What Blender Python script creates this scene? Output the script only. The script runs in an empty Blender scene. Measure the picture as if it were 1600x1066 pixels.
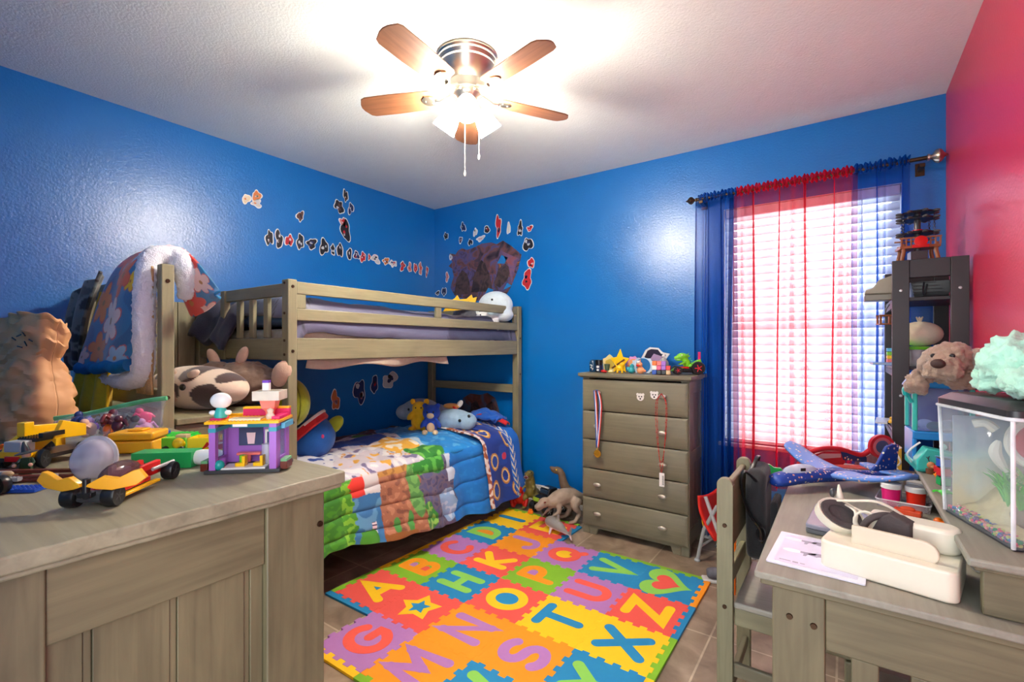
import bpy, bmesh, math, random
from mathutils import Vector, Matrix, noise, Euler
R = random.Random(7)
sc = bpy.context.scene
COL = sc.collection
PI = math.pi
def rad(d): return d * PI / 180
def lin(c):
    return tuple((x/255/12.92) if x/255 <= .04045 else ((x/255+.055)/1.055)**2.4 for x in c) + (1.0,)
# ------------------------------------------------------------------ materials
MATS = {}
def newmat(name):
    m = bpy.data.materials.new(name); m.use_nodes = True
    n = m.node_tree.nodes; l = m.node_tree.links
    return m, n, l, n['Principled BSDF']
def mat(name, rgb, rough=.5, metal=0., var=.10, vs=18., bump=0., bs=60., coat=0., trans=0., alpha=1., sss=0., sheen=0., spec=.5):
    if name in MATS: return MATS[name]
    m, n, l, p = newmat(name)
    c = lin(rgb)
    tc = n.new('ShaderNodeTexCoord')
    nz = n.new('ShaderNodeTexNoise'); nz.inputs['Scale'].default_value = vs; nz.inputs['Detail'].default_value = 4
    l.new(tc.outputs['Object'], nz.inputs['Vector'])
    mx = n.new('ShaderNodeMix'); mx.data_type = 'RGBA'
    mx.inputs[6].default_value = tuple(x*(1-var) for x in c[:3])+(1,)
    mx.inputs[7].default_value = tuple(min(1, x*(1+var)) for x in c[:3])+(1,)
    l.new(nz.outputs['Fac'], mx.inputs[0]); l.new(mx.outputs[2], p.inputs['Base Color'])
    p.inputs['Roughness'].default_value = rough; p.inputs['Metallic'].default_value = metal
    p.inputs['Coat Weight'].default_value = coat; p.inputs['Transmission Weight'].default_value = trans
    p.inputs['Alpha'].default_value = alpha; p.inputs['Sheen Weight'].default_value = sheen
    p.inputs['Specular IOR Level'].default_value = spec
    if sss: p.inputs['Subsurface Weight'].default_value = sss
    if bump:
        b = n.new('ShaderNodeBump'); b.inputs['Strength'].default_value = bump; b.inputs['Distance'].default_value = .004
        n2 = n.new('ShaderNodeTexNoise'); n2.inputs['Scale'].default_value = bs; n2.inputs['Detail'].default_value = 5
        l.new(tc.outputs['Object'], n2.inputs['Vector']); l.new(n2.outputs['Fac'], b.inputs['Height']); l.new(b.outputs['Normal'], p.inputs['Normal'])
    MATS[name] = m
    return m
def plastic(name, rgb, rough=.3): return mat('plastic_'+name, rgb, rough=rough, var=.05)
def cloth(name, rgb): return mat('cloth_'+name, rgb, rough=.9, var=.16, vs=40, bump=.35, bs=160, sheen=.2)
def wood(name, rgb, axis, dark=.62, rough=.5):
    if name in MATS: return MATS[name]
    m, n, l, p = newmat(name); c = lin(rgb)
    tc = n.new('ShaderNodeTexCoord'); mp = n.new('ShaderNodeMapping')
    s = [26., 26., 26.]; s[axis] = 1.4; mp.inputs['Scale'].default_value = s
    l.new(tc.outputs['Object'], mp.inputs['Vector'])
    nz = n.new('ShaderNodeTexNoise'); nz.inputs['Scale'].default_value = 2.2; nz.inputs['Detail'].default_value = 7; nz.inputs['Distortion'].default_value = .8
    l.new(mp.outputs['Vector'], nz.inputs['Vector'])
    s2 = [6., 6., 6.]; s2[axis] = 1.6
    mp2 = n.new('ShaderNodeMapping'); mp2.inputs['Scale'].default_value = s2; l.new(tc.outputs['Object'], mp2.inputs['Vector'])
    n2 = n.new('ShaderNodeTexNoise'); n2.inputs['Scale'].default_value = 1.3; n2.inputs['Detail'].default_value = 5; n2.inputs['Distortion'].default_value = 1.4
    l.new(mp2.outputs['Vector'], n2.inputs['Vector'])
    r = n.new('ShaderNodeValToRGB'); e = r.color_ramp.elements
    e[0].position = .32; e[1].position = .68
    e[0].color = tuple(x*dark for x in c[:3])+(1,); e[1].color = c
    md = n.new('ShaderNodeMath'); md.operation = 'MULTIPLY_ADD'; md.inputs[1].default_value = .45
    md2 = n.new('ShaderNodeMath'); md2.operation = 'MULTIPLY'; md2.inputs[1].default_value = .55
    l.new(n2.outputs['Fac'], md2.inputs[0]); l.new(nz.outputs['Fac'], md.inputs[0]); l.new(md2.outputs[0], md.inputs[2])
    l.new(md.outputs[0], r.inputs['Fac']); l.new(r.outputs['Color'], p.inputs['Base Color'])
    p.inputs['Roughness'].default_value = rough
    b = n.new('ShaderNodeBump'); b.inputs['Strength'].default_value = .25; b.inputs['Distance'].default_value = .002
    l.new(nz.outputs['Fac'], b.inputs['Height']); l.new(b.outputs['Normal'], p.inputs['Normal'])
    MATS[name] = m
    return m
GW = (150, 143, 112)
WX, WY, WZ = (wood('grey_wood_'+a, GW, i) for i, a in enumerate('xyz'))
DG = (126, 119, 96)
SX_, SY_, SZ_ = (wood('shaded_stained_wood_'+a, (122,114,86), i, .5) for i, a in enumerate('xyz'))  # stained copy of the grey wood, darkened further for shade on dresser and desk
DX, DY, DZ = (wood('dark_grey_wood_'+a, DG, i, .7) for i, a in enumerate('xyz'))
def attrmat(name, rough=.85, bump=.2, bs=120., sheen=.2):
    if name in MATS: return MATS[name]
    m, n, l, p = newmat(name)
    a = n.new('ShaderNodeAttribute'); a.attribute_name = 'print'
    l.new(a.outputs['Color'], p.inputs['Base Color']); p.inputs['Roughness'].default_value = rough; p.inputs['Sheen Weight'].default_value = sheen
    tc = n.new('ShaderNodeTexCoord'); n2 = n.new('ShaderNodeTexNoise'); n2.inputs['Scale'].default_value = bs
    b = n.new('ShaderNodeBump'); b.inputs['Strength'].default_value = bump; b.inputs['Distance'].default_value = .003
    l.new(tc.outputs['Object'], n2.inputs['Vector']); l.new(n2.outputs['Fac'], b.inputs['Height']); l.new(b.outputs['Normal'], p.inputs['Normal'])
    MATS[name] = m
    return m
def clear(name, tint=(255,255,255), amount=.25, rough=.08):
    """clear thin plastic: mostly see-through with a glossy and milky share"""
    if name in MATS: return MATS[name]
    m, n, l, p = newmat(name)
    t = n.new('ShaderNodeBsdfTransparent'); t.inputs['Color'].default_value = tuple(.35+.65*x for x in lin(tint)[:3])+(1,)
    nz = n.new('ShaderNodeTexNoise'); nz.inputs['Scale'].default_value = 14
    md = n.new('ShaderNodeMath'); md.operation = 'MULTIPLY'; md.inputs[1].default_value = amount*2
    tc = n.new('ShaderNodeTexCoord'); l.new(tc.outputs['Object'], nz.inputs['Vector']); l.new(nz.outputs['Fac'], md.inputs[0])
    p.inputs['Base Color'].default_value = lin(tint); p.inputs['Roughness'].default_value = rough
    mx = n.new('ShaderNodeMixShader'); l.new(md.outputs[0], mx.inputs['Fac']); l.new(t.outputs[0], mx.inputs[1]); l.new(p.outputs[0], mx.inputs[2])
    l.new(mx.outputs[0], n['Material Output'].inputs['Surface'])
    MATS[name] = m
    return m
def sheer(name, rgb, dens):
    if name in MATS: return MATS[name]
    m, n, l, p = newmat(name); c = lin(rgb)
    t = n.new('ShaderNodeBsdfTransparent'); t.inputs['Color'].default_value = tuple(.62+.38*x for x in c[:3])+(1,)
    d = n.new('ShaderNodeBsdfDiffuse'); d.inputs['Color'].default_value = c
    tr = n.new('ShaderNodeBsdfTranslucent'); tr.inputs['Color'].default_value = c
    ad = n.new('ShaderNodeMixShader'); ad.inputs['Fac'].default_value = .5; l.new(d.outputs[0], ad.inputs[1]); l.new(tr.outputs[0], ad.inputs[2])
    tc = n.new('ShaderNodeTexCoord'); wv = n.new('ShaderNodeTexNoise'); wv.inputs['Scale'].default_value = 300
    l.new(tc.outputs['Object'], wv.inputs['Vector'])
    md = n.new('ShaderNodeMath'); md.operation = 'MULTIPLY'; md.inputs[1].default_value = dens*2; l.new(wv.outputs['Fac'], md.inputs[0])
    lw = n.new('ShaderNodeLayerWeight'); lw.inputs['Blend'].default_value = .5; ma = n.new('ShaderNodeMath'); ma.operation = 'MULTIPLY_ADD'; ma.use_clamp = True; ma.inputs[1].default_value = .75; l.new(lw.outputs['Facing'], ma.inputs[0]); l.new(md.outputs[0], ma.inputs[2]); md = ma
    mx = n.new('ShaderNodeMixShader'); l.new(md.outputs[0], mx.inputs['Fac']); l.new(t.outputs[0], mx.inputs[1]); l.new(ad.outputs[0], mx.inputs[2])
    l.new(mx.outputs[0], n['Material Output'].inputs['Surface'])
    MATS[name] = m
    return m
def emit(name, rgb, s):
    m, n, l, p = newmat(name)
    p.inputs['Base Color'].default_value = lin(rgb); p.inputs['Emission Color'].default_value = lin(rgb); p.inputs['Emission Strength'].default_value = s
    return m
# ------------------------------------------------------------------ mesh builder
class MB:
    def __init__(s): s.v = []; s.f = []; s.m = []
    def add(s, vs, fs, mi=0, xf=None):
        o = len(s.v)
        s.v += [tuple(xf @ Vector(p)) if xf is not None else tuple(p) for p in vs]
        for f in fs: s.f.append(tuple(o+i for i in f)); s.m.append(mi)
        return s
    def box(s, a, b, mi=0, xf=None):
        (x0,y0,z0), (x1,y1,z1) = a, b
        return s.add([(x0,y0,z0),(x1,y0,z0),(x1,y1,z0),(x0,y1,z0),(x0,y0,z1),(x1,y0,z1),(x1,y1,z1),(x0,y1,z1)],
            [(0,3,2,1),(4,5,6,7),(0,1,5,4),(1,2,6,5),(2,3,7,6),(3,0,4,7)], mi, xf)
    def cb(s, c, d, mi=0, rz=0, xf=None):   # box by centre and size
        m = Matrix.Translation(c) @ Matrix.Rotation(rz, 4, 'Z')
        if xf is not None: m = xf @ m
        return s.box((-d[0]/2,-d[1]/2,-d[2]/2), (d[0]/2,d[1]/2,d[2]/2), mi, m)
    def lathe(s, prof, n=20, mi=0, xf=None, caps=True):
        vs = []; fs = []; k = len(prof)
        for j in range(n):
            a = 2*PI*j/n
            vs += [(r*math.cos(a), r*math.sin(a), z) for r, z in prof]
        for j in range(n):
            j2 = (j+1) % n
            for i in range(k-1): fs.append((j*k+i, j2*k+i, j2*k+i+1, j*k+i+1))
        if caps:
            fs.append(tuple(j*k for j in range(n))[::-1]); fs.append(tuple(j*k+k-1 for j in range(n)))
        return s.add(vs, fs, mi, xf)
    def cyl(s, p, q, r, r2=None, n=14, mi=0, xf=None):
        p, q = Vector(p), Vector(q); d = q-p
        m = Matrix.Translation(p) @ d.to_track_quat('Z', 'Y').to_matrix().to_4x4()
        if xf is not None: m = xf @ m
        return s.lathe([(r,0),(r if r2 is None else r2, d.length)], n, mi, m)
    def ell(s, c, r, rot=None, nu=16, nv=10, mi=0, xf=None):
        if not hasattr(r, '__len__'): r = (r,r,r)
        m = Matrix.Translation(c)
        if rot: m = m @ Euler([rad(a) for a in rot]).to_matrix().to_4x4()
        m = m @ Matrix.Diagonal((r[0],r[1],r[2],1))
        if xf is not None: m = xf @ m
        vs = [(0,0,1)]; fs = []
        for i in range(1, nv):
            t = PI*i/nv
            vs += [(math.sin(t)*math.cos(2*PI*j/nu), math.sin(t)*math.sin(2*PI*j/nu), math.cos(t)) for j in range(nu)]
        vs.append((0,0,-1)); L = len(vs)-1
        for j in range(nu):
            j2 = (j+1) % nu
            fs.append((0, 1+j, 1+j2)); fs.append((L, L-nu+j2, L-nu+j))
            for i in range(nv-2): fs.append((1+i*nu+j, 1+(i+1)*nu+j, 1+(i+1)*nu+j2, 1+i*nu+j2))
        return s.add(vs, fs, mi, m)
    def tube(s, pts, r, n=8, mi=0, closed=False, xf=None, flat=1.0):
        P = [Vector(p) for p in pts]; K = len(P); vs = []; fs = []
        rr = r if hasattr(r, '__len__') else [r]*K
        up = Vector((0,0,1)); prev = None
        for i, p in enumerate(P):
            d = (P[(i+1) % K]-P[i-1]) if closed else (P[min(i+1,K-1)]-P[max(i-1,0)])
            if d.length < 1e-9: d = Vector((0,0,1))
            d.normalize()
            if prev is None:
                a = d.cross(up)
                if a.length < .05: a = d.cross(Vector((1,0,0)))
            else: a = prev - d*prev.dot(d)
            a.normalize(); prev = a; b = d.cross(a)
            for j in range(n):
                t = 2*PI*j/n
                vs.append(p + (a*math.cos(t)+b*math.sin(t)*flat)*rr[i])
        for i in range(K if closed else K-1):
            i2 = (i+1) % K
            for j in range(n):
                j2 = (j+1) % n; fs.append((i*n+j, i*n+j2, i2*n+j2, i2*n+j))
        if not closed:
            fs.append(tuple(range(n))[::-1]); fs.append(tuple((K-1)*n+j for j in range(n)))
        return s.add(vs, fs, mi, xf)
    def prism(s, poly, z0, z1, mi=0, xf=None, mtop=None):
        n = len(poly)
        ar = sum(poly[i][0]*poly[(i+1)%n][1]-poly[(i+1)%n][0]*poly[i][1] for i in range(n))
        if ar < 0: poly = poly[::-1]
        vs = [(x,y,z0) for x,y in poly]+[(x,y,z1) for x,y in poly]
        s.add(vs, [tuple(range(n))[::-1]]+[(i,(i+1)%n,n+(i+1)%n,n+i) for i in range(n)], mi, xf)
        o = len(s.v)-2*n
        s.f.append(tuple(o+n+i for i in range(n))); s.m.append(mi if mtop is None else mtop)
        return s
    def grid(s, fn, nu, nv, mi=0, xf=None, wrap=False):
        vs = [fn(i/nu, j/nv) for i in range(nu+1) for j in range(nv+1)]; w = nv+1
        return s.add(vs, [(i*w+j,(i+1)*w+j,(i+1)*w+j+1,i*w+j+1) for i in range(nu) for j in range(nv)], mi, xf)
    def out(s, name, mats, parent=None, loc=None, rz=0, bevel=0., seg=2, solid=0., sub=0, ang=38, remesh=0., smooth_it=0, disp=None, merge=True, solid_off=0., flat=False):
        me = bpy.data.meshes.new(name); me.from_pydata([tuple(p) for p in s.v], [], s.f)
        if not isinstance(mats, (list, tuple)): mats = [mats]
        for m in mats: me.materials.append(m)
        me.polygons.foreach_set('material_index', s.m)
        me.validate(); me.update()
        if not flat:
            me.shade_smooth()
            if not (sub or remesh): me.set_sharp_from_angle(angle=rad(ang))
        o = bpy.data.objects.new(name, me); COL.objects.link(o)
        if parent is not None: o.parent = parent
        if loc is not None: o.location = loc
        o.rotation_euler.z = rz
        if remesh:
            q = o.modifiers.new('r', 'REMESH'); q.mode = 'VOXEL'; q.voxel_size = remesh; q.use_smooth_shade = True
            if smooth_it:
                q = o.modifiers.new('s', 'SMOOTH'); q.iterations = smooth_it; q.factor = .6
        if solid:
            q = o.modifiers.new('t', 'SOLIDIFY'); q.thickness = solid; q.offset = solid_off
        if bevel:
            q = o.modifiers.new('b', 'BEVEL'); q.width = bevel; q.segments = seg; q.limit_method = 'ANGLE'; q.angle_limit = rad(40)
        if sub:
            q = o.modifiers.new('u', 'SUBSURF'); q.levels = sub; q.render_levels = sub
        if disp:
            tx = bpy.data.textures.get(disp[0]) or bpy.data.textures.new(disp[0], 'CLOUDS'); tx.noise_scale = disp[1]; tx.noise_depth = 3
            q = o.modifiers.new('d', 'DISPLACE'); q.texture = tx; q.strength = disp[2]; q.mid_level = .5; q.texture_coords = 'LOCAL'
        return o
def paint(o, fn):
    me = o.data; a = me.color_attributes.new('print', 'FLOAT_COLOR', 'POINT'); buf = []
    for v in me.vertices: buf.extend(lin(fn(v.co)))
    a.data.foreach_set('color', buf)
def thing(name, label, cat, loc=(0,0,0), rz=0, group=None):
    o = bpy.data.objects.new(name, None); COL.objects.link(o); o.empty_display_size = .05
    o.location = loc; o.rotation_euler.z = rz; o['label'] = label; o['category'] = cat
    if group: o['group'] = group
    return o
def tag(o, label, cat, group=None, kind=None):
    o['label'] = label; o['category'] = cat
    if group: o['group'] = group
    if kind: o['kind'] = kind
    return o
def struct(o): o['kind'] = 'structure'; return o
def copy_tree(o, parent=None):
    c = o.copy(); COL.objects.link(c); c.parent = parent
    for ch in list(o.children): copy_tree(ch, c)
    return c
def circ(r, n=24, c=(0,0), a0=0, a1=2*PI): return [(c[0]+r*math.cos(a0+(a1-a0)*i/n), c[1]+r*math.sin(a0+(a1-a0)*i/n)) for i in range(n)]
def rrect(w, h, r, n=4, c=(0,0)):
    p = []
    for sx, sy, a in ((1,1,0),(-1,1,90),(-1,-1,180),(1,-1,270)):
        for i in range(n+1):
            t = rad(a+90*i/n); p.append((c[0]+sx*(w/2-r)+r*math.cos(t), c[1]+sy*(h/2-r)+r*math.sin(t)))
    return p
def spline(pts, k=8):
    P = [Vector(p) for p in pts]; o = []
    for i in range(len(P)-1):
        a, b, c, d = P[max(i-1,0)], P[i], P[i+1], P[min(i+2,len(P)-1)]
        for j in range(k):
            t = j/k; o.append(.5*((2*b)+(c-a)*t+(2*a-5*b+4*c-d)*t*t+(3*b-a-3*c+d)*t**3))
    return o+[P[-1]]
XZ = Matrix.Rotation(PI/2, 4, 'X')      # a drawing in x,y stood up in x,z (thickness toward -y)
YZ = Matrix.Rotation(PI/2, 4, 'Z') @ XZ # the drawing stood up in y,z (thickness toward +x)
def T(x, y, z): return Matrix.Translation((x, y, z))
def RZ(d): return Matrix.Rotation(rad(d), 4, 'Z')
def RX(d): return Matrix.Rotation(rad(d), 4, 'X')
def RY(d): return Matrix.Rotation(rad(d), 4, 'Y')
def nz(x, y, z=0, s=1.): return noise.noise(Vector((x*s, y*s, z*s)))
WHITE = plastic('white', (236,234,228)); BLACK = plastic('black', (24,24,26)); DGREY = plastic('dark_grey', (62,64,66)); LGREY = plastic('light_grey', (168,170,170))
RED = plastic('red', (206,24,22)); YEL = plastic('yellow', (248,196,10)); ORA = plastic('orange', (238,112,16)); GRN = plastic('green', (28,165,80)); LIME = plastic('lime', (120,200,40))
BLU = plastic('blue', (28,80,180)); PUR = plastic('purple', (158,100,196)); TEAL = plastic('teal', (30,165,160)); AZU = plastic('azure', (90,180,220)); PINK = plastic('pink', (236,90,140)); BRN = plastic('brown', (110,62,34)); TAN = plastic('tan', (208,178,130))
CORAL = plastic('coral', (240,120,110)); GOLD = mat('gold', (214,158,60), .3, .9); NICKEL = mat('brushed_nickel', (196,186,170), .28, 1., .06, 40); STEEL = mat('steel', (170,170,170), .35, 1.); BRONZE = mat('aged_bronze', (78,60,46), .4, .9)
SILVER = mat('silver_knob', (188,180,168), .4, .7)
# ------------------------------------------------------------------ room shell
XL, XR, YB, YF, ZC = -3.30, .441, 3.38, .03, 2.637
def wallpaint(name, rgb, rough):
    m, n, l, p = newmat(name); c = lin(rgb)
    p.inputs['Base Color'].default_value = c; p.inputs['Roughness'].default_value = rough; p.inputs['Specular IOR Level'].default_value = .7
    tc = n.new('ShaderNodeTexCoord')
    a = n.new('ShaderNodeTexNoise'); a.inputs['Scale'].default_value = 2.; l.new(tc.outputs['Object'], a.inputs['Vector'])
    mx = n.new('ShaderNodeMix'); mx.data_type = 'RGBA'; mx.inputs[6].default_value = tuple(x*.93 for x in c[:3])+(1,); mx.inputs[7].default_value = tuple(x*1.05 for x in c[:3])+(1,)
    l.new(a.outputs['Fac'], mx.inputs[0]); l.new(mx.outputs[2], p.inputs['Base Color'])
    v = n.new('ShaderNodeTexNoise'); v.inputs['Scale'].default_value = 95.; v.inputs['Detail'].default_value = 3; l.new(tc.outputs['Object'], v.inputs['Vector'])
    b = n.new('ShaderNodeBump'); b.inputs['Strength'].default_value = .32; b.inputs['Distance'].default_value = .004
    l.new(v.outputs['Fac'], b.inputs['Height']); l.new(b.outputs['Normal'], p.inputs['Normal'])
    return m
BLUEW = wallpaint('blue_wall_paint', (0,110,188), .30)
REDW = wallpaint('red_wall_paint', (206,42,78), .34)
CEIL = mat('ceiling_texture_paint', (240,244,238), .9, var=.03, bump=.5, bs=100, spec=.2)
TRIM = mat('white_trim_paint', (232,230,224), .4, var=.03)
# tile floor
m, n, l, p = newmat('tile_floor')
tc = n.new('ShaderNodeTexCoord'); mp = n.new('ShaderNodeMapping'); mp.inputs['Location'].default_value = (.49, -2.245, 0)
l.new(tc.outputs['Object'], mp.inputs['Vector'])
br = n.new('ShaderNodeTexBrick'); br.offset = 0.; br.inputs['Scale'].default_value = 1.; br.inputs['Brick Width'].default_value = .465; br.inputs['Row Height'].default_value = .465
br.inputs['Mortar Size'].default_value = .0045; br.inputs['Mortar Smooth'].default_value = .2; br.inputs['Bias'].default_value = 0
br.inputs['Color1'].default_value = lin((148,131,113)); br.inputs['Color2'].default_value = lin((168,151,131)); br.inputs['Mortar'].default_value = lin((196,182,160))
l.new(mp.outputs['Vector'], br.inputs['Vector'])
v = n.new('ShaderNodeTexNoise'); v.inputs['Scale'].default_value = 7.; v.inputs['Detail'].default_value = 8; v.inputs['Distortion'].default_value = .6; l.new(tc.outputs['Object'], v.inputs['Vector'])
cr = n.new('ShaderNodeValToRGB'); cr.color_ramp.elements[0].position = .35; cr.color_ramp.elements[0].color = (.5,.46,.42,1); cr.color_ramp.elements[1].position = .7; cr.color_ramp.elements[1].color = (1.15,1.12,1.08,1)
l.new(v.outputs['Fac'], cr.inputs['Fac'])
mx = n.new('ShaderNodeMix'); mx.data_type = 'RGBA'; mx.blend_type = 'MULTIPLY'; mx.inputs[0].default_value = .9
l.new(br.outputs['Color'], mx.inputs[6]); l.new(cr.outputs['Color'], mx.inputs[7]); l.new(mx.outputs[2], p.inputs['Base Color'])
p.inputs['Roughness'].default_value = .38
b = n.new('ShaderNodeBump'); b.inputs['Strength'].default_value = .3; b.inputs['Distance'].default_value = .003; b.invert = True; l.new(br.outputs['Fac'], b.inputs['Height']); l.new(b.outputs['Normal'], p.inputs['Normal'])
TILE = m
TH = .12
struct(MB().box((XL-TH, YF-1.6, -.1), (XR+TH, YB+TH, 0)).out('floor', TILE))
struct(MB().box((XL-TH, YF-TH, ZC), (XR+TH, YB+TH, ZC+.1)).out('ceiling', CEIL))
struct(MB().box((XL-TH, YF, 0), (XL, YB, ZC)).out('wall_left', BLUEW))
struct(MB().box((XR, YF, 0), (XR+TH, YB+TH, ZC)).out('wall_right', REDW))
# back wall with the window opening
WX0, WX1, WZ0, WZ1 = -.655, .262, .665, 2.20
w = MB()
w.box((XL-TH, YB, 0), (WX0, YB+TH, ZC)).box((WX1, YB, 0), (XR, YB+TH, ZC)).box((WX0, YB, 0), (WX1, YB+TH, WZ0)).box((WX0, YB, WZ1), (WX1, YB+TH, ZC))
struct(w.out('wall_back', BLUEW))
# wall behind the photographer, with the open doorway the photo is taken from, widened to let in more fill light
w = MB()
w.box((XL-TH, YF-TH, 0), (-.84, YF, ZC)).box((-.84, YF-TH, 2.08), (XR+TH, YF, ZC)).box((.36, YF-TH, 0), (XR+TH, YF, 2.08))
struct(w.out('wall_front', BLUEW))
BB = .135
struct(MB().box((XL, YB-.012, 0), (XR, YB, BB)).out('baseboard_back', TRIM, bevel=.003))
struct(MB().box((XL, YF, 0), (XL+.012, YB-.012, BB)).out('baseboard_left', TRIM, bevel=.003))
struct(MB().box((XR-.012, YF, 0), (XR, YB-.012, BB)).out('baseboard_right', TRIM, bevel=.003))
# window
VINYL = plastic('window_vinyl', (240,240,240), .4)
win = bpy.data.objects.new('window_1', None); COL.objects.link(win); struct(win); win.location = (0, 0, 0)
f = MB(); y0, y1 = YB+.06, YB+.11; t = .045
f.box((WX0,y0,WZ0),(WX0+t,y1,WZ1)).box((WX1-t,y0,WZ0),(WX1,y1,WZ1)).box((WX0+t,y0,WZ0),(WX1-t,y1,WZ0+t)).box((WX0+t,y0,WZ1-t),(WX1-t,y1,WZ1)).box((WX0+t,y0,1.41),(WX1-t,y1,1.45))
struct(f.out('window_frame', VINYL, win, bevel=.004))
struct(MB().box((WX0+t,YB+.083,WZ0+t),(WX1-t,YB+.087,WZ1-t)).out('window_pane', clear('window_glass', (250,255,255), .03, .02), win))
struct(MB().box((WX0-.03,YB-.025,WZ0-.025),(WX1+.03,YB+.06,WZ0)).out('window_sill', TRIM, win, bevel=.004))
rv = MB(); e = .004
rv.box((WX0-.0,YB+.001,WZ0),(WX0+e,y0,WZ1)).box((WX1-e,YB+.001,WZ0),(WX1,y0,WZ1)).box((WX0+e,YB+.001,WZ1-e),(WX1-e,y0,WZ1))
struct(rv.out('window_reveal', TRIM, win))
# blind
SLAT = None
m, n, l, p = newmat('white_blind_slat'); d = n.new('ShaderNodeBsdfTranslucent'); d.inputs['Color'].default_value = (.9,.9,.92,1); p.inputs['Base Color'].default_value = lin((240,240,242)); p.inputs['Roughness'].default_value = .45
mx = n.new('ShaderNodeMixShader'); mx.inputs['Fac'].default_value = .5; l.new(p.outputs[0], mx.inputs[1]); l.new(d.outputs[0], mx.inputs[2]); l.new(mx.outputs[0], n['Material Output'].inputs['Surface']); SLAT = m
bl = thing('window_blind', 'white horizontal slat blind closed behind the sheer curtains', 'blind', ((WX0+WX1)/2, YB+.03, WZ0))
hw = (WX1-WX0)/2-.008
MB().box((-hw,-.022,WZ1-WZ0-.06),(hw,.028,WZ1-WZ0-.006)).out('head_rail', VINYL, bl, bevel=.004)
MB().box((-hw,-.022,.006),(hw,.022,.026)).out('bottom_rail', VINYL, bl, bevel=.004)
s = MB(); N = 29
for i in range(N):
    z = .052+i*(WZ1-WZ0-.06-.06)/(N-1)
    xf = T(0,0,z) @ RX(64)
    s.grid(lambda u,v: (-hw+2*hw*u, -.027+.054*v, .004*math.sin(PI*v)), 1, 4, 0, xf)
s.out('slats', SLAT, bl, solid=.0025)
c = MB()
for x in (-hw*.62, hw*.62): c.box((x-.002,-.03,.03),(x+.002,-.028,WZ1-WZ0-.06)).box((x-.002,.028,.03),(x+.002,.03,WZ1-WZ0-.06))
c.out('ladder_cord', VINYL, bl)
MB().cyl((-hw+.05,-.035,WZ1-WZ0-.05),(-hw+.055,-.04,WZ1-WZ0-.75),.004,n=8).out('tilt_wand', VINYL, bl)
# curtain rod
RODY, RODZ = 3.285, 2.268
rod = thing('curtain_rod', 'dark bronze curtain rod with round finials above the window', 'curtain rod', (0, RODY, RODZ))
MB().cyl((-.80,0,0),(.40,0,.018),.0105,n=14).out('pole', BRONZE, rod)
fin = [(.004,0),(.012,.004),(.012,.012),(.007,.016),(.010,.022),(.022,.034),(.025,.046),(.020,.058),(.008,.068),(.005,.076),(.001,.082)]
fb = [(r*1.0, z*.9) for r, z in fin]
MB().lathe(fb, 18, 0, T(-.80,0,0) @ RY(-90)).out('finial', BRONZE, rod)
MB().lathe([(r*1.45, z*1.05) for r, z in fin], 18, 0, T(.352,0,.017) @ RY(90)).out('finial', NICKEL, rod)
for x in (-.775, .335):
    MB().box((x-.012,.0,-.03),(x+.012,YB-RODY,-.012)).box((x-.02,YB-RODY-.006,-.05),(x+.02,YB-RODY,.02)).box((x-.012,-.012,-.03),(x+.012,.012,-.011)).out('bracket', BRONZE, rod, bevel=.002)
# sheer curtains
def curtain(name, label, x0, x1, rgb, dens, zb, ripple, seed, flare=0., kmul=1.):
    t = thing(name, label, 'curtain', ((x0+x1)/2, RODY, RODZ), 0, 'sheer curtains at the window')
    q = random.Random(seed); W = x1-x0; ph = [q.random()*6.28 for _ in range(6)]; K = W/.055*kmul
    H = RODZ-zb
    def xpos(u, h):
        x = -W/2+W*u
        a = ripple*(.5+.5*math.sin(2.3*u*PI*2+ph[0]))
        x += a*math.sin(2*PI*K*.5*u+ph[1]+.5*h)+.012*math.sin(2*PI*K*.23*u+ph[2]+1.1*h)*min(1,h*2)
        return x*(1+flare*h)
    def fn(u, v):
        h = v
        d = .006+.016*min(1, h*3)
        y = -.012+d*math.sin(2*PI*K*u+ph[3])+.6*d*math.sin(2*PI*K*.37*u+ph[4]+2*h)
        dz = -.018-h*(H-.018)+.01*math.sin(2*PI*3*u+ph[5])*(h > .98)
        return (xpos(u, h), y, dz+.015*(x0+W*u+.8))
    MB().grid(fn, max(60, int(W*420)), 26).out('drape', sheer('sheer_'+name.replace('_curtain','')+str(seed), rgb, dens), t, ang=180)
    def hd(u, v):
        a = 2*PI*v; k = 1+.38*math.sin(2*PI*W/.021*u+ph[1])+.2*math.sin(2*PI*W/.05*u+ph[2])
        r = .017*k
        x = -W/2+W*u
        return (x+.004*math.sin(a*2+u*60), r*math.cos(a)*.9, .006+r*1.35*math.sin(a)+.015*(x0+W*u+.8))
    MB().grid(hd, max(40, int(W*300)), 12).out('gathered_header', sheer('gathered_'+name.replace('_curtain',''), rgb, .42), t, ang=180)
    return t
curtain('blue_curtain', 'sheer blue curtain at the left of the window, nearest the dresser', -.79, -.555, (10,84,180), .20, .06, .030, 3, 0., 1.6)
curtain('red_curtain', 'sheer red curtain hanging across the middle of the window', -.565, .05, (222,24,60), .19, .42, .046, 5, .0, .8)
curtain('blue_curtain', 'sheer blue curtain at the right of the window, behind the black shelf', .04, .285, (24,96,200), .16, .50, .026, 11, .0, 1.)
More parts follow.
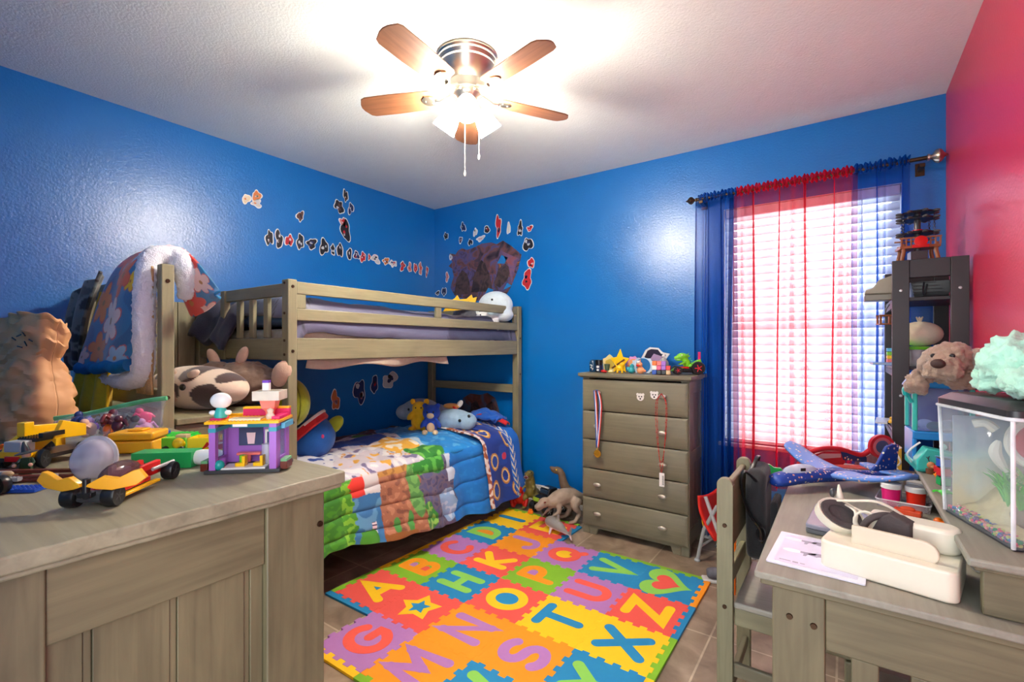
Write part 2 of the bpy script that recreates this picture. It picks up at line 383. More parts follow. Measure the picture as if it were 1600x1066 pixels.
# ------------------------------------------------------------------ ceiling fan
FX, FY = -1.433, 1.682
fan = thing('ceiling_fan', 'flush ceiling fan with five brown wooden blades and three lit glass shades', 'ceiling fan', (FX, FY, ZC))
MB().lathe([(.001,0),(.138,0),(.142,-.012),(.136,-.02),(.138,-.03),(.130,-.045),(.132,-.055),(.118,-.085),(.098,-.115),(.085,-.125),(.082,-.15),(.08,-.165),(.001,-.166)], 40).out('motor_housing', NICKEL, fan, ang=30)
MB().lathe([(.001,-.16),(.062,-.16),(.064,-.175),(.062,-.18),(.05,-.20),(.046,-.235),(.03,-.25),(.001,-.252)], 28).out('light_fitter', NICKEL, fan, ang=30)
BLADE = wood('walnut_fan_blade', (150,98,66), 0, .5, .45)
for a in (-13, 59, 131, 203, 275):
    A = RZ(a)
    # blade: long plank with a rounded tip, pitched
    pl = [(.155,-.046),(.17,-.056),(.35,-.062),(.47,-.060),(.49,-.052),(.508,-.02),(.512,.0),(.508,.02),(.49,.052),(.47,.060),(.35,.062),(.17,.056),(.155,.046),(.148,.02),(.148,-.02)]
    MB().prism(pl, -.003, .003, 0).out('blade', BLADE, fan, bevel=.0015).matrix_local = A @ Matrix.Diagonal((1.04,1.08,1,1)) @ T(0,0,-.178) @ RX(11)
    ir = MB(); ir.tube([(.06,0,-.155),(.09,0,-.172),(.13,0,-.192),(.155,0,-.19)], [.012,.009,.009,.011], 8, 0)
    ir.prism([(.145,-.012),(.17,-.03),(.20,-.032),(.218,-.015),(.222,0),(.218,.015),(.20,.032),(.17,.03),(.145,.012)], -.0085, -.0035, 0, T(0,0,-.178) @ RX(11))
    for x, y in ((.175,-.018),(.175,.018),(.205,0)): ir.cyl((x,y,-.011),(x,y,-.008),.004,n=8,xf=T(0,0,-.178) @ RX(11))
    ir.out('blade_iron', NICKEL, fan).matrix_local = A
SHADE = emit('lit_frosted_glass', (255,247,234), 66.)
BULB = emit('lit_bulb', (255,244,226), 420.)
for a in (-50, 70, 190):
    A = RZ(a) @ T(.052,0,-.212) @ RY(-38)
    MB().lathe([(.012,.02),(.020,.012),(.022,-.012),(.026,-.03)], 16).out('lamp_socket', NICKEL, fan).matrix_local = A
    sh = MB().lathe([(.024,-.022),(.036,-.04),(.046,-.075),(.052,-.105),(.056,-.128),(.053,-.128),(.049,-.105),(.043,-.075),(.033,-.042),(.022,-.024)], 20, caps=False)
    so = sh.out('glass_shade', SHADE, fan, ang=180); so.matrix_local = A
    MB().ell((0,0,-.084),(.019,.019,.024),nu=12,nv=8).out('bulb', BULB, so)
for x, y, L in ((.012,-.03,.29),(-.008+.05,.035,.20)):
    ch = MB(); ch.cyl((x,y,-.245),(x,y,-.245-L),.0016,n=6)
    ch.lathe([(.001,0),(.004,-.006),(.006,-.018),(.004,-.028),(.001,-.03)], 10, 0, T(x,y,-.245-L))
    ch.out('pull_chain', plastic('pull_white',(225,222,215)), fan)
# ------------------------------------------------------------------ light
w = bpy.data.worlds.new('sky'); sc.world = w; w.use_nodes = True
bg = w.node_tree.nodes['Background']; bg.inputs['Color'].default_value = (.93,.97,1.,1); bg.inputs['Strength'].default_value = 1.0
# brighter sky on the window side, dimmer fill light added on the doorway side, no hallway built
wn = w.node_tree.nodes; wl = w.node_tree.links
tc = wn.new('ShaderNodeTexCoord'); sx_ = wn.new('ShaderNodeSeparateXYZ'); wl.new(tc.outputs['Generated'], sx_.inputs[0])
mr = wn.new('ShaderNodeMapRange'); mr.inputs['From Min'].default_value = -.1; mr.inputs['From Max'].default_value = .1; mr.inputs['To Min'].default_value = 1.65; mr.inputs['To Max'].default_value = 4.0
wl.new(sx_.outputs['Y'], mr.inputs['Value']); wl.new(mr.outputs[0], bg.inputs['Strength'])
# ------------------------------------------------------------------ bunk bed
bed = thing('bunk_bed', 'grey washed wooden bunk bed along the left wall', 'bed', (-2.76, 2.3, 0))
def bx(a, b): return ((a[0]+2.76, a[1]-2.3, a[2]), (b[0]+2.76, b[1]-2.3, b[2]))
def bp(name, boxes, m, bevel=.004):
    k = MB()
    for a, b in boxes: k.box(*bx(a, b))
    return k.out(name, m, bed, bevel=bevel)
XF, XB = -2.23, -3.285
def bolt(parent, pts, axis, r=.009):
    k = MB()
    for p in pts:
        d = Vector(axis)*.004; k.cyl(Vector(p)-d*.5, Vector(p)+d, r, r*.8, 10)
        k.cyl(Vector(p)+d*.6, Vector(p)+d*1.05, r*.45, r*.3, 6)
    return k.out('bolt', BRONZE, parent)
posts = {}
for nm, x0, x1, y0, y1 in (('nf', XF-.06, XF, 1.272, 1.32), ('ff', XF-.06, XF, 3.272, 3.325), ('nb', XB, XB+.06, 1.272, 1.32), ('fb', XB, XB+.06, 3.272, 3.325)):
    posts[nm] = bp('post', [((x0,y0,0),(x1,y1,1.628))], WZ, .005)
o = posts['nf']
bolt(o, [tuple(bx((XF,1.296,z),(0,0,0))[0]) for z in (1.592,1.272,.92)], (1,0,0))
bolt(o, [tuple(bx((-2.262,1.272,z),(0,0,0))[0]) for z in (1.61,1.46,1.325,1.255)], (0,-1,0), .008)
bolt(posts['ff'], [tuple(bx((XF-.03+.03,3.30,z),(0,0,0))[0]) for z in (1.36,1.06)], (1,0,0), .007)
XR1 = XF-.006
for xa, xb in ((XR1-.024, XR1), (XB+.0, XB+.024)):
    bp('guard_rail', [((xa,1.32,1.557),(xb,3.272,1.62))], WY)
    bp('guard_rail', [((xa,1.32,1.425),(xb,3.272,1.485))], WY)
    bp('side_rail', [((xa,1.32,1.226),(xb,3.272,1.338))], WY)
    bp('side_rail', [((xa,1.32,.28),(xb,3.272,.40))], WY)
for y in (1.321, 2.31, 3.222):
    bp('rail_spacer', [((XR1-.022,y,1.486),(XR1-.002,y+.05,1.556))], WZ, .002)
# stair end: short guard with slats, open gap beside the wall
bp('end_rail', [((XB+.06,1.28,1.226),(XF-.06,1.312,1.338))], WX)
bp('end_rail', [((-2.90,1.282,1.548),(XF-.06,1.308,1.612))], WX)
bp('guard_post', [((-2.945,1.272,1.22),(-2.895,1.305,1.612))], WZ)
for x in (-2.78, -2.64, -2.49):
    bp('slat', [((x,1.284,1.339),(x+.045,1.306,1.547))], WZ)
# far end
for z0, z1 in ((1.557,1.62),(1.425,1.485),(1.226,1.338),(.90,.97),(.28,.40)):
    bp('end_rail', [((XB+.06,3.285,z0),(XF-.06,3.31,z1))], WX)
for i in range(12):
    y = 1.42+i*.155
    bp('bed_slat', [((XB+.026,y,1.228),(XR1-.026,y+.07,1.246))], DX, .002)
bp('mattress_support', [((XB+.026,1.33,.30),(XR1-.026,3.26,.33))], DX, .002)
CREAM = cloth('cream', (205,190,168))
lo = thing('mattress', 'lower bunk mattress under the printed comforter', 'mattress', (-2.76, 2.3, .332))
MB().box((-.49,-.955,0),(.485,.955,.215)).out('mattress_body', cloth('white_ticking', (222,220,214)), lo, bevel=.04, seg=4)
MB().tube([(-.47,-.94,.2),(.47,-.94,.2),(.47,.94,.2),(-.47,.94,.2)], .006, 6, closed=True).out('piping', cloth('grey_piping', (150,150,155)), lo)
um = thing('mattress', 'upper bunk mattress in a pale cream cover hanging below the rail', 'mattress', (-2.76, 2.3, 1.248))
MB().box((-.49,-.955,0),(.485,.955,.14)).out('mattress_body', CREAM, um, bevel=.03, seg=3)
k = MB(); k.grid(lambda u,v: (.49-.02*math.sin(9*u+v), -.9+1.05*u, -.02-.045*v-.012*math.sin(14*u)*v), 40, 4); k.out('hanging_cover', cloth('cream_cover', (190,174,156)), um, solid=.006)
# upper bedding: dark slate comforter, rumpled
def ucol(c):
    x, y = c.x, c.y
    d = abs((x*1.3+y*.45+.5*nz(x,y,0,2.)) % .62-.31)
    if d < .012: return (40,40,52)
    t = .5+.5*nz(x*1.1, y*.7, 3, 1.6)
    return (98,98,124) if t > .56 else (68,68,92) if t > .42 else (46,46,66)
def ush(u, v):
    y = -.98+1.965*u; x = -.515+1.025*v
    z = .262+.014*math.sin(5*x+2*y)+.03*nz(x,y,0,3.2)+.016*nz(x*4,y*9,1,1.)
    near = max(0, 1-u*7); z += .10*near*max(0, .9-abs(x+.2))
    if y < -.93: z -= .10*(1-(y+.98)/.05)
    e = min(v, 1-v)
    if e < .06: z -= .175*(1-e/.06)**1.6
    return (x, y+.012*nz(x*5,y*3,2), z)
uc = MB().grid(ush, 220, 90).out('upper_comforter', attrmat('slate_printed_cotton', .45, .15, 200, .1), ang=180, solid=.012, solid_off=-1)
uc.location = (-2.76, 2.3, 1.248); paint(uc, ucol); tag(uc, 'dark slate rumpled comforter on the upper bunk', 'comforter')
pl = MB().cb((0,0,.0), (.62,.34,.16)).out('pillow', cloth('pale_blue_sheet', (120,170,215)), None, (-2.98, 1.55, 1.50), rad(4), bevel=.07, seg=5); tag(pl, 'dark-cased pillow edge with pale blue trim at the stair end of the upper bunk', 'pillow')
pl['label'] = 'pale blue pillow tucked at the stair end of the upper bunk'
# navy pile hanging at the stair opening
k = MB(); k.grid(lambda u,v: (-3.24+.42*u+.03*math.sin(4*v), 1.40-.16*v*(1+.1*math.sin(9*u))-.02*nz(u*5,v*4), 1.585-.06*u-.23*v*v+.03*nz(u*4,v*3,1)+.02*math.sin(11*u)), 40, 24)
o = k.out('navy_blanket', cloth('navy', (44,46,66)), ang=180, solid=.03); tag(o, 'navy blanket bunched over the stair opening of the upper bunk', 'blanket')
# lower comforter: colourful adventure-land print, hand-coloured patches
def blob(x, y, cx, cy, rx, ry, k=.25, s=7): 
    return ((x-cx)/rx)**2+((y-cy)/ry)**2 < 1+k*2*nz(x*s+cx*9, y*s+cy*7)
def ccol_hang(s, y):   # s: 0 at the bed edge .. 1 at the hem
    n = nz(y*9, s*5, 2); n2 = nz(y*26, s*16, 4)
    if y > 2.42+.05*n: 
        return (20,122,206) if n2 < .25 else (30,132,214)
    if y < 1.625+.03*n2+.03*n:
        return (70,150,30) if n2 > .05 else (128,196,52) if y > 1.55 else (52,128,30)
    if y < 1.80+.03*n:
        if s < .33+.05*n: return (222,52,40) if y < 1.70 else (222,220,218)
        if s > .8 and blob(y, s, 1.70, .92, .06, .14): return (70,150,40)
        if abs(y-1.735) < .018 and s > .72: return (240,236,240) if (s*22) % 1 < .6 else (60,40,90)
        return (54,120,176) if n < .1 else (96,158,200)
    if s > .93+.03*n2 and y < 2.02: return (150,96,44)
    if y < 2.09+.05*n:
        if blob(y, s, 1.88, .84, .02, .12, .4) or blob(y, s, 1.98, .8, .022, .16, .4): return (74,160,74)
        if blob(y, s, 2.05, .42, .05, .36, .3): return (116,178,92) if n2 > 0 else (84,146,74)
        if s < .14: return (196,142,66) if n2 > -.1 else (160,108,50)
        return (190,134,102) if n2 > .22 else (166,108,80) if n2 > -.2 else (132,84,66)
    if blob(y, s, 2.13, .82, .07, .2, .5): return (58,150,52) if n2 > -.1 else (150,206,90)
    if s < .24+.06*n and y < 2.33: return (42,132,44) if n2 > -.1 else (92,182,70)
    if blob(y, s, 2.34, .72, .09, .22, .3): return (150,186,222) if n2 < .2 else (198,216,236)
    if s < .42+.08*n and y > 2.36: return (214,226,240)
    return (92,92,130) if n2 > .1 else (112,100,122) if n2 > -.25 else (74,72,108)
def ccol_top(x, y):     # x from wall (-.5) to the edge (.5)
    n = nz(x*6, y*6, 7); n2 = nz(x*19, y*19, 9)
    if y > 2.44+.10*n-.10*x and x > -.42: return (30,140,218) if n2 < .25 else (92,176,232)
    if x < -.28+.05*n: return (92,36,48) if n2 > .1 else (60,52,80) if n2 > -.25 else (190,176,186)
    if x > .32 and blob(x, y, .40, 2.27, .12, .13, .3): return (46,134,48) if n2 > -.1 else (120,200,80)
    if blob(x, y, .20, 2.20, .17, .17, .4): return (250,190,70) if n2 > -.12 else (252,240,220)
    if blob(x, y, -.05, 2.05, .12, .26, .4): return (30,84,180)
    if blob(x, y, .34, 1.85, .12, .16, .5): return (216,206,214) if n2 > -.2 else (240,180,70)
    if blob(x, y, -.18, 2.3, .09, .12, .5): return (72,140,60)
    if x > .05 and y > 2.30: return (196,222,242) if n2 > -.1 else (140,196,232)
    if blob(x, y, .1, 1.62, .25, .12, .4): return (30,70,150) if n2 > .1 else (226,226,230)
    return (236,232,232) if n2 > .1 else (226,160,70) if n2 > -.05 and n > .1 else (120,110,150) if n2 < -.3 else (214,210,220)
Y0C, Y1C = 1.35, 2.80
PW, PH = 1.0, .52     # width over the top, drop
def prof(q, y):        # q metres across from the wall side
    hem = .235-.115*min(1, max(0, (y-1.45)/.9))-.03*min(1, max(0, (y-2.3)/.4))
    top = .575+.045*math.sin(PI*min(1, q/PW))
    if q < PW-.06:
        return (-3.225+q, top)
    t = (q-(PW-.06))/(PH+.06)
    if t < .22:
        a = t/.22*PI/2; return (-3.225+PW-.06+.075*math.sin(a), top-.08+.08*math.cos(a))
    k = (t-.22)/.78
    return (-3.225+PW+.015+.075*k, (top-.08)*(1-k)+hem*k)
def csh(u, v):
    y = Y0C+(Y1C-Y0C)*u; q = v*(PW+PH); x, z = prof(q, y)
    amp = max(0, (q-PW)/PH)
    wob = .022*nz(y*5, q*2, 1)+.010*math.sin(y*34+3*nz(y*2,q*2))*amp
    quilt = 0
    if q > PW:
        for s0 in (.16, .5, .83): quilt -= .012*math.exp(-((amp-s0-.03*math.sin(6*y))/.035)**2)
        x += wob+quilt+.03*amp*math.sin(y*7)
    else:
        z += .02*nz(y*6, q*6, 3)+.012*nz(y*16, q*9, 5)+.01*math.sin(q*16+y*3)*nz(y*3, q*3, 8)
    if q > PW: z += .010*math.sin(y*13)*amp
    return (x, y, z)
NU, NV = 330, 300
co_ = MB().grid(csh, NU, NV)
cf = co_.out('comforter', attrmat('printed_cotton', .7, .12, 220, .1), ang=180)
def ccol(c):
    x, y, z = c
    if x < -2.235 and z > .5: return ccol_top((x+3.225)/PW-.5, y)
    hem = .235-.115*min(1, max(0, (y-1.45)/.9))-.03*min(1, max(0, (y-2.3)/.4))
    return ccol_hang(min(1, max(0, (.585-z)/(.585-hem))), y)
paint(cf, ccol); q = cf.modifiers.new('t', 'SOLIDIFY'); q.thickness = .014; q.offset = -1
tag(cf, 'bright comforter printed with meadow, cliffs and blue sky on the lower bunk', 'comforter')
# folded-back navy sheet with gold rings
def nsh(u, v):
    y = 2.74+.44*u; q = .28+v*(PW+PH-.30); x, z = prof(min(q, PW+PH-.001), max(y, 2.7))
    amp = max(0, (q-PW)/PH)
    z += .03+.03*(u > .3)*math.sin(PI*min(1, q/PW))*(1 if q < PW else .3)+.012*nz(y*8,q*6,4)
    x += .03+.016*math.sin(y*24+q*3)*amp+.02*nz(y*5,q*3,2)*amp
    y += -.06*(1-amp)*(1-u)*0+.03*amp*u+.02*nz(q*5,u*3,7)
    return (x, y, max(.055, z-.03*amp))
RINGS = [(.92,2.85,.055),(1.02,3.02,.06),(1.17,2.84,.06),(1.30,2.96,.055),(1.38,2.82,.06),(1.14,3.10,.04),(.74,2.98,.05),(.80,2.82,.045),(1.42,3.04,.05),(.6,2.85,.05)]
def ncol(q, y):
    if abs(y-(3.065+.0)) < .028 and q > .75:
        t = (q*16+abs(y-3.065)*30) % 1
        return (235,226,200) if t < .45 else (20,110,206)
    if y > 3.03: return (20,112,208)
    for a, b, r in RINGS:
        d = math.hypot(q-a, (y-b)*1.5)
        if abs(d-r) < .013: return (248,214,140) if d < r else (206,140,60)
    if math.hypot(q-1.15, y-2.96) < .026: return (206,50,80)
    if y < 2.775: return (236,220,210) if nz(q*30,y*30) > .0 else (170,90,60)
    return (26,62,150) if nz(q*9,y*9) < .1 else (30,74,170)
k = MB(); NA, NB = 100, 230
k.grid(nsh, NA, NB); o = k.out('ring_print_blanket', attrmat('printed_cotton', .7, .12, 220, .1), ang=180)
me = o.data; a = me.color_attributes.new('print', 'FLOAT_COLOR', 'POINT'); buf = []
for i in range(NA+1):
    for j in range(NB+1): buf.extend(lin(ncol(.28+j/NB*(PW+PH-.30), 2.74+.44*i/NA)))
a.data.foreach_set('color', buf); q = o.modifiers.new('t', 'SOLIDIFY'); q.thickness = .01; q.offset = -1
tag(o, 'blue blanket printed with gold rings at the foot of the lower bunk', 'blanket')
k = MB(); k.grid(lambda u,v: (-2.62+.34*u, 3.02+.16*v+.02*nz(u*4,v*4), .70+.06*math.sin(PI*u)*math.sin(PI*v)+.02*nz(u*7,v*5,2)), 24, 14)
o = k.out('folded_sheet', cloth('royal_blue', (24,96,196)), ang=180, solid=.03); tag(o, 'royal blue folded sheet behind the blue-grey cushion on the lower bunk', 'sheet')
k = MB(); k.grid(lambda u,v: (-2.50+.27*u, 3.0+.05*v+.1*u, .705+.03*math.sin(PI*u)+.022*math.sin(PI*v)-.05*u), 16, 6)
o = k.out('red_scarf', cloth('scarlet', (196,30,40)), ang=180, solid=.012); tag(o, 'scarlet strip of cloth lying over the ring print blanket', 'cloth')
# ------------------------------------------------------------------ stair unit at the end of the bed
st = thing('bunk_stairs', 'grey wooden stair unit with a rail at the near end of the bunk bed', 'stairs', (-2.77, 1.0, 0))
def sx(name, boxes, m, bevel=.004):
    k = MB()
    for a, b in boxes: k.box((a[0]+2.77,a[1]-1.,a[2]), (b[0]+2.77,b[1]-1.,b[2]))
    return k.out(name, m, st, bevel=bevel)
o = sx('rail_post', [((-2.275,.745,0),(-2.23,.792,1.628))], WZ, .005)
bolt(o, [(-2.23+2.77, .768-1., z) for z in (1.56,1.09,.5)], (1,0,0))
sx('rail_post', [((-3.285,.745,0),(-3.24,.792,1.60))], WZ)
sx('hand_rail', [((-3.24,.752,1.53),(-2.275,.784,1.60))], WX)
sx('cross_rail', [((-3.24,.752,1.04),(-2.275,.784,1.12))], WX)
k = MB(); n_ = 5
for i in range(n_):
    y = .80+i*.094; k.box((-3.29+2.77,y-1.,.02),(-3.262+2.77,y+.091-1.,1.56))
k.out('plank_panel', WZ, st, bevel=.003)
sx('step', [((-3.25,.80,.972),(-2.235,1.262,.998))], WX)
sx('riser', [((-2.27,.80,.80),(-2.25,1.262,.97))], DY)
sx('step', [((-3.25,.80,.66),(-2.12,1.262,.685))], WX)
sx('riser', [((-2.15,.80,.36),(-2.13,1.262,.659))], DY)
sx('step', [((-3.25,.80,.335),(-1.97,1.262,.359))], WX)
sx('riser', [((-1.99,.80,.02),(-1.975,1.262,.334))], DY)
for y in (.795, 1.245): sx('side_panel', [((-3.24,y,.01),(-2.28,y+.012,.96))], DX)
# ------------------------------------------------------------------ blankets over the rail
def flower(u, v, cx, cy, r, n=5, a0=0.):
    dx, dy = u-cx, v-cy; d = math.hypot(dx, dy); a = math.atan2(dy, dx)+a0
    return d/r, .55+.45*abs(math.cos(n*a/2))
FL = [(.30,.44,.085,6,0.3,(255,214,200)),(.33,.27,.075,5,.9,(244,110,70)),(.16,.38,.07,5,.2,(250,130,40)),(.22,.19,.075,5,1.2,(236,92,82)),(.21,.56,.07,5,.5,(250,130,40)),(.29,.20,.06,6,0,(160,205,225)),(.36,.10,.07,5,.2,(250,204,20)),(.38,.60,.06,5,.8,(160,205,225)),(.10,.60,.05,5,0.1,(255,190,180)),(.42,.30,.04,5,0.,(250,204,20)),(.10,.20,.05,5,.4,(236,92,82)),(.44,.05,.05,5,.4,(160,205,225)),(.55,.12,.08,5,.1,(226,52,30)),(.62,.2,.07,5,.7,(255,200,180)),(.25,.03,.06,5,.4,(236,92,82)),(.5,-.06,.08,5,.4,(226,52,30)),(.62,-.02,.07,6,.2,(255,205,190)),(.17,.04,.05,5,.3,(250,204,20))]
def fcol(u, v):
    for cx, cy, r, n, a0, c in FL:
        d, lim = flower(u, v, cx, cy, r, n, a0)
        if d < lim*1.05:
            if d < .16: return (200,120,40)
            return c
        if d < lim*1.15: return (226,80,70)
    return (20,122,172) if nz(u*7,v*7) < .15 else (14,100,152)
fb = thing('floral_blanket', 'teal fleece blanket with big orange and pink flowers over the stair rail', 'blanket', (-2.6, .77, 1.62))
def pl_(P, t):
    t = max(0, min(.9999, t))*(len(P)-1); i = int(t); f = t-i
    return P[i]*(1-f)+P[i+1]*f
LE = [Vector(p) for p in ((-.43,-.088,-.43),(-.36,-.09,-.36),(-.28,-.088,-.28),(-.19,-.082,-.17),(-.10,-.074,-.07),(.03,-.06,.02),(.13,-.01,.075),(.15,.07,.07),(.15,.12,.0))]
RE = [Vector(p) for p in ((.235,-.075,-.405),(.24,-.078,-.34),(.245,-.078,-.26),(.25,-.076,-.17),(.255,-.072,-.08),(.27,-.06,.0),(.285,-.02,.055),(.29,.05,.065),(.29,.11,.0))]
LE, RE = spline(LE, 6), spline(RE, 6)
def fsh(u, v):
    p = pl_(LE, v)*(1-u)+pl_(RE, v)*u
    return (p.x, p.y-.012*math.sin(u*9+1)*(1-v)-.015*math.sin(PI*u), p.z+.012*math.sin(u*7)*(1-v))
k = MB(); NA, NB = 110, 170; k.grid(fsh, NA, NB)
o = k.out('printed_side', attrmat('printed_fleece', .9, .25, 160, .4), fb, ang=180, solid=.012, solid_off=0)
a = o.data.color_attributes.new('print', 'FLOAT_COLOR', 'POINT'); buf = []
for i in range(NA+1):
    for j in range(NB+1): buf.extend(lin(fcol(.06+.40*i/NA, .66-.68*j/NB)))
a.data.foreach_set('color', buf)
# printed corner thrown over the post towards the bed
TE = [Vector(p) for p in ((.17,.06,.105),(.27,.08,.10),(.36,.11,.03),(.43,.13,-.04),(.52,.13,-.10))]
BE = [Vector(p) for p in ((.20,.13,-.10),(.22,.14,-.185),(.30,.15,-.18),(.40,.15,-.155),(.50,.14,-.125))]
TE, BE = spline(TE, 6), spline(BE, 6)
def f3(u, v):
    p = pl_(TE, u)*(1-v)+pl_(BE, u)*v
    return (p.x, p.y-.02*math.sin(PI*v), p.z)
k = MB(); NA, NB = 90, 70; k.grid(f3, NA, NB)
o = k.out('printed_corner', attrmat('printed_fleece', .9, .25, 160, .4), fb, ang=180, solid=.012)
a = o.data.color_attributes.new('print', 'FLOAT_COLOR', 'POINT'); buf = []
for i in range(NA+1):
    for j in range(NB+1): buf.extend(lin(fcol(.44+.28*i/NA, -.10+.28*j/NB)))
a.data.foreach_set('color', buf)
# satin hem
k = MB(); k.tube([(-.435+.675*i/16, -.095-.015*math.sin(PI*i/16)-.004*math.sin(i), -.432+.028*i/16+.006*math.sin(i*1.3)) for i in range(17)], .021, 10, flat=1.2); k.out('hem', mat('cloth_blue_hem', (16,110,170), .6, var=.5, vs=30, bump=.4, bs=90), fb)
# white sherpa underside: thick fuzzy roll up the near edge, over the post and down
SH = mat('cloth_white_sherpa', (226,230,240), .95, var=.06, bump=.9, bs=170, sheen=.5)
k = MB()
k.tube(spline([(-.26,-.055,-.462),(-.08,-.06,-.472),(.12,-.06,-.468),(.262,-.055,-.435),(.285,-.055,-.30),(.282,-.052,-.15),(.278,-.045,-.03),(.27,-.02,.045),(.26,.04,.062)],6), [.020+.020*min(1,i/12) if i < 30 else .040 for i in range(49)], 14)
k.tube(spline([(.17,.0,.045),(.23,.05,.066),(.285,.075,.042),(.31,.085,-.01),(.305,.09,-.07),(.275,.09,-.12)],6), [.042+.006*math.sin(PI*i/30)-.016*max(0,i-18)/12 for i in range(31)], 14)
k.out('sherpa_lining', SH, fb, remesh=.011, smooth_it=2, disp=('sherpa_tufts', .012, .022))
k = MB(); k.grid(lambda u,v: (-.60+.48*u*(1-.5*v)-.085*v, -.075-.02*math.sin(PI*v)-.014*math.sin(u*14), -.10*(1-u)**1.6+.035-.40*v+.012*math.sin(6*u)+.01*math.sin(17*u)*v), 50, 50)
def camo(c):
    n = nz(c.x*9, c.z*14, 2); return (30,30,32) if n > .12 else (120,122,118) if n > -.12 else (72,74,72)
o = k.out('camouflage_blanket', attrmat('printed_fleece', .9, .25, 160, .4), None, (-2.6,.77,1.60), ang=180, solid=.014); paint(o, camo); tag(o, 'black and grey camouflage blanket hanging at the wall end of the stair rail', 'blanket')
k = MB(); k.grid(lambda u,v: (-.25+.20*u-.42*v*(1-u)-.06*v*u*0, -.052-.014*math.sin(u*19+1)*(.3+v)-.022*v, -.05-.58*v), 60, 20)
o = k.out('yellow_blanket', cloth('yellow', (236,190,16)), None, (-2.6,.77,1.60), ang=180, solid=.012); tag(o, 'plain yellow blanket hanging beneath the floral one', 'blanket')
k = MB(); k.grid(lambda u,v: (-.03+.155*u+.004*math.sin(v*20), -.040-.004*math.sin(u*17), .02-.52*v), 30, 20)
o = k.out('gold_sequin_cloth', mat('cloth_gold_sequin', (196,160,112), .45, .3, .5, 260, .6, 240), None, (-2.41,.77,1.60), ang=180, solid=.008); tag(o, 'gold flecked cloth hanging below the white fleece lining', 'cloth')
# ------------------------------------------------------------------ plush toys on stairs and lower bunk
def plush(name, label, cat, loc, rz, mk, m, vox=.008, tuft=None, group=None):
    t = thing(name, label, cat, loc, rad(rz), group)
    k = MB(); mk(k); k.out('body', m, t, remesh=vox, smooth_it=3, disp=tuft)
    return t
def cowcol(c):
    if math.hypot((c.x-.02)*.8, c.z-.075) < .03 and c.y < 0: return (214,168,150)
    for p, r in (((-.28,.02),.07),((-.12,.12),.055),((.05,.03),.04),((.09,.11),.06),((.2,-.0),.085),((-.05,-.03),.05),((.26,.1),.05),((-.2,.16),.05)):
        if math.hypot((c.x-p[0])*.9, c.z-.1-p[1]+.03) < r*.78*(1+.35*nz(c.x*13,c.z*13,c.y)): return (66,46,42)
    return (222,200,178)
t = thing('cow_plush', 'large tan cow plush with dark brown patches lying on the stair step', 'plush toy', (-2.55,1.0,.998), rad(12))
k = MB(); k.ell((0,0,.10),(.31,.14,.105),nu=160,nv=100)
o = k.out('body', attrmat('printed_fleece', .9, .25, 160, .4), t, ang=180); paint(o, cowcol)
MB().ell((.10,-.133,.115),(.018,.010,.015)).out('eye', BLACK, t)
for x in (-.02,.14): MB().ell((x,-.11,.175),(.035,.02,.016),(0,-25,0)).out('ear', cloth('cow_ear',(222,200,180)), t)
BR = cloth('brown_fur', (112,90,76)); LB = cloth('light_brown', (196,164,144))
t = plush('moose_plush', 'shaggy brown plush animal with tan ears behind the cow plush', 'plush toy', (-2.52,1.20,1.0), 20, lambda k: (k.ell((0,0,.11),(.19,.13,.11)), k.ell((-.13,-.04,.13),(.1,.09,.09)), k.ell((.15,.02,.09),(.08,.07,.07))), BR, .01, ('fur_tufts', .03, .03))
for x, z, a in ((-.16,.235,-35),(.02,.245,30)): MB().ell((x,-.03,z),(.028,.02,.055),(0,a,0)).out('ear', LB, t)
MB().ell((-.02,-.13,.06),(.11,.05,.06)).out('belly', LB, t)
MB().ell((.25,-.02,.16),(.05,.035,.07),(0,30,0)).out('paw', LB, t)
for x in (-.17,-.08): MB().ell((x,-.125,.16),(.012,.008,.012)).out('eye', BLACK, t)
OLV = cloth('olive_green', (150,164,30))
t = thing('green_cushion', 'round olive green cushion beside the bed post', 'cushion', (-2.55,1.34,.86)); MB().ell((0,.10,.12),(.15,.12,.145),nu=24,nv=16).out('body', OLV, t, ang=180); MB().tube([(0+.15*math.cos(a*.3),.1,.12+.145*math.sin(a*.3)) for a in range(21)], .005, 6, closed=True).out('seam', cloth('olive_seam',(120,132,24)), t)
t['label'] = 'round olive green cushion between the moose plush and the bed post'
t = thing('blue_plush', 'round blue plush with red and white band and lime ears on the lower bunk', 'plush toy', (-2.72,1.69,.60), rad(20))
MB().ell((0,0,.13),(.155,.15,.14),nu=28,nv=18).out('body', cloth('plush_blue',(16,92,172)), t, ang=180)
k = MB(); k.lathe([(.15,-.028),(.163,-.02),(.163,.02),(.15,.028)], 28, 0, T(-.02,-.02,.17) @ RX(18) @ RY(-38), caps=False); k.out('red_band', cloth('plush_red',(196,26,34)), t)
k = MB(); k.lathe([(.146,.026),(.158,.03),(.158,.044),(.146,.048)], 28, 0, T(-.0,-.012,.165) @ RX(18) @ RY(-38), caps=False); k.out('white_band', cloth('plush_white',(230,228,224)), t)
for p, a in (((-.07,-.03,.285),-40),((.12,.08,.20),50)): MB().ell(p,(.045,.03,.075),(0,a,0)).out('ear', cloth('plush_lime',(160,176,40)), t)
MB().ell((.13,-.055,.15),(.014,.014,.018)).out('cheek_patch', cloth('plush_pink',(214,60,120)), t)
MB().ell((-.02,-.16,.0),(.09,.05,.03),(0,20,0)).out('foot', cloth('plush_white',(230,228,224)), t)
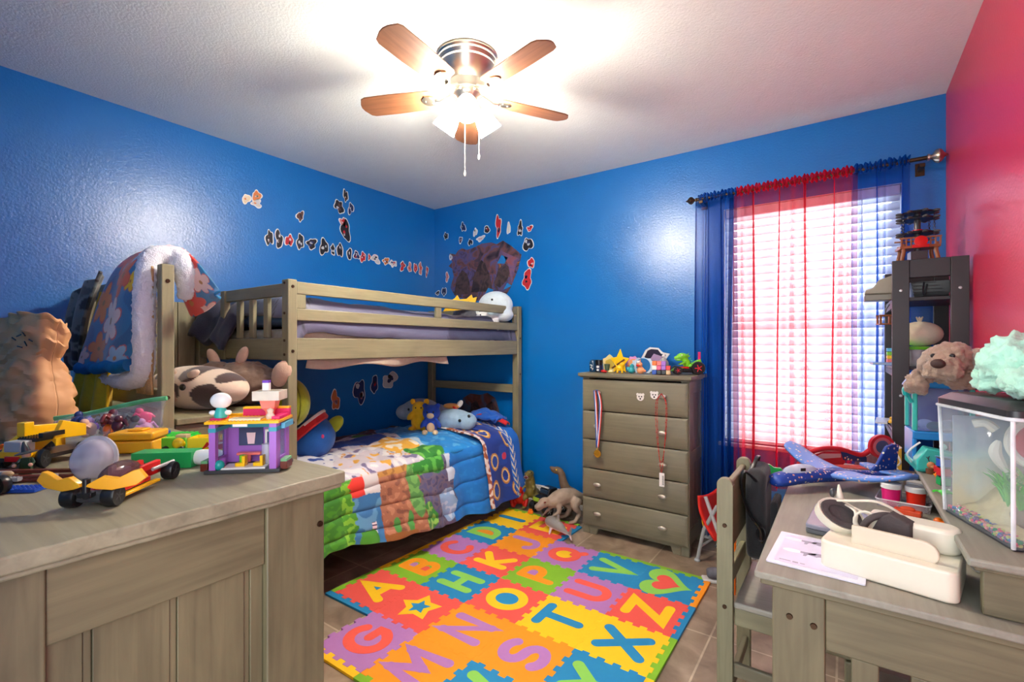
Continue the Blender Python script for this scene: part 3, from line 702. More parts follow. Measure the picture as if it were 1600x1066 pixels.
# lower bunk pillow end
PALE = cloth('pale_grey_blue', (176,190,208))
t = plush('body_pillow', 'pale grey long body pillow lying against the wall on the lower bunk', 'pillow', (-3.02,2.93,.625), 10, lambda k: (k.ell((0,0,.11),(.19,.13,.105)), k.ell((.14,.03,.09),(.13,.10,.08)), k.ell((-.15,-.02,.09),(.08,.1,.07))), PALE, .012)
MB().ell((-.04,-.125,.13),(.011,.006,.011)).out('eye', BLACK, t)
YP = cloth('plush_yellow', (240,186,20))
t = plush('yellow_plush', 'plain yellow plush animal sitting next to the pale body pillow', 'plush toy', (-2.80,2.70,.61), 35, lambda k: (k.ell((0,0,.075),(.07,.062,.08)), k.ell((0,-.005,.185),(.062,.055,.058)), k.ell((-.065,-.035,.13),(.022,.022,.045),(0,35,0)), k.ell((.065,-.035,.13),(.022,.022,.045),(0,-35,0)), k.ell((-.05,-.065,.025),(.03,.045,.026)), k.ell((.05,-.065,.025),(.03,.045,.026))), YP, .007)
for x in (-.055,.055): MB().ell((x,.0,.238),(.022,.014,.024)).out('ear', YP, t)
for x in (-.022,.022): MB().ell((x,-.058,.195),(.006,.004,.007)).out('eye', BLACK, t)
BP = cloth('plush_royal', (28,72,178)); PEACH = cloth('plush_peach', (240,206,160))
t = plush('blue_bear_plush', 'small royal blue plush bear with peach belly sitting on the comforter', 'plush toy', (-2.63,2.66,.612), 35, lambda k: (k.ell((0,0,.06),(.05,.045,.062)), k.ell((0,0,.165),(.07,.062,.064)), k.ell((-.058,-.03,.085),(.018,.02,.042),(0,30,0)), k.ell((.058,-.03,.085),(.018,.02,.042),(0,-30,0)), k.ell((-.05,.0,.22),(.022,.014,.022)), k.ell((.05,0,.22),(.022,.014,.022))), BP, .007)
MB().ell((0,-.03,.055),(.032,.022,.04)).out('belly', PEACH, t); MB().ell((0,-.05,.15),(.03,.02,.024)).out('muzzle', PEACH, t)
for x in (-.024,.024): MB().ell((x,-.057,.176),(.007,.005,.009)).out('eye', BLACK, t)
for x in (-.04,.04): MB().ell((x,-.065,.022),(.022,.035,.021)).out('foot', PEACH, t)
t = plush('blue_grey_cushion', 'pale blue-grey whale-shaped cushion with a black eye near the far bed post', 'cushion', (-2.55,2.83,.625), 15, lambda k: (k.ell((0,0,.085),(.17,.10,.085)), k.ell((.11,-.01,.08),(.09,.085,.07)), k.ell((-.16,.01,.06),(.05,.07,.04))), cloth('whale_blue',(160,194,218)), .01)
MB().ell((.10,-.098,.095),(.013,.007,.013)).out('eye', BLACK, t); MB().ell((.165,-.07,.13),(.012,.008,.012)).out('eye', BLACK, t)
t = thing('orange_figurine', 'small orange and white plush on top of the blue-grey cushion', 'plush toy', (-2.60,2.86,.79), rad(20)); MB().ell((0,0,.02),(.075,.03,.024)).out('body', cloth('orange_white',(216,150,80)), t, ang=180); MB().ell((.07,0,.04),(.022,.016,.034),(0,35,0)).out('ear', WHITE, t); MB().ell((.045,-.03,.005),(.03,.008,.012),(0,35,0)).out('beak', RED, t)
# far end of the upper bunk
t = plush('white_whale_plush', 'round white plush with a black eye sitting over the far corner of the upper rail', 'plush toy', (-2.36,3.13,1.50), 20, lambda k: (k.ell((0,0,.13),(.15,.10,.12)), k.ell((.06,-.02,.05),(.10,.09,.06))), cloth('white_plush',(206,222,230)), .012)
MB().ell((0,-.098,.17),(.009,.006,.009)).out('eye', BLACK, t)
t = plush('white_lamb_plush', 'small white floppy plush squeezed between the upper rails', 'plush toy', (-2.335,3.02,1.44), 30, lambda k: (k.ell((0,0,.06),(.08,.05,.05)), k.ell((-.06,0,.10),(.05,.04,.035)), k.ell((.05,-.02,.01),(.035,.03,.04)), k.ell((-.03,-.03,.02),(.03,.03,.035))), cloth('lamb_white',(222,224,222)), .009, ('fur_tufts', .03, .015))
MB().ell((-.07,-.038,.105),(.006,.004,.006)).out('eye', BLACK, t)
for x in (-.1,-.03): MB().ell((x,.0,.135),(.014,.01,.026)).out('ear', cloth('lamb_white',(222,224,222)), t)
t = plush('grey_plush', 'dark grey soft toy lying along the wall at the far end of the upper bunk', 'plush toy', (-2.62,3.12,1.49), 0, lambda k: (k.ell((0,0,.07),(.20,.08,.075)), k.ell((.17,0,.1),(.06,.06,.05))), cloth('charcoal_fur',(96,96,104)), .012, ('fur_tufts', .03, .02))
MB().ell((.18,-.055,.115),(.007,.005,.007)).out('eye', BLACK, t)
k = MB(); k.prism([(-.15,-.05),(-.09,.035),(-.05,.06),(-.03,.085),(-.01,.05),(.05,.055),(.09,.09),(.10,.06),(.135,.07),(.12,.01),(.09,-.03),(-.02,-.04),(-.08,-.045)], 0, .022, 0, XZ)
k.prism([(-.07,.012),(-.03,.025),(-.03,.01),(-.06,.003)], .0221, .0235, 1, XZ).prism([(.03,.02),(.07,.035),(.06,.015)], .0221, .0235, 1, XZ).prism([(-.06,-.02),(.02,-.002),(.02,-.014),(-.055,-.032)], .0221, .0235, 1, XZ)
o = k.out('yellow_mask', [YEL, BLACK], None, (-2.63,3.01,1.635), rad(32), bevel=.003); tag(o, 'yellow foam mask propped above the upper bunk guard rail', 'mask')
# ------------------------------------------------------------------ grey dresser in the left foreground
dr = thing('dresser', 'large grey washed wooden dresser covered with toys in the left foreground', 'dresser', (-1.7, .36, 0))
def dp(name, boxes, m, bevel=.003, par=None):
    k = MB()
    for a, b in boxes: k.box((a[0]+1.7,a[1]-.36,a[2]), (b[0]+1.7,b[1]-.36,b[2]))
    return k.out(name, m, par or dr, bevel=bevel)
# top board with an uneven worked front edge
k = MB(); pts = []
X0, X1, Y0, Y1 = -2.47+1.7, -.975+1.7, .045-.36, .70-.36
pts = [(X0,Y0)]+[(X1+.0016*math.sin(i*.9)+.004*nz(i*.7,3), Y0+(Y1-Y0)*i/40) for i in range(41)]+[(X1-(X1-X0)*i/30, Y1+.002*math.sin(i*1.3)) for i in range(1,31)]
k.prism(pts, .972, 1.0); k.prism([(x*.992+.0, y*.985) for x, y in pts], .962, .9725)
k.out('top_board', wood('dresser_top_wood', (152,145,120), 0, .6, .5), dr, bevel=.004, seg=3)
for x0 in (-2.44, -1.045):
    for y0, y1 in ((.05,.185),(.524,.659)):
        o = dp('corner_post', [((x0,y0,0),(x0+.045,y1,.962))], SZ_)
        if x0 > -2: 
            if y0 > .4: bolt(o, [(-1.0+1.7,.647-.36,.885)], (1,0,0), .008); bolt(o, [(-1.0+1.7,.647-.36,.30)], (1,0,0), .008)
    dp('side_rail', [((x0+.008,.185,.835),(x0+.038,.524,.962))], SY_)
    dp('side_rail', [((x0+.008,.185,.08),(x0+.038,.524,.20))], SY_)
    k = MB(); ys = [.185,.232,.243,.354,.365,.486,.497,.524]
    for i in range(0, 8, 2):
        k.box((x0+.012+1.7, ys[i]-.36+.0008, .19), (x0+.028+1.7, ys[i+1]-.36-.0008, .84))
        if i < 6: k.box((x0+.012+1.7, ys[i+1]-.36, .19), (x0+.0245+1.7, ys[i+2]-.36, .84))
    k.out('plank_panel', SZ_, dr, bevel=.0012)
dp('back_panel', [((-2.43,.052,.05),(-1.01,.06,.96))], DX)
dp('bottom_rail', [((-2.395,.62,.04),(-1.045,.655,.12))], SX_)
for i, (z0, z1) in enumerate(((.13,.39),(.40,.67),(.68,.95))):
    for x0, x1 in ((-2.385,-1.725),(-1.715,-1.055)):
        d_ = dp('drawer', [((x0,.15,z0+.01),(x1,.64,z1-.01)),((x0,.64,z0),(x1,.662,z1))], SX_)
        for x in (x0+.13, x1-.13):
            MB().lathe([(.001,.03),(.014,.028),(.017,.02),(.008,.01),(.008,0)], 14, 0, T(x+1.7,.662-.36,(z0+z1)/2) @ RX(-90)).out('knob', SILVER, d_)
TZ = 1.001
# paper bag
def paper(name):
    m, n, l, p = newmat(name)
    tc = n.new('ShaderNodeTexCoord'); v = n.new('ShaderNodeTexVoronoi'); v.inputs['Scale'].default_value = 9; v.feature = 'SMOOTH_F1'; l.new(tc.outputs['Object'], v.inputs['Vector'])
    nn = n.new('ShaderNodeTexNoise'); nn.inputs['Scale'].default_value = 3; nn.inputs['Detail'].default_value = 4; l.new(tc.outputs['Object'], nn.inputs['Vector'])
    mx = n.new('ShaderNodeMix'); mx.data_type = 'RGBA'; mx.inputs[6].default_value = lin((196,140,88)); mx.inputs[7].default_value = lin((222,172,122)); l.new(nn.outputs['Fac'], mx.inputs[0]); l.new(mx.outputs[2], p.inputs['Base Color'])
    b = n.new('ShaderNodeBump'); b.inputs['Strength'].default_value = .5; b.inputs['Distance'].default_value = .02; l.new(v.outputs['Distance'], b.inputs['Height']); l.new(b.outputs['Normal'], p.inputs['Normal']); p.inputs['Roughness'].default_value = .6
    return m
bag = thing('paper_bag', 'crumpled brown paper bag with a torn open top at the far left of the dresser', 'paper bag', (-2.235, .365, TZ), rad(12))
def bagf(u, v):
    a = 2*PI*u; c, s = math.cos(a), math.sin(a); h = v
    w = .185*(.93+.09*math.sin(PI*min(1,h/.5))-.10*math.exp(-((h-.66)/.08)**2)+.14*max(0,h-.7)/.3*(c > 0)-.10*h*(c < 0)); d = .072*(1-h*.35)
    q = 4.5; den = (abs(c)**q+abs(s)**q)**(-1/q)
    x, y = w*c*den, d*s*den
    H = .365+.035*math.sin(a+2.6)+.02*nz(c*3,s*3,1)
    pin = math.exp(-((h-.74)/.09)**2)
    y *= 1-.35*pin
    cr = .016*nz(x*9,h*7,y*9)+.010*nz(x*22,h*17,y*20)+.010*abs(nz(x*14+h*9,h*11,y*14))
    return (x+cr*c*h*1.3, y+cr*s*1.4, H*h+.012*nz(c*2,s*2,h*5)*h)
k = MB(); k.grid(bagf, 110, 46); k.prism([(.15*math.cos(a*.26)*1., .075*math.sin(a*.26)) for a in range(24)], 0, .003)
k.out('bag_body', paper('kraft_paper'), bag, ang=28, solid=.0015)
k = MB()
for i, (x, z, r, L) in enumerate(((.055,.30,.5,.025),(.075,.31,-.3,.028),(.095,.315,.9,.022),(.06,.275,.2,.03),(.085,.285,1.1,.02),(.105,.295,.4,.022))):
    k.cb((0,0,0), (L,.002,.0035), 0, 0, T(x+.04,-.066+.004*i,z+.02) @ RY(40*r))
k.out('printed_letters', plastic('ink',(40,30,24)), bag)
# zip bag of small toys
zb = thing('zip_bag', 'clear plastic zip bag with a green seal, full of small toys', 'plastic bag', (-1.86,.49,TZ), rad(38))
def zf(u, v):
    a = 2*PI*u; h = v; w = .135+.03*h+.012*nz(u*8,h*3); d = .075*(1-h)**.7+.003
    return (w*math.cos(a)*(1-.05*math.sin(3*a)), d*math.sin(a)+.012*nz(u*7,h*6,3), .005+(.095+.03*math.cos(a)*h)*h+.006*nz(u*10,h*5,1))
MB().grid(zf, 60, 18).out('clear_film', clear('clear_bag_film', (240,245,248), .22, .12), zb, ang=50)
MB().tube([(-.168+.336*i/10,.004*math.sin(i),.104-.03+.06*i/10-.004*math.sin(i*.6)) for i in range(11)], .0045, 8, flat=1.6).out('zip_seal', clear('green_seal', (120,210,150), .75, .3), zb)
ZT = [('dark plum toy beast','plum',plastic('plum',(84,34,52)),(.045,-.035,.035)),('black spiky toy creature','spiky',BLACK,(.075,-.02,.03)),('maroon toy monster','maroon',plastic('maroon',(110,28,34)),(.01,-.02,.05)),('navy toy figure','navy',plastic('navy_toy',(34,50,110)),(-.075,-.03,.045)),('grey toy robot','robot',LGREY,(-.02,.01,.045)),('magenta toy bird','bird',plastic('magenta',(226,40,110)),(.085,.015,.05)),('red toy figure','red',RED,(.0,.0,.03)),('purple toy creature','purple',PUR,(-.055,-.01,.025)),('blue toy figure','blue',BLU,(-.09,.01,.03)),('black toy bat with red wings','black',DGREY,(.06,0,.05)),('orange toy beast','orange',ORA,(.02,-.03,.02)),('olive toy soldier','olive',plastic('olive',(110,104,50)),(-.03,.02,.02)),('pink toy pony','pink',mat('plastic_lilac',(214,150,206),.3),(.105,-.005,.02)),('flesh coloured toy doll','doll',plastic('flesh',(226,176,150)),(-.04,-.035,.025))]
for i, (nm, _, m_, p) in enumerate(ZT):
    q = random.Random(i+3); kx = MB()
    kx.ell((0,0,.02),(.024,.016,.022),(q.uniform(-40,40),q.uniform(-40,40),0)); kx.ell((.01,0,.042),(.012,.011,.012))
    for s in (-1,1): kx.tube([(0,s*.008,.022),(s*.018,s*.014,.03+.01*q.random()),(s*.028,s*.018,.02)], [.007,.006,.004], 6)
    kx.ell((-.012,0,.008),(.009,.012,.008)).ell((.012,.006,.006),(.010,.008,.007))
    o = kx.out('toy_figure', m_, None, tuple(Vector((-1.86,.49,TZ)) + Matrix.Rotation(rad(38),3,'Z') @ Vector(p)), rad(i*50), ang=60)
    tag(o, nm+' jumbled inside the clear zip bag', 'toy', 'toys in the zip bag')
# brick helper
def studs(k, x0, x1, y0, y1, z, mi=0, p=.008, r=.0024, h=.0018):
    nx, ny = max(1, int((x1-x0)/p+.01)), max(1, int((y1-y0)/p+.01))
    for i in range(nx):
        for j in range(ny):
            x, y = x0+(i+.5)*(x1-x0)/nx, y0+(j+.5)*(y1-y0)/ny
            k.lathe([(r,0),(r,h)], 8, mi, T(x,y,z))
def wheel(par, x, y, z, r, w, rimm=DGREY, nm='wheel', tyre=BLACK, ax='y'):
    xf = T(x,y,z) @ (RX(90) if ax == 'y' else RY(90))
    o = MB().lathe([(r*.55,-w/2),(r*.92,-w/2),(r,-w*.32),(r,w*.32),(r*.92,w/2),(r*.55,w/2)], 22, 0, xf).out(nm, tyre, par)
    k = MB().lathe([(r*.1,-w*.42),(r*.56,-w*.40),(r*.56,w*.40),(r*.1,w*.42)], 18, 0, xf)
    for s in (-1, 1):
        for i in range(5): k.cb((0,0,0), (r*.5,r*.12,w*.12), 0, 0, xf @ RZ(72*i) @ T(r*.3,0,s*w*.46))
    k.out('rim', rimm, o)
    return o
# race car
rc = thing('toy_race_car', 'red and yellow brick-built race car with a smoked canopy and wide rear wings', 'toy car', (-1.158,.292,TZ), rad(132)); rc.scale = (1.1,1.0,1.12)
k = MB(); k.box((-.028,-.019,.008),(.055,.019,.016)).box((-.03,-.022,.010),(-.008,.022,.024)); k.out('chassis', DGREY, rc, bevel=.0015)
k = MB(); k.box((.0,-.031,.014),(.085,.031,.022)); k.prism([(.0,.022),(.05,.040),(.10,.037),(.16,.022),(.16,.016),(.0,.016)], -.018, .018, 0, XZ).box((.07,-.022,.03),(.13,-.012,.043)).box((.07,.012,.03),(.13,.022,.043)); k.out('body', RED, rc, bevel=.002)
k = MB()
for s in (-1,1): k.box((.0,s*.035-.005,.008),(.10,s*.035+.005,.013))
k.out('side_skirt', YEL, rc, bevel=.001)
MB().ell((.045,0,.034),(.05,.024,.026)).out('canopy', clear('smoked_plastic', (120,90,92), .45, .08), rc)
k = MB(); k.cb((.045,0,.04),(.03,.02,.014)).cb((.03,.004,.047),(.012,.008,.016)); k.out('pilot', mat('plastic_lilac',(214,150,206),.3), rc, bevel=.001)
GY = plastic('amber', (240,172,26))
for s in (-1,1):
    k = MB(); k.prism([(.006,-.006),(.03,.012),(.055,.004),(.078,.02),(.09,.024),(.102,.0),(.085,-.018),(.045,-.026),(.02,-.02),(.004,-.012)], -.005, .005, 0, T(-.040,0,.046) @ Matrix.Diagonal((1,.92,.62,1)) @ RZ(90 if s > 0 else -90) @ RZ(-12*s) @ XZ)
    k.out('rear_wing', GY, rc, bevel=.001)
MB().cyl((-.036,0,.018),(-.036,0,.05),.006).box((-.042,-.012,.02),(-.03,.012,.028)).out('wing_mount', BLACK, rc, bevel=.001)
for x, y in ((-.022,-.034),(-.022,.034),(.142,-.034),(.142,.034)): wheel(rc, x, y, .0175, .0175, .022)
k = MB(); k.cyl((.142,-.03,.018),(.142,.03,.018),.003,n=8).cyl((.10,-.024,.03),(.15,-.036,.034),.0035).cyl((.10,.024,.03),(.15,.036,.034),.0035); k.out('front_axle', LGREY, rc)
# clear plastic dome lid
o = thing('plastic_dome', 'cloudy clear plastic dome standing behind the race car', 'dome', (-1.395,.318,TZ), rad(35))
MB().lathe([(.001,.0),(.034,-.004),(.044,-.014),(.048,-.028),(.0465,-.028),(.043,-.016),(.033,-.006),(.001,-.002)], 30, 0, T(0,.0,.042) @ RX(78), caps=False).out('shell', clear('cloudy_dome', (226,222,232), .5, .2), o, ang=60)
MB().lathe([(.047,-.026),(.055,-.027),(.055,-.031),(.047,-.03)], 30, 0, T(0,.0,.042) @ RX(78), caps=False).box((-.06,-.034,0.0),(-.03,-.026,.02)).out('rim', clear('cloudy_rim', (236,232,236), .6, .2), o)
# orange case
ca = thing('toy_case', 'amber yellow lidded plastic case behind the green block', 'case', (-1.64,.495,TZ), rad(45))
MB().box((-.055,-.04,0),(.055,.04,.034)).out('case_body', GY, ca, bevel=.005)
k = MB(); k.box((-.057,-.042,.036),(.057,.042,.058)); k.out('lid', GY, ca, bevel=.006); MB().box((-.02,-.02,.058),(.02,.02,.064)).out('lid_boss', GY, ca, bevel=.003)
# green block with a white bottle end
gb = thing('green_block', 'bright green rectangular plastic block with a white bottle-shaped end', 'toy block', (-1.355,.485,TZ), rad(42))
MB().box((-.09,-.022,0),(.045,.03,.038)).box((-.02,-.0225,.0375),(-.018,.0305,.0385)).out('block', GRN, gb, bevel=.003)
MB().lathe([(.001,0),(.017,.0),(.019,.01),(.019,.045),(.012,.068),(.008,.07),(.001,.07)], 18, 0, T(.045,.004,.02) @ RY(90)).out('white_end', WHITE, gb)
# yellow truck
yt = thing('toy_truck', 'yellow and black brick-built dump truck', 'toy truck', (-1.66,.285,TZ), rad(122)); yt.scale = (.78,.82,1.25)
MB().box((-.06,-.05,.014),(.14,.05,.022)).out('chassis', BLACK, yt)
k = MB(); k.box((-.062,-.045,.022),(-.03,.045,.034)); k.out('bumper', YEL, yt, bevel=.001)
MB().box((-.066,-.022,.016),(-.056,.022,.026)).out('tail_panel', RED, yt, bevel=.001)
MB().box((-.064,-.026,.034),(-.02,.026,.054)).box((-.05,.026,.036),(-.03,.04,.05)).out('engine_block', LGREY, yt, bevel=.002)
k = MB(); k.box((-.03,-.04,.05),(.06,.02,.057)); studs(k,-.03,.06,-.04,.02,.057); k.box((-.02,-.05,.057),(.05,-.036,.066)); k.out('deck', BLACK, yt)
k = MB()
k.prism([(-.05,.02),(-.035,.045),(.04,.075),(.13,.07),(.135,.05),(.06,.02)], -.058, -.044, 0, XZ).prism([(.02,.05),(.05,.085),(.13,.07),(.13,.045)], .03, .045, 0, XZ).box((.06,-.044,.05),(.13,.03,.06)).box((-.01,.02,.057),(.02,.045,.085)); k.out('dump_body', YEL, yt, bevel=.0015)
for x, y in ((-.03,-.06),(-.03,.06),(.10,-.06),(.10,.06)): wheel(yt, x, y, .018, .018, .02)
# toy figure with pointed hat
wf = thing('toy_figure', 'small toy figure in a dark pointed hat and green coat', 'toy figure', (-1.56,.255,TZ), rad(60))
MB().prism([(-.012,0),(.012,0),(.010,.012),(.0085,.038),(-.0085,.038),(-.011,.012)], -.006, .006, 0, XZ).out('coat', plastic('bottle_green',(34,66,40)), wf, bevel=.001)
for s in (-1,1): k = MB(); k.tube([(s*.009,0,.035),(s*.014,-.004,.027),(s*.014,-.014,.024)], [.0038,.0036,.003], 8); a_ = k.out('arm', plastic('bottle_green',(34,66,40)), wf); MB().ell((s*.014,-.018,.024),(.0042,.004,.0042)).out('hand', plastic('flesh',(226,176,150)), a_)
MB().lathe([(.001,0),(.007,.001),(.0078,.004),(.0078,.010),(.006,.013),(.001,.0135)], 16, 0, T(0,0,.039)).out('head', plastic('flesh',(226,176,150)), wf)
MB().lathe([(.001,.0),(.020,-.002),(.020,.0),(.0085,.003),(.007,.012),(.003,.024),(.001,.026)], 18, 0, T(0,0,.050) @ RY(-10)).out('hat', DGREY, wf)
# brown boat / beams and small pieces at the left
bt = thing('toy_raft', 'reddish brown brick-built raft with grey deck pieces', 'toy boat', (-1.47,.262,TZ), rad(40))
k = MB(); k.box((-.10,-.014,.004),(.07,.0,.012)).box((-.10,.006,.012),(.08,.018,.02)).box((-.09,-.02,.0),(.05,-.012,.006)); k.out('beam', plastic('reddish_brown',(104,40,26)), bt, bevel=.001)
k = MB(); k.box((-.09,-.03,.004),(-.02,-.018,.012)); studs(k,-.09,-.02,-.03,-.018,.012); k.cb((-.06,-.02,.018),(.03,.012,.012)); k.out('deck_piece', LGREY, bt)
MB().ell((-.045,-.024,.02),(.012,.007,.006)).out('cargo', TAN, bt)
bp_ = thing('brick_plate', 'flat blue brick plate lying in front of the brown raft', 'toy bricks', (-1.385,.222,TZ), rad(40)); k = MB(); k.box((-.035,-.016,0),(.035,.016,.0065)); studs(k,-.035,.035,-.016,.016,.0065); k.out('plate', BLU, bp_)
k = MB(); k.box((-.02,-.008,.0),(.006,.008,.012)); k.out('clip', WHITE, bp_, T(-.03,-.004,.007).to_translation(), bevel=.002)
gw = thing('toy_buggy', 'grey brick-built buggy with a black wheel at the left edge of the dresser', 'toy car', (-1.385,.16,TZ), rad(30))
k = MB(); k.box((-.06,-.02,.012),(.02,.02,.03)).box((-.05,-.014,.03),(-.01,.014,.055)).prism([(-.02,.03),(.03,.03),(.01,.05)], -.014, .014, 0, XZ); k.out('body', DGREY, gw, bevel=.002)
MB().ell((-.02,0,.058),(.014,.013,.014)).out('driver_helmet', LGREY, gw)
for x, y in ((.012,-.028),(.012,.028),(-.045,-.028),(-.045,.028)): wheel(gw, x, y, .019, .019, .016)
for nm, lab, m_, p, d_ in (('toy_brick','long orange brick with red studs beside the paper bag',ORA,(-1.80,.27),(.12,.032,.022)),('toy_brick','short red brick in front of the blue one at the left edge',RED,(-1.64,.19),(.06,.03,.02)),('toy_brick','blue brick lying left of the figure in the pointed hat',BLU,(-1.72,.215),(.05,.032,.03)),('toy_brick','stacked yellow brick behind the yellow truck',YEL,(-1.90,.355),(.07,.032,.03)),('toy_brick','small orange brick between paper bag and yellow truck',ORA,(-1.93,.29),(.05,.03,.02)),('toy_brick','black antenna brick standing behind the pointed hat',BLACK,(-1.70,.275),(.014,.014,.055))):
    k = MB(); k.box((-d_[0]/2,-d_[1]/2,0),(d_[0]/2,d_[1]/2,d_[2])); studs(k,-d_[0]/2,d_[0]/2,-d_[1]/2,d_[1]/2,d_[2])
    tag(k.out(nm, m_, None, (p[0],p[1],TZ), rad(40), ang=30), lab, 'toy brick', 'loose bricks on the dresser')
# green stud plate, lime cart, yellow box
gp = thing('brick_plate', 'green ridged base plate with two blue bricks at the back of the dresser', 'toy bricks', (-1.70,.60,TZ), rad(40))
k = MB(); k.box((-.06,-.04,0),(.06,.04,.02))
for i in range(8): k.box((-.056+i*.0145,-.04,.02),(-.049+i*.0145,.04,.026))
k.out('plate', plastic('leaf_green',(40,190,50)), gp)
k = MB(); k.box((-.06,-.01,.02),(-.02,.02,.034)); studs(k,-.06,-.02,-.01,.02,.034,p=.02,r=.006,h=.006); k.out('blue_brick', BLU, gp)
lc = thing('toy_cart', 'lime green and yellow little wheeled cart beside the amber case', 'toy car', (-1.545,.555,TZ), rad(40))
MB().box((-.035,-.014,.01),(.03,.014,.04)).out('body', LIME, lc, bevel=.002); MB().ell((.012,-.012,.024),(.018,.012,.016)).out('nose', YEL, lc); MB().box((.0,-.01,.03),(.03,.012,.048)).out('cab', TAN, lc, bevel=.002)
for x in (-.022,.02): wheel(lc, x, -.017, .009, .009, .008); wheel(lc, x, .017, .009, .009, .008)
yb = thing('toy_box', 'yellow cardboard toy box with a red flame logo behind the toy house', 'box', (-1.43,.625,TZ), rad(43))
k = MB(); k.box((-.08,-.025,0),(.085,.03,.002)).box((-.08,-.025,0),(.085,-.023,.045)).box((-.08,.028,0),(.085,.03,.045)).box((-.08,-.025,0),(-.078,.03,.045)).box((.083,-.025,0),(.085,.03,.045)); k.out('carton', plastic('carton_yellow',(248,216,30),.5), yb)
MB().prism([(-.045,.012),(-.03,.034),(-.02,.026),(.0,.038),(.03,.040),(.05,.034),(.035,.03),(.05,.02),(.02,.018),(-.01,.008),(-.03,.02)], .0252, .0258, 0, XZ).out('logo', RED, yb)
MB().prism([(-.03,.02),(-.018,.03),(.0,.033),(.03,.034),(.02,.03),(-.005,.026),(.0,.014),(-.012,.024)], .0258, .0262, 0, XZ).out('logo', WHITE, yb)
MB().prism([(.0,.002),(.03,.012),(.07,.012),(.08,.002)], .0252, .026, 0, XZ).out('printed_car', DGREY, yb)
# toy house
th = thing('toy_house', 'purple and yellow brick-built toy cafe with an open front', 'toy house', (-1.188,.583,TZ), rad(43))
LAV = plastic('lavender',(172,112,204)); AZ = plastic('sky',(96,184,220)); YO = plastic('bright_amber',(252,190,20)); MAG = plastic('magenta',(226,40,110))
W = .079
MB().box((-W-.004,-.052,0),(W+.004,.05,.008)).out('base_plate', DGREY, th, bevel=.0008)
k = MB()
k.box((-W+.006,-.05,.008),(-W+.020,-.034,.116)).box((W-.020,-.05,.008),(W-.004,-.034,.116)).box((-W+.006,.032,.008),(W-.004,.044,.116))
for x in (-W+.006, W-.012):
    k.box((x,-.034,.008),(x+.008,.032,.03)).box((x,-.034,.096),(x+.008,.032,.116)).box((x,-.034,.03),(x+.008,-.022,.096)).box((x,.02,.03),(x+.008,.032,.096))
k.out('walls', LAV, th, bevel=.0006)
MB().box((-W+.005,-.051,.096),(-W+.021,.045,.106)).box((W-.021,-.051,.096),(W-.003,.045,.106)).box((-W+.02,.028,.094),(W-.02,.034,.116)).out('teal_band', plastic('band_teal',(60,160,180)), th, bevel=.0005)
MB().box((W-.003,-.02,.098),(W+.006,.044,.112)).out('azure_ledge', AZ, th, bevel=.001)
for x in (-W+.008, W-.009): MB().box((x,-.022,.03),(x+.0015,.02,.096)).out('window_pane', clear('toy_glass',(200,214,236),.3), th)
MB().box((-.02-.018,.026,.05),(.018,.03,.094)).out('menu_window', clear('dark_toy_glass',(90,100,140),.7), th)
MB().prism([(-.02,-.016),(-.005,-.016),(-.002,.012),(-.023,.012)], .0, .002, 0, T(.004,.025,.07) @ XZ).out('cup_emblem', plastic('pale_pink',(248,214,220)), th)
MB().box((.024,.022,.012),(.05,.031,.09)).out('door_frame', WHITE, th, bevel=.001); MB().box((.03,.02,.04),(.046,.023,.084)).out('door_pane', clear('dark_toy_glass',(90,100,140),.7), th)
MB().box((-.05,-.045,.008),(.048,.0,.012)).out('floor_tile', WHITE, th)
for x in (-.012,.028):
    k = MB(); k.box((x-.011,-.034,.012),(x+.011,-.016,.020)).box((x+.004,-.034,.02),(x+.011,-.016,.036)); k.out('seat', YEL, th, bevel=.001)
MB().cyl((-.012,-.018,.02),(-.012,-.018,.036),.007).out('lime_cup', LIME, th); MB().box((-.035,.004,.03),(.02,.02,.036)).cyl((-.01,.012,.012),(-.01,.012,.03),.006).out('counter', CORAL, th, bevel=.001)
MB().ell((-.055,-.04,.018),(.012,.011,.012)).out('teal_bush', TEAL, th)
MB().cyl((-.058,-.02,.012),(-.058,-.02,.03),.009).out('purple_stool', PUR, th)
MB().cyl((.038,-.0,.012),(.038,-.0,.058),.013).out('glass_jar', clear('jar_clear',(240,240,250),.35), th)
for sx_ in (-1, 1):
    o = MB().box((sx_*.088-.008,-.04,.004),(sx_*.088+.008,.0,.022)).out('planter', plastic('reddish_brown',(104,40,26)), th, bevel=.001); MB().box((sx_*.088-.007,-.039,.022),(sx_*.088+.007,-.001,.028)).out('planter_grass', plastic('sage',(110,170,120)), o)
k = MB(); k.box((-W-.001,-.056,.116),(W+.003,.048,.122)); studs(k,-W,W,-.056,.048,.122); k.out('roof_plate', YO, th)
k = MB(); k.box((-W+.004,-.04,.1225),(-W+.03,-.0,.128)).box((-.03,.03,.1225),(W,.046,.140)).box((W-.018,-.04,.1225),(W,.03,.13)); k.out('roof_trim', MAG, th, bevel=.0006)
k = MB(); k.box((-.03,.03,.1405),(W,.046,.145)).box((-W,.036,.1225),(-.03,.046,.128)); k.out('parapet', YO, th)
MB().box((-.03,-.05,.1225),(.04,-.02,.1275)).out('roof_tile', plastic('cream_tile',(250,232,190)), th)
MB().box((-.018,-.058,.110),(.014,-.0555,.116)).out('sign_tile', WHITE, th)
fg = MB().lathe([(.001,0),(.013,0),(.015,.006),(.011,.02),(.008,.024),(.001,.024)], 18, 0, T(-.055,-.03,.1285)).out('figure_body', plastic('mint',(60,180,170)), th)
MB().ell((0,0,.040),(.0235,.015,.019),nu=22,nv=14).out('figure_head', WHITE, th, T(-.055,-.03,.1285).to_translation())
for s in (-1,1): MB().ell((-.055+s*.017,-.033,.1405),(.008,.006,.006)).out('figure_arm', WHITE, th)
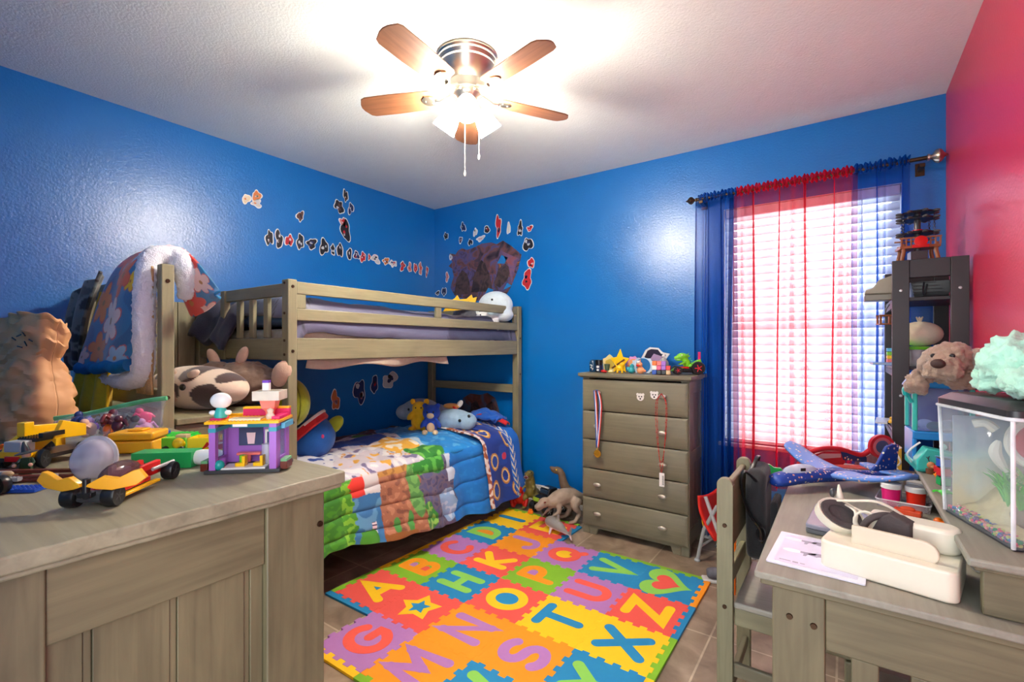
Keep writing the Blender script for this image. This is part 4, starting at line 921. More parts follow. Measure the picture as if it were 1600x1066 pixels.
k = MB(); k.lathe([(.009,0),(.012,.014),(.021,.022),(.026,.042)], 4, 0, T(.04,.012,.123) @ RZ(45)); k.out('milkshake_cup', plastic('shake_coral',(244,140,124)), th, flat=True)
k = MB(); k.box((.009,-.019,.165),(.071,.043,.188)); k.out('milkshake_rim', clear('rim_clear',(250,244,226),.6), th, bevel=.001)
MB().box((.026,.0,.1885),(.041,.014,.207)).out('straw', WHITE, th); MB().box((.026,.0,.207),(.041,.014,.213)).out('straw_tip', plastic('violet',(110,60,180)), th)
MB().lathe([(.009,0),(.01,.008),(.006,.014),(.008,.022),(.001,.026)], 14, 0, T(.055,-.03,.123)).out('glass_ornament', clear('rim_clear',(250,244,226),.6), th)
# ------------------------------------------------------------------ grey five-drawer chest at the window wall
cd = thing('chest_of_drawers', 'tall grey five-drawer chest against the blue wall beside the window', 'chest of drawers', (-1.13, 3.18, 0))
DXw = -1.13; DYw = 3.18
def cp(name, boxes, m, bevel=.003, par=None):
    k = MB()
    for a, b in boxes: k.box((a[0]-DXw,a[1]-DYw,a[2]), (b[0]-DXw,b[1]-DYw,b[2]))
    return k.out(name, m, par or cd, bevel=bevel)
CX0, CX1, CYF, CYB = -1.495, -.775, 2.985, 3.362
cp('top_board', [((CX0-.02,CYF-.03,1.088),(CX1+.022,CYB,1.112)),((CX0-.01,CYF-.02,1.08),(CX1+.012,CYB,1.0885))], DX, .004)
for x in (CX0, CX1-.05): cp('front_post', [((x,CYF+.012,0),(x+.05,CYF+.055,1.08))], DZ)
for x in (CX0, CX1-.04): cp('back_post', [((x,CYB-.045,0),(x+.04,CYB-.002,1.08))], DZ)
for x in (CX0+.004, CX1-.026):
    for z0, z1 in ((.06,.15),(.56,.64),(1.0,1.078)): MB().box((x-DXw,CYF+.056-DYw,z0),(x+.022-DXw,CYB-.046-DYw,z1)).out('side_rail', DY, cd, bevel=.002)
    k = MB()
    for i in range(3):
        y0 = CYF+.056+i*.0918; k.box((x+.005-DXw,y0-DYw,.10),(x+.015-DXw,y0+.0908-DYw,1.05))
    k.out('side_panel', DZ, cd, bevel=.0015)
cp('back_panel', [((CX0+.04,CYB-.012,.05),(CX1-.04,CYB-.004,1.07))], DX)
k = MB(); k.prism([(CX0+.05-DXw,.0),(CX0+.10-DXw,.0),(CX0+.115-DXw,.045),(CX1-.115-DXw,.045),(CX1-.10-DXw,.0),(CX1-.05-DXw,.0),(CX1-.05-DXw,.075),(CX0+.05-DXw,.075)], -(CYF+.03-DYw), -(CYF+.012-DYw), 0, XZ); k.out('plinth', DX, cd, bevel=.002)
ZS = [1.072, .853, .655, .456, .258, .06]; KN = []
for i in range(5):
    z1, z0 = ZS[i]-.004, ZS[i+1]+.004
    xa, xb = CX0+.004-DXw, CX1-.006-DXw; yf = CYF-.008-DYw
    k = MB(); k.box((xa+.03,yf+.02,z0+.02),(xb-.03,CYB-.03-DYw,z1-.02)); k.box((xa,yf+.008,z0),(xb,yf+.024,z1)); e = .02
    k.add([(xa,yf+.008,z0),(xb,yf+.008,z0),(xb,yf+.008,z1),(xa,yf+.008,z1),(xa+e,yf-.004,z0+e),(xb-e,yf-.004,z0+e),(xb-e,yf-.004,z1-e),(xa+e,yf-.004,z1-e)], [(4,5,6,7),(0,1,5,4),(1,2,6,5),(2,3,7,6),(3,0,4,7)])
    d_ = k.out('drawer', DX, cd)
    zk = (z0+z1)/2+(.0 if i else .02)
    for x in (CX0+.125, CX1-.155):
        KN.append((x, CYF-.012, zk))
        k = MB(); k.cyl((x-DXw,yf-.003,zk),(x-DXw,yf-.016,zk),.006,n=10); k.ell((x-DXw,yf-.02,zk),(.028,.010,.014)); k.out('knob', SILVER, d_)
k = MB()
# two white round-faced stickers on the top drawer
yf = CYF-.0125
for i, (x, z, lab) in enumerate(((-1.075,.968,'white sticker with black marks on the top drawer, left of the pair'),(-.985,.985,'white sticker with black marks on the top drawer, right of the pair'))):
    k = MB(); k.prism(circ(.024,20), 0, .0006, 0, XZ).prism(circ(.009,10,(-.018,.017)), 0, .0006, 0, XZ).prism(circ(.009,10,(.018,.017)), 0, .0006, 0, XZ)
    k.prism(circ(.005,8,(-.008,.003)), .0006, .001, 1, XZ).prism(circ(.005,8,(.008,.003)), .0006, .001, 1, XZ).prism(circ(.006,8,(0,-.011)), .0006, .001, 1, XZ)
    tag(k.out('round_sticker', [plastic('sticker_white',(238,234,228)), BLACK], None, (x, yf-.001, z), rad(2)), lab, 'sticker', 'stickers on the chest')
# medal on the left knob
x, y, zk = KN[0]; y -= .03
me_ = thing('medal', 'gold medal on a red white and blue ribbon hanging from the top left knob', 'medal', (x, y, zk))
k = MB()
for s, dx in ((-1,-.018),(1,.02)):
    for j, mi in ((-1,0),(0,1),(1,2)):
        q = [(dx*1.0, zz) for zz in (0,)]
        a0 = Vector((dx*.6, .0, .014)); a1 = Vector((dx+.014, -.004*s, -.1)); a2 = Vector((.012, -.006, -.37))
        P = spline([a0, a1, a2], 8); k.grid(lambda u,v,P=P,j=j: tuple(P[min(16,int(u*16))]+Vector((.0065*(j-.5+v),0,0))), 16, 1, mi)
k.grid(lambda u,v: (-.012+.026*u, -.012+.024*v-.003, .0145+.003*math.sin(PI*u)), 6, 2, 0)
k.out('ribbon', [BLU, WHITE, RED], me_, solid=.001, ang=180)
k = MB(); k.lathe([(.001,-.003),(.024,-.003),(.026,0),(.024,.003),(.018,.0035),(.017,.0025),(.001,.003)], 26, 0, T(.012,-.008,-.41) @ RX(90)); k.tube([(.012+.006*math.cos(a*.7),-.008,-.379+.006*math.sin(a*.7)) for a in range(9)], .0015, 6, closed=True); k.out('medallion', mat('medal_gold',(222,170,60),.3,.8), me_)
x, y, zk = KN[1]; y -= .03
for i, (lab, off) in enumerate((('red bead necklace with a white tag hanging from the top right knob', 0.), ('plain red bead necklace hanging from the top right knob', .008))):
    t = thing('bead_necklace', lab, 'necklace', (x, y-.006*i, zk), 0, 'red bead necklaces on the chest')
    k = MB(); L = .47-.06*i
    P = spline([(-.002,0,.016),(-.026-off,0,-.05),(-.020-off,0,-L*.6),(0,-.002,-L),(.020+off,0,-L*.6),(.026+off,0,-.05),(.002,0,.016)], 16)
    k.tube(P, .0012, 5, closed=True)
    k.out('string', RED, t); k = MB()
    for p in P[::3]: k.ell(p, .0034, None, 6, 4)
    k.out('beads', plastic('bead_red',(186,24,36),.25), t)
    if not i:
        k = MB(); k.prism(rrect(.032,.085,.003), 0, .0015, 0, T(.004,-.004,-L-.045) @ XZ); k.out('tag', WHITE, t)
        k = MB()
        for q in range(9): k.box((.004+.002, -.0062, -L-.075+q*.0065),(.004+.013,-.0056,-L-.075+q*.0065+.003))
        k.out('bar_code', BLACK, t)
# toys standing on the chest
Z1 = 1.113
def on(x, y): return (x, y, Z1)
t = thing('capsule', 'dark blue capsule-shaped tin with a white squiggle on the chest', 'tin', on(-1.465,3.10)); MB().lathe([(.001,0),(.025,0),(.028,.005),(.028,.055),(.026,.072),(.016,.084),(.001,.087)], 20).out('tin_body', plastic('navy_shell',(18,62,96)), t); MB().tube(spline([(-.012,-.0285,.05),(.004,-.0285,.045),(-.006,-.0285,.03),(.01,-.0285,.024),(.004,-.029,.014)],6), .0028, 6).out('squiggle', WHITE, t)
t = thing('canister', 'black canister with a white and navy label on the chest', 'canister', on(-1.412,3.08)); MB().lathe([(.001,0),(.024,0),(.024,.058),(.026,.06),(.026,.086),(.001,.088)], 20).out('can_body', BLACK, t); k = MB(); k.lathe([(.0243,.008),(.0246,.05)], 20, 0, caps=False); k.out('label_wrap', plastic('label_navy',(40,48,84)), t); MB().ell((0,-.02,.038),(.012,.006,.012)).ell((0,-.021,.016),(.01,.006,.008)).out('label_print', WHITE, t)
t = thing('trading_card', 'cream shield-shaped card leaning behind the little yellow toys', 'card', on(-1.392,3.22), rad(5)); k = MB(); k.prism([(-.045,0),(.045,0),(.05,.09),(.03,.098),(0,.125),(-.03,.098),(-.05,.09)], 0, .006, 0, XZ); k.out('card_face', plastic('cream_card',(222,206,140)), t, bevel=.001); MB().prism([(-.03,.02),(.03,.02),(.03,.075),(0,.09),(-.03,.075)], .006, .007, 0, XZ).out('card_print', plastic('gold_print',(196,168,70)), t)
t = thing('toy_stand', 'small red and white feet-shaped toy in front of the cream card', 'toy', on(-1.325,3.02)); MB().ell((-.022,0,.011),(.024,.018,.011)).out('red_foot', RED, t); MB().ell((.028,0,.011),(.02,.016,.011)).out('pale_foot', plastic('cream_card',(222,206,140)), t); MB().lathe([(.012,.015),(.016,.03),(.02,.06),(.001,.062)], 14).out('olive_body', plastic('moss',(70,90,70)), t)
t = thing('yellow_star', 'large yellow pointed star cut-out with a brown stripe on the chest', 'star', on(-1.292,3.17), rad(4))
st_ = []
for i in range(10):
    a = PI/2+i*PI/5; r = .088 if i % 2 == 0 else .045; st_.append((r*math.cos(a)*.85, .07+r*math.sin(a)))
st_[0] = (.004,.165)
MB().prism(st_, 0, .014, 0, XZ).out('star_body', YEL, t, bevel=.004); MB().prism([(-.06,.03),(-.05,.022),(.04,.085),(.032,.094)], .014, .017, 0, XZ).out('brown_stripe', BRN, t, bevel=.001)
t = thing('yellow_figurine', 'tiny yellow four-legged figurine in front of the yellow star', 'figurine', on(-1.245,3.05), rad(20)); MB().ell((0,0,.035),(.026,.018,.02)).ell((.015,-.005,.058),(.018,.016,.016)).cyl((-.014,-.008,.022),(-.018,-.012,0),.007,.008).cyl((.014,-.008,.022),(.016,-.014,0),.007,.008).cyl((-.014,.008,.022),(-.018,.012,0),.007,.008).cyl((.014,.008,.022),(.016,.012,0),.007,.008).tube([(-.02,0,.045),(-.035,0,.065),(-.03,0,.085)],[.006,.006,.003],6).out('body', YEL, t, remesh=.004, smooth_it=2)
t = thing('peach_card', 'peach and lilac cut-out card with scalloped edge behind the star', 'card', on(-1.225,3.25)); k = MB(); k.prism([((.052+.006*math.cos(i*2.1))*math.cos(i*PI/14), .055+(.055+.005*math.cos(i*2.1))*math.sin(i*PI/14)) for i in range(28)], 0, .006, 0, XZ); k.out('card_edge', mat('plastic_lilac',(214,150,206),.3), t); MB().prism(circ(.04,20,(0,.052)), .006, .008, 0, XZ).out('card_print', plastic('peach',(236,160,110)), t)
t = thing('teal_figurine', 'small teal rounded creature figurine on the chest', 'figurine', on(-1.165,3.05)); MB().ell((0,0,.02),(.026,.022,.02)).ell((.004,0,.048),(.016,.015,.017)).ell((-.02,.0,.03),(.012,.01,.018),(0,-40,0)).out('body', plastic('aqua',(40,150,160)), t, remesh=.004, smooth_it=3)
t = thing('orange_figurine', 'white and orange dinosaur-like figurine with open mouth on the chest', 'figurine', on(-1.098,3.04)); k = MB(); k.ell((0,0,.024),(.026,.022,.024)).ell((-.006,-.006,.06),(.022,.02,.02)).cyl((-.006,0,.07),(-.002,0,.098),.010,.002).ell((.022,.004,.02),(.014,.010,.010)); k.out('body', plastic('peach',(236,160,110)), t, remesh=.004, smooth_it=2); MB().ell((-.008,-.024,.056),(.012,.005,.007)).out('mouth', RED, t); MB().ell((-.008,-.014,.078),(.012,.01,.010)).out('white_crest', WHITE, t)
t = thing('blue_scallop_card', 'blue and white scalloped cut-out card in the middle of the chest', 'card', on(-1.125,3.17)); k = MB(); k.prism([((.085+.008*math.cos(i*2.4))*math.cos(i*PI/16), .05+(.055+.006*math.cos(i*2.4))*math.sin(i*PI/16)) for i in range(32)], 0, .006, 0, XZ); k.out('card_edge', plastic('pale_blue_edge',(190,210,230)), t); MB().prism(circ(.05,24,(0,.05)), .006, .008, 0, XZ).out('card_print', plastic('card_blue',(40,110,170)), t)
t = thing('black_trophy_card', 'black and white cut-out stand with pointed top at the back of the chest', 'card', on(-1.09,3.29)); k = MB(); k.prism([(-.09,.10),(-.06,.155),(-.03,.175),(.03,.17),(.06,.14),(.11,.13),(.06,.06),(.03,.0),(-.02,.0),(-.05,.06)], 0, .008, 0, XZ); k.out('card_edge', WHITE, t); k = MB(); k.prism([(-.07,.10),(-.045,.15),(-.02,.162),(.028,.158),(.05,.13),(.085,.122),(.04,.065),(-.03,.06)], .008, .0095, 0, XZ); k.out('card_print', plastic('ink_navy',(34,30,54)), t); MB().prism([(-.03,.085),(.045,.075),(.06,.11),(.0,.13)], .0095, .011, 0, XZ).out('card_mauve_patch', plastic('mauve',(170,140,176)), t)  # mauve patch laid over the dark print
t = thing('cube_stack', 'stack of magnetic cubes in orange, purple, white, black and blue', 'cubes', on(-.964,3.05), rad(12))
cols = [[BLU,BLACK,BLACK,TAN],[WHITE,PINK,PUR,RED],[ORA,CORAL,PUR,None]]
for r, row in enumerate(cols):
    for c, m_ in enumerate(row):
        if m_ is None: continue
        MB().cb(((c-1.5)*.0285,0,.0145+r*.029),(.028,.028,.0285)).out('cube', m_, t, bevel=.003)
t = thing('toy_castle', 'little white and grey domed figure behind the cube stack', 'toy', on(-.975,3.13)); MB().lathe([(.03,0),(.034,.05),(.03,.08),(.02,.095),(.012,.105),(.001,.108)], 18).out('dome', LGREY, t); MB().ell((0,0,.118),.011).out('ball_top', WHITE, t); MB().ell((.02,-.02,.04),(.015,.015,.018)).out('green_leaf', GRN, t)
# green dinosaur buggy
bg_ = thing('dinosaur_buggy', 'lime green dinosaur riding a black toy buggy with red wheels on the chest', 'toy car', on(-.838,3.17), rad(205))
MB().box((-.08,-.03,.018),(.085,.03,.03)).prism([(-.085,.03),(-.06,.075),(-.02,.04),(.06,.038),(.09,.02),(.085,.012),(-.08,.012)], -.026, .026, 0, XZ).out('chassis', BLACK, bg_, bevel=.003)
k = MB(); k.prism([(-.09,.075),(-.08,.10),(-.03,.075),(.0,.05),(-.04,.045)], -.03, .03, 0, XZ).prism([(.02,.042),(.07,.045),(.10,.02),(.06,.03)], -.034, .034, 0, XZ); k.out('bodywork', LIME, bg_, bevel=.003)
MB().box((-.01,-.028,.038),(.05,.028,.05)).out('red_panel', RED, bg_, bevel=.003)
k = MB(); k.ell((-.0,0,.07),(.026,.024,.034),(0,20,0)).ell((.028,0,.115),(.036,.026,.024)).ell((.056,0,.108),(.024,.018,.012)).ell((.05,0,.092),(.022,.015,.007)).ell((.01,0,.098),(.02,.02,.025))
for s in (-1,1): k.tube([(.01,s*.022,.08),(.035,s*.03,.068),(.05,s*.024,.062)],[.008,.007,.005],6)
for i in range(4): k.cyl((-.005-.008*i,0,.128-.014*i),(-.018-.008*i,0,.142-.016*i),.006,.001,6)
k.out('dinosaur', LIME, bg_, remesh=.0045, smooth_it=2)
for s in (-1,1): MB().ell((.034,s*.022,.125),.005,None,8,6).out('eye', WHITE, bg_)
k = MB()
for i in range(6): k.cyl((.04+.007*i,-.014,.1),(.04+.007*i,-.014,.094),.002,.0005,5).cyl((.04+.007*i,.014,.1),(.04+.007*i,.014,.094),.002,.0005,5)
k.out('teeth', WHITE, bg_)
MB().box((-.085,-.008,.09),(-.07,.008,.145)).out('spoiler', plastic('magenta',(226,40,110)), bg_, bevel=.002)
RR = plastic('rim_red',(220,30,50))
for x, y, r in ((-.062,-.045,.042),(-.062,.045,.042),(.062,-.045,.027),(.062,.045,.027)): wheel(bg_, x, y, r, r, .026, RR)
# ------------------------------------------------------------------ desk along the red wall
dk = thing('desk', 'grey wooden desk with a raised shelf along the red wall', 'desk', (.13, 1.95, 0))
def kp(name, boxes, m, bevel=.003, par=None):
    k = MB()
    for a, b in boxes: k.box((a[0]-.13,a[1]-1.95,a[2]), (b[0]-.13,b[1]-1.95,b[2]))
    return k.out(name, m, par or dk, bevel=bevel)
kp('desk_top', [((-.178,1.265,.743),(.434,2.66,.76))], wood('desk_top_wood', (152,149,134), 1, .66, .52), .004)
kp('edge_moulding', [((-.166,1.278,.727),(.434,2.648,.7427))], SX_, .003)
for y in (1.29, 2.60):
    for x0, x1 in ((-.142,-.036),(.33,.43)):
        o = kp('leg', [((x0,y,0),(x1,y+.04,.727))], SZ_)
        if y < 2 and x0 < 0: 
            for x in (-.106, -.058): bolt(o, [(x-.13, y-1.95, .662 if x < -.1 else .655)], (0,-1,0), .008)
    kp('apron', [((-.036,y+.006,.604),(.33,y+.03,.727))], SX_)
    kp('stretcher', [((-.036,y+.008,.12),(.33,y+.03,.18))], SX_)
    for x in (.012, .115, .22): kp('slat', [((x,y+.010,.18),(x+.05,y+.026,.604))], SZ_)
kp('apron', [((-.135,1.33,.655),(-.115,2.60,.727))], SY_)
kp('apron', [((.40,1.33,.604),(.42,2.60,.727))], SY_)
# raised shelf
hu = thing('desk_hutch', 'low grey riser shelf standing on the desk against the red wall', 'shelf', (.32, 1.9, .761))
def hp(name, boxes, m, bevel=.003):
    k = MB()
    for a, b in boxes: k.box((a[0]-.32,a[1]-1.9,a[2]-.761), (b[0]-.32,b[1]-1.9,b[2]-.761))
    return k.out(name, m, hu, bevel=bevel)
hp('shelf_top', [((.200,1.288,.862),(.434,2.47,.879))], wood('desk_top_wood', (152,149,134), 1, .66, .52), .005)
hp('edge_moulding', [((.212,1.300,.853),(.43,2.46,.8618))], SY_, .002)
for y in (1.318, 2.42): hp('end_panel', [((.226,y,.761),(.43,y+.022,.853))], SX_)
hp('back_panel', [((.416,1.34,.761),(.43,2.42,.853))], DX)
DZT = .7612
def desk(x, y): return (x, y, DZT)
# white tray of the VR headset
vt = thing('white_tray', 'deep white moulded plastic tray at the near end of the desk', 'tray', desk(.092, 1.450), rad(-12))
CRM = plastic('warm_white', (228,222,202), .35)
k = MB(); k.prism(rrect(.25,.20,.022,6), 0, .066); k.out('tray_body', CRM, vt, bevel=.005, seg=3)
k = MB(); k.prism([(-.06,-.035)]+[(.075+.035*math.cos(t), .035*math.sin(t)*1.0) for t in [rad(-90+15*i) for i in range(13)]]+[(-.06,.035)], .0, .058); k.out('inner_holder', CRM, vt, T(.012,.03,.066).to_translation(), bevel=.010, seg=4)
k = MB(); k.prism([(-.072,-.026),(.060,-.026)]+[(.060+.026*math.cos(t), .026*math.sin(t)) for t in [rad(-75+15*i) for i in range(11)]]+[(.060,.026),(-.072,.026)], 0, .012, 0, XZ); k.out('front_tab', plastic('warm_grey_white', (216,206,182), .4), vt, T(.006,-.055,.082).to_translation(), bevel=.003, seg=3)
hs = thing('vr_headset', 'white virtual reality headset with dark grey foam lying in the white tray', 'headset', (.045,1.475,.8275), rad(-12))
FO = mat('foam_taupe', (74,66,66), .9, var=.1, bump=.3, bs=220)
k = MB(); k.lathe([(.030,-.006),(.046,-.010),(.05,0),(.046,.008),(.030,.006)], 24, 0, T(-.052,-.012,.040) @ RX(38) @ RY(30) @ Matrix.Diagonal((1.0,.72,1,1)), caps=False); k.prism([(x*.98,y*.70) for x,y in circ(.046,24)], -.004, .0, 0, T(-.052,-.012,.040) @ RX(38) @ RY(30)); k.out('face_plate', FO, hs)
k = MB(); k.lathe([(.047,-.01),(.053,-.012),(.055,.0),(.053,.006),(.047,.004)], 26, 0, T(-.053,-.010,.038) @ RX(38) @ RY(30) @ Matrix.Diagonal((1.0,.74,1.6,1)), caps=False); k.out('shell', CRM, hs)
k = MB(); k.prism([(-.038,-.01),(.04,-.01),(.04,.03),(.0,.046),(-.02,.03)], -.02, .02, 0, T(.052,-.012,.028) @ RZ(-8) @ XZ); k.tube(spline([(-.005,-.03,.02),(.012,-.03,.05),(.04,-.01,.062),(.075,.015,.05)],6), .013, 10, flat=.6); k.out('face_foam', FO, hs, bevel=.004)
k = MB(); k.tube(spline([(-.066,.01,.068),(-.03,.0,.078),(.02,-.002,.088),(.06,.004,.072),(.085,.016,.045),(.088,.012,.02)],8), .0085, 10, flat=.35); k.out('top_strap', CRM, hs)
k = MB(); k.tube(spline([(-.046,.012,.062),(-.02,-.012,.056),(-.018,-.02,.03),(0,-.026,.012),(.03,-.03,.012)],8), .005, 8, flat=.45).tube(spline([(-.03,.02,.056),(.0,.014,.05),(.03,.01,.052),(.034,.0,.03)],8), .005, 8, flat=.45).tube([(.002+.024*math.cos(a*.42),-.02+.006*math.sin(a*.42),.036+.026*math.sin(a*.42)) for a in range(15)], .003, 8, closed=True); k.out('side_strap', CRM, hs)
k = MB(); k.cyl((-.06,.03,.04),(-.066,.035,.105),.016,.002,12); k.out('strap_peak', CRM, hs); MB().ell((-.078,.025,.082),(.007,.008,.012)).out('buckle', DGREY, hs)
MB().tube([(.09+.012*math.cos(a*.42),.014+.004*math.sin(a*.42),.036+.012*math.sin(a*.42)) for a in range(15)], .0035, 8, closed=True).out('strap_ring', CRM, hs)
# card, grey case
c_ = thing('printed_card', 'white glossy card with pale grey printed shapes under the white tray', 'card', desk(-.055, 1.445), rad(-3))
MB().prism(rrect(.20,.235,.004), 0, .003).out('card_sheet', plastic('pearl_card', (224,226,238), .25), c_)
k = MB()
MB().prism(rrect(.17,.20,.004), .003, .0034, 0).out('card_panel', mat('pastel_print', (206,206,230), .3, var=.25, vs=9), c_)
PG = plastic('print_grey', (140,144,166)); PL = plastic('print_white', (236,238,246))
for i, (x, y, r) in enumerate(((.012,.060,.026),(.012,-.026,.026))):
    MB().prism([(x+r*1.3*math.cos(a), y+r*.8*math.sin(a)+.008) for a in [rad(15*j) for j in range(13)]]+[(x+.5*r*math.cos(a), y+.3*r*math.sin(a)) for a in [rad(180-30*j) for j in range(7)]], .0034, .0037).out('printed_arch', PG, c_)
for x, y in ((-.045,.078),(-.038,-.006)):
    MB().prism([(x,y),(x+.035,y+.004),(x+.033,y-.008),(x+.018,y-.010),(x+.014,y-.026),(x+.008,y-.026),(x+.008,y-.010),(x,y-.01)], .0034, .0037).out('printed_arm', PG, c_); MB().ell((x-.018,y-.006,.0034),(.022,.012,.0004)).out('printed_oval', PL, c_)
MB().box((-.075,-.088,.0034),(-.05,-.084,.0037)).box((-.046,-.09,.0034),(-.034,-.083,.0037)).box((-.03,-.088,.0034),(-.02,-.084,.0037)).out('small_print', PG, c_)
lp = thing('grey_case', 'slim closed grey plastic case lying behind the white card', 'case', desk(-.015, 1.715), rad(-4))
GC = plastic('case_grey', (140,140,156), .35)
MB().prism(rrect(.14,.23,.012), 0, .012).out('case_base', plastic('case_dark_grey',(96,98,102),.4), lp, bevel=.002); MB().prism(rrect(.14,.23,.012), .0125, .026).out('case_lid', GC, lp, bevel=.003); MB().box((-.012,-.118,.004),(.012,-.114,.022)).out('latch', plastic('case_dark_grey',(96,98,102),.4), lp, bevel=.001)  # base and latch a darker grey than the lid
# blue foam glider
def confetti(name, rgb):
    m, n, l, p = newmat(name)
    tc = n.new('ShaderNodeTexCoord'); v = n.new('ShaderNodeTexVoronoi'); v.inputs['Scale'].default_value = 75; l.new(tc.outputs['Object'], v.inputs['Vector'])
    ls = n.new('ShaderNodeMath'); ls.operation = 'LESS_THAN'; ls.inputs[1].default_value = .30; l.new(v.outputs['Distance'], ls.inputs[0])
    cr = n.new('ShaderNodeValToRGB'); cr.color_ramp.interpolation = 'CONSTANT'; e = cr.color_ramp.elements; e[0].color = lin(rgb); e[1].position = .45; e[1].color = lin((230,200,190)); x = e.new(.72); x.color = lin((236,150,120)); x = e.new(.86); x.color = lin((240,226,170))
    sp = n.new('ShaderNodeSeparateColor'); l.new(v.outputs['Color'], sp.inputs[0]); l.new(sp.outputs[0], cr.inputs['Fac'])
    mx = n.new('ShaderNodeMix'); mx.data_type = 'RGBA'; mx.inputs[6].default_value = lin(rgb); l.new(ls.outputs[0], mx.inputs[0]); l.new(cr.outputs['Color'], mx.inputs[7]); l.new(mx.outputs[2], p.inputs['Base Color']); p.inputs['Roughness'].default_value = .45
    return m
CF = confetti('confetti_foam', (22,62,150)); CL = confetti('pale_confetti_foam', (96,140,216))
pn = thing('foam_glider', 'blue confetti-patterned foam toy aeroplane across the far end of the desk', 'toy aeroplane', (-.02, 2.20, DZT), rad(45))
k = MB(); k.tube(spline([(-.29,0,.034),(-.27,0,.036),(-.20,0,.044),(-.10,0,.048),(.02,0,.042),(.14,0,.036),(.26,0,.036)],5), [.006+.036*math.sin(min(1,(i+.6)/9)*PI/2) if i < 15 else .042-.0013*(i-15) for i in range(31)], 14, flat=.62); k.out('fuselage', CF, pn)
MB().ell((-.165,0,.063),(.075,.026,.03)).out('cockpit_canopy', clear('canopy_plastic', (214,224,240), .75, .1), pn)
MB().box((-.185,-.0275,.073),(-.165,-.0255,.084)).out('cockpit_mark', BLACK, pn)
for s in (-1,1):
    k = MB()
    def wg(u, v, s=s):
        y = s*(.02+.25*u); c = .125-.045*u; x = -.07+.05*u+c*v
        if u > .9: x = x+(v-.5)*-.04*((u-.9)/.1)**2
        th = .008*math.sin(PI*v)
        return (x, y, .052+.055*u*u+(th))
    k.grid(wg, 16, 10); k.out('wing', CL, pn, solid=.012, ang=60)
    k = MB(); k.prism([(.17,s*.012),(.20,s*.10),(.215,s*.115),(.25,s*.11),(.26,s*.012)], .046, .056); k.out('tailplane', CL, pn, bevel=.003)
k = MB(); k.prism([(.14,.05),(.17,.075),(.215,.145),(.25,.155),(.272,.15),(.262,.07),(.258,.045)], -.006, .006, 0, XZ); k.out('tail_fin', CF, pn, bevel=.003)
# red toy launcher with round disc behind the glider
la = thing('toy_launcher', 'red plastic toy launcher with a round ringed disc behind the glider', 'toy', (.0, 2.535, DZT), rad(33))
k = MB(); k.tube(spline([(-.20,0,.0),(-.17,0,.055),(-.10,0,.085),(-.02,0,.085),(.06,0,.06),(.10,0,.075),(.15,0,.125),(.19,0,.13)],6), .011, 10); k.prism([(-.19,.0),(-.16,.05),(-.09,.076),(-.02,.076),(.0,.03),(-.02,.0)], -.006, .006, 0, XZ); k.out('frame', plastic('launcher_red',(196,36,48)), la)
MB().prism([(-.15,.04),(-.10,.066),(-.02,.066),(-.02,.05)], -.0075, .0075, 0, XZ).out('window_strip', plastic('dusty_pink',(206,150,150)), la)
MB().prism([(-.02,.075),(.09,.055),(.09,.03),(-.01,.04)], -.008, .008, 0, XZ).out('navy_panel', confetti('navy_confetti',(34,48,100)), la)
MB().prism([(.05,.03),(.17,.10),(.20,.06),(.16,.0),(.04,.0)], -.006, .006, 0, XZ).out('striped_panel', mat('plastic_stripe',(170,110,120),.4,var=.5,vs=50), la)
for r0, r1, m_, z in ((.040,.052,plastic('launcher_red',(196,36,48)),0), (.028,.0395,plastic('disc_rose',(206,110,120)),0), (.001,.0275,plastic('disc_slate',(84,84,120)),0)):
    MB().lathe([(r0,-.008),(r1,-.008),(r1,.008),(r0,.008)], 28, 0, T(.148,-.012,.10) @ RX(90), caps=r0 < .01).out('disc_ring', m_, la)
MB().prism([(-.05,.0),(.10,-.0),(.14,-.05),(-.02,-.03)], .0, .004, 0, T(-.03,-.03,.02) @ RX(8)).out('printed_flap', mat('plastic_flap',(206,90,84),.3,var=.5,vs=36), la)
for i, (c, h, lab) in enumerate((((60,130,120),.11,'thin green book standing by the black shelf foot'),((40,90,160),.12,'thin blue book standing by the black shelf foot'),((224,180,60),.105,'thin yellow book standing by the black shelf foot'))):
    o = thing('book', lab, 'book', (.155+.017*i, 2.61, DZT), rad(0), 'books at the back of the desk'); MB().box((-.006,-.04,.002),(.006,.038,h-.003)).out('pages', WHITE, o); k = MB(); k.box((-.0075,-.042,0),(-.006,.04,h)).box((.006,-.042,0),(.0075,.04,h)).box((-.0075,-.0435,0),(.0075,-.042,h)); k.out('cover', plastic('book_%d' % i, c, .5), o)
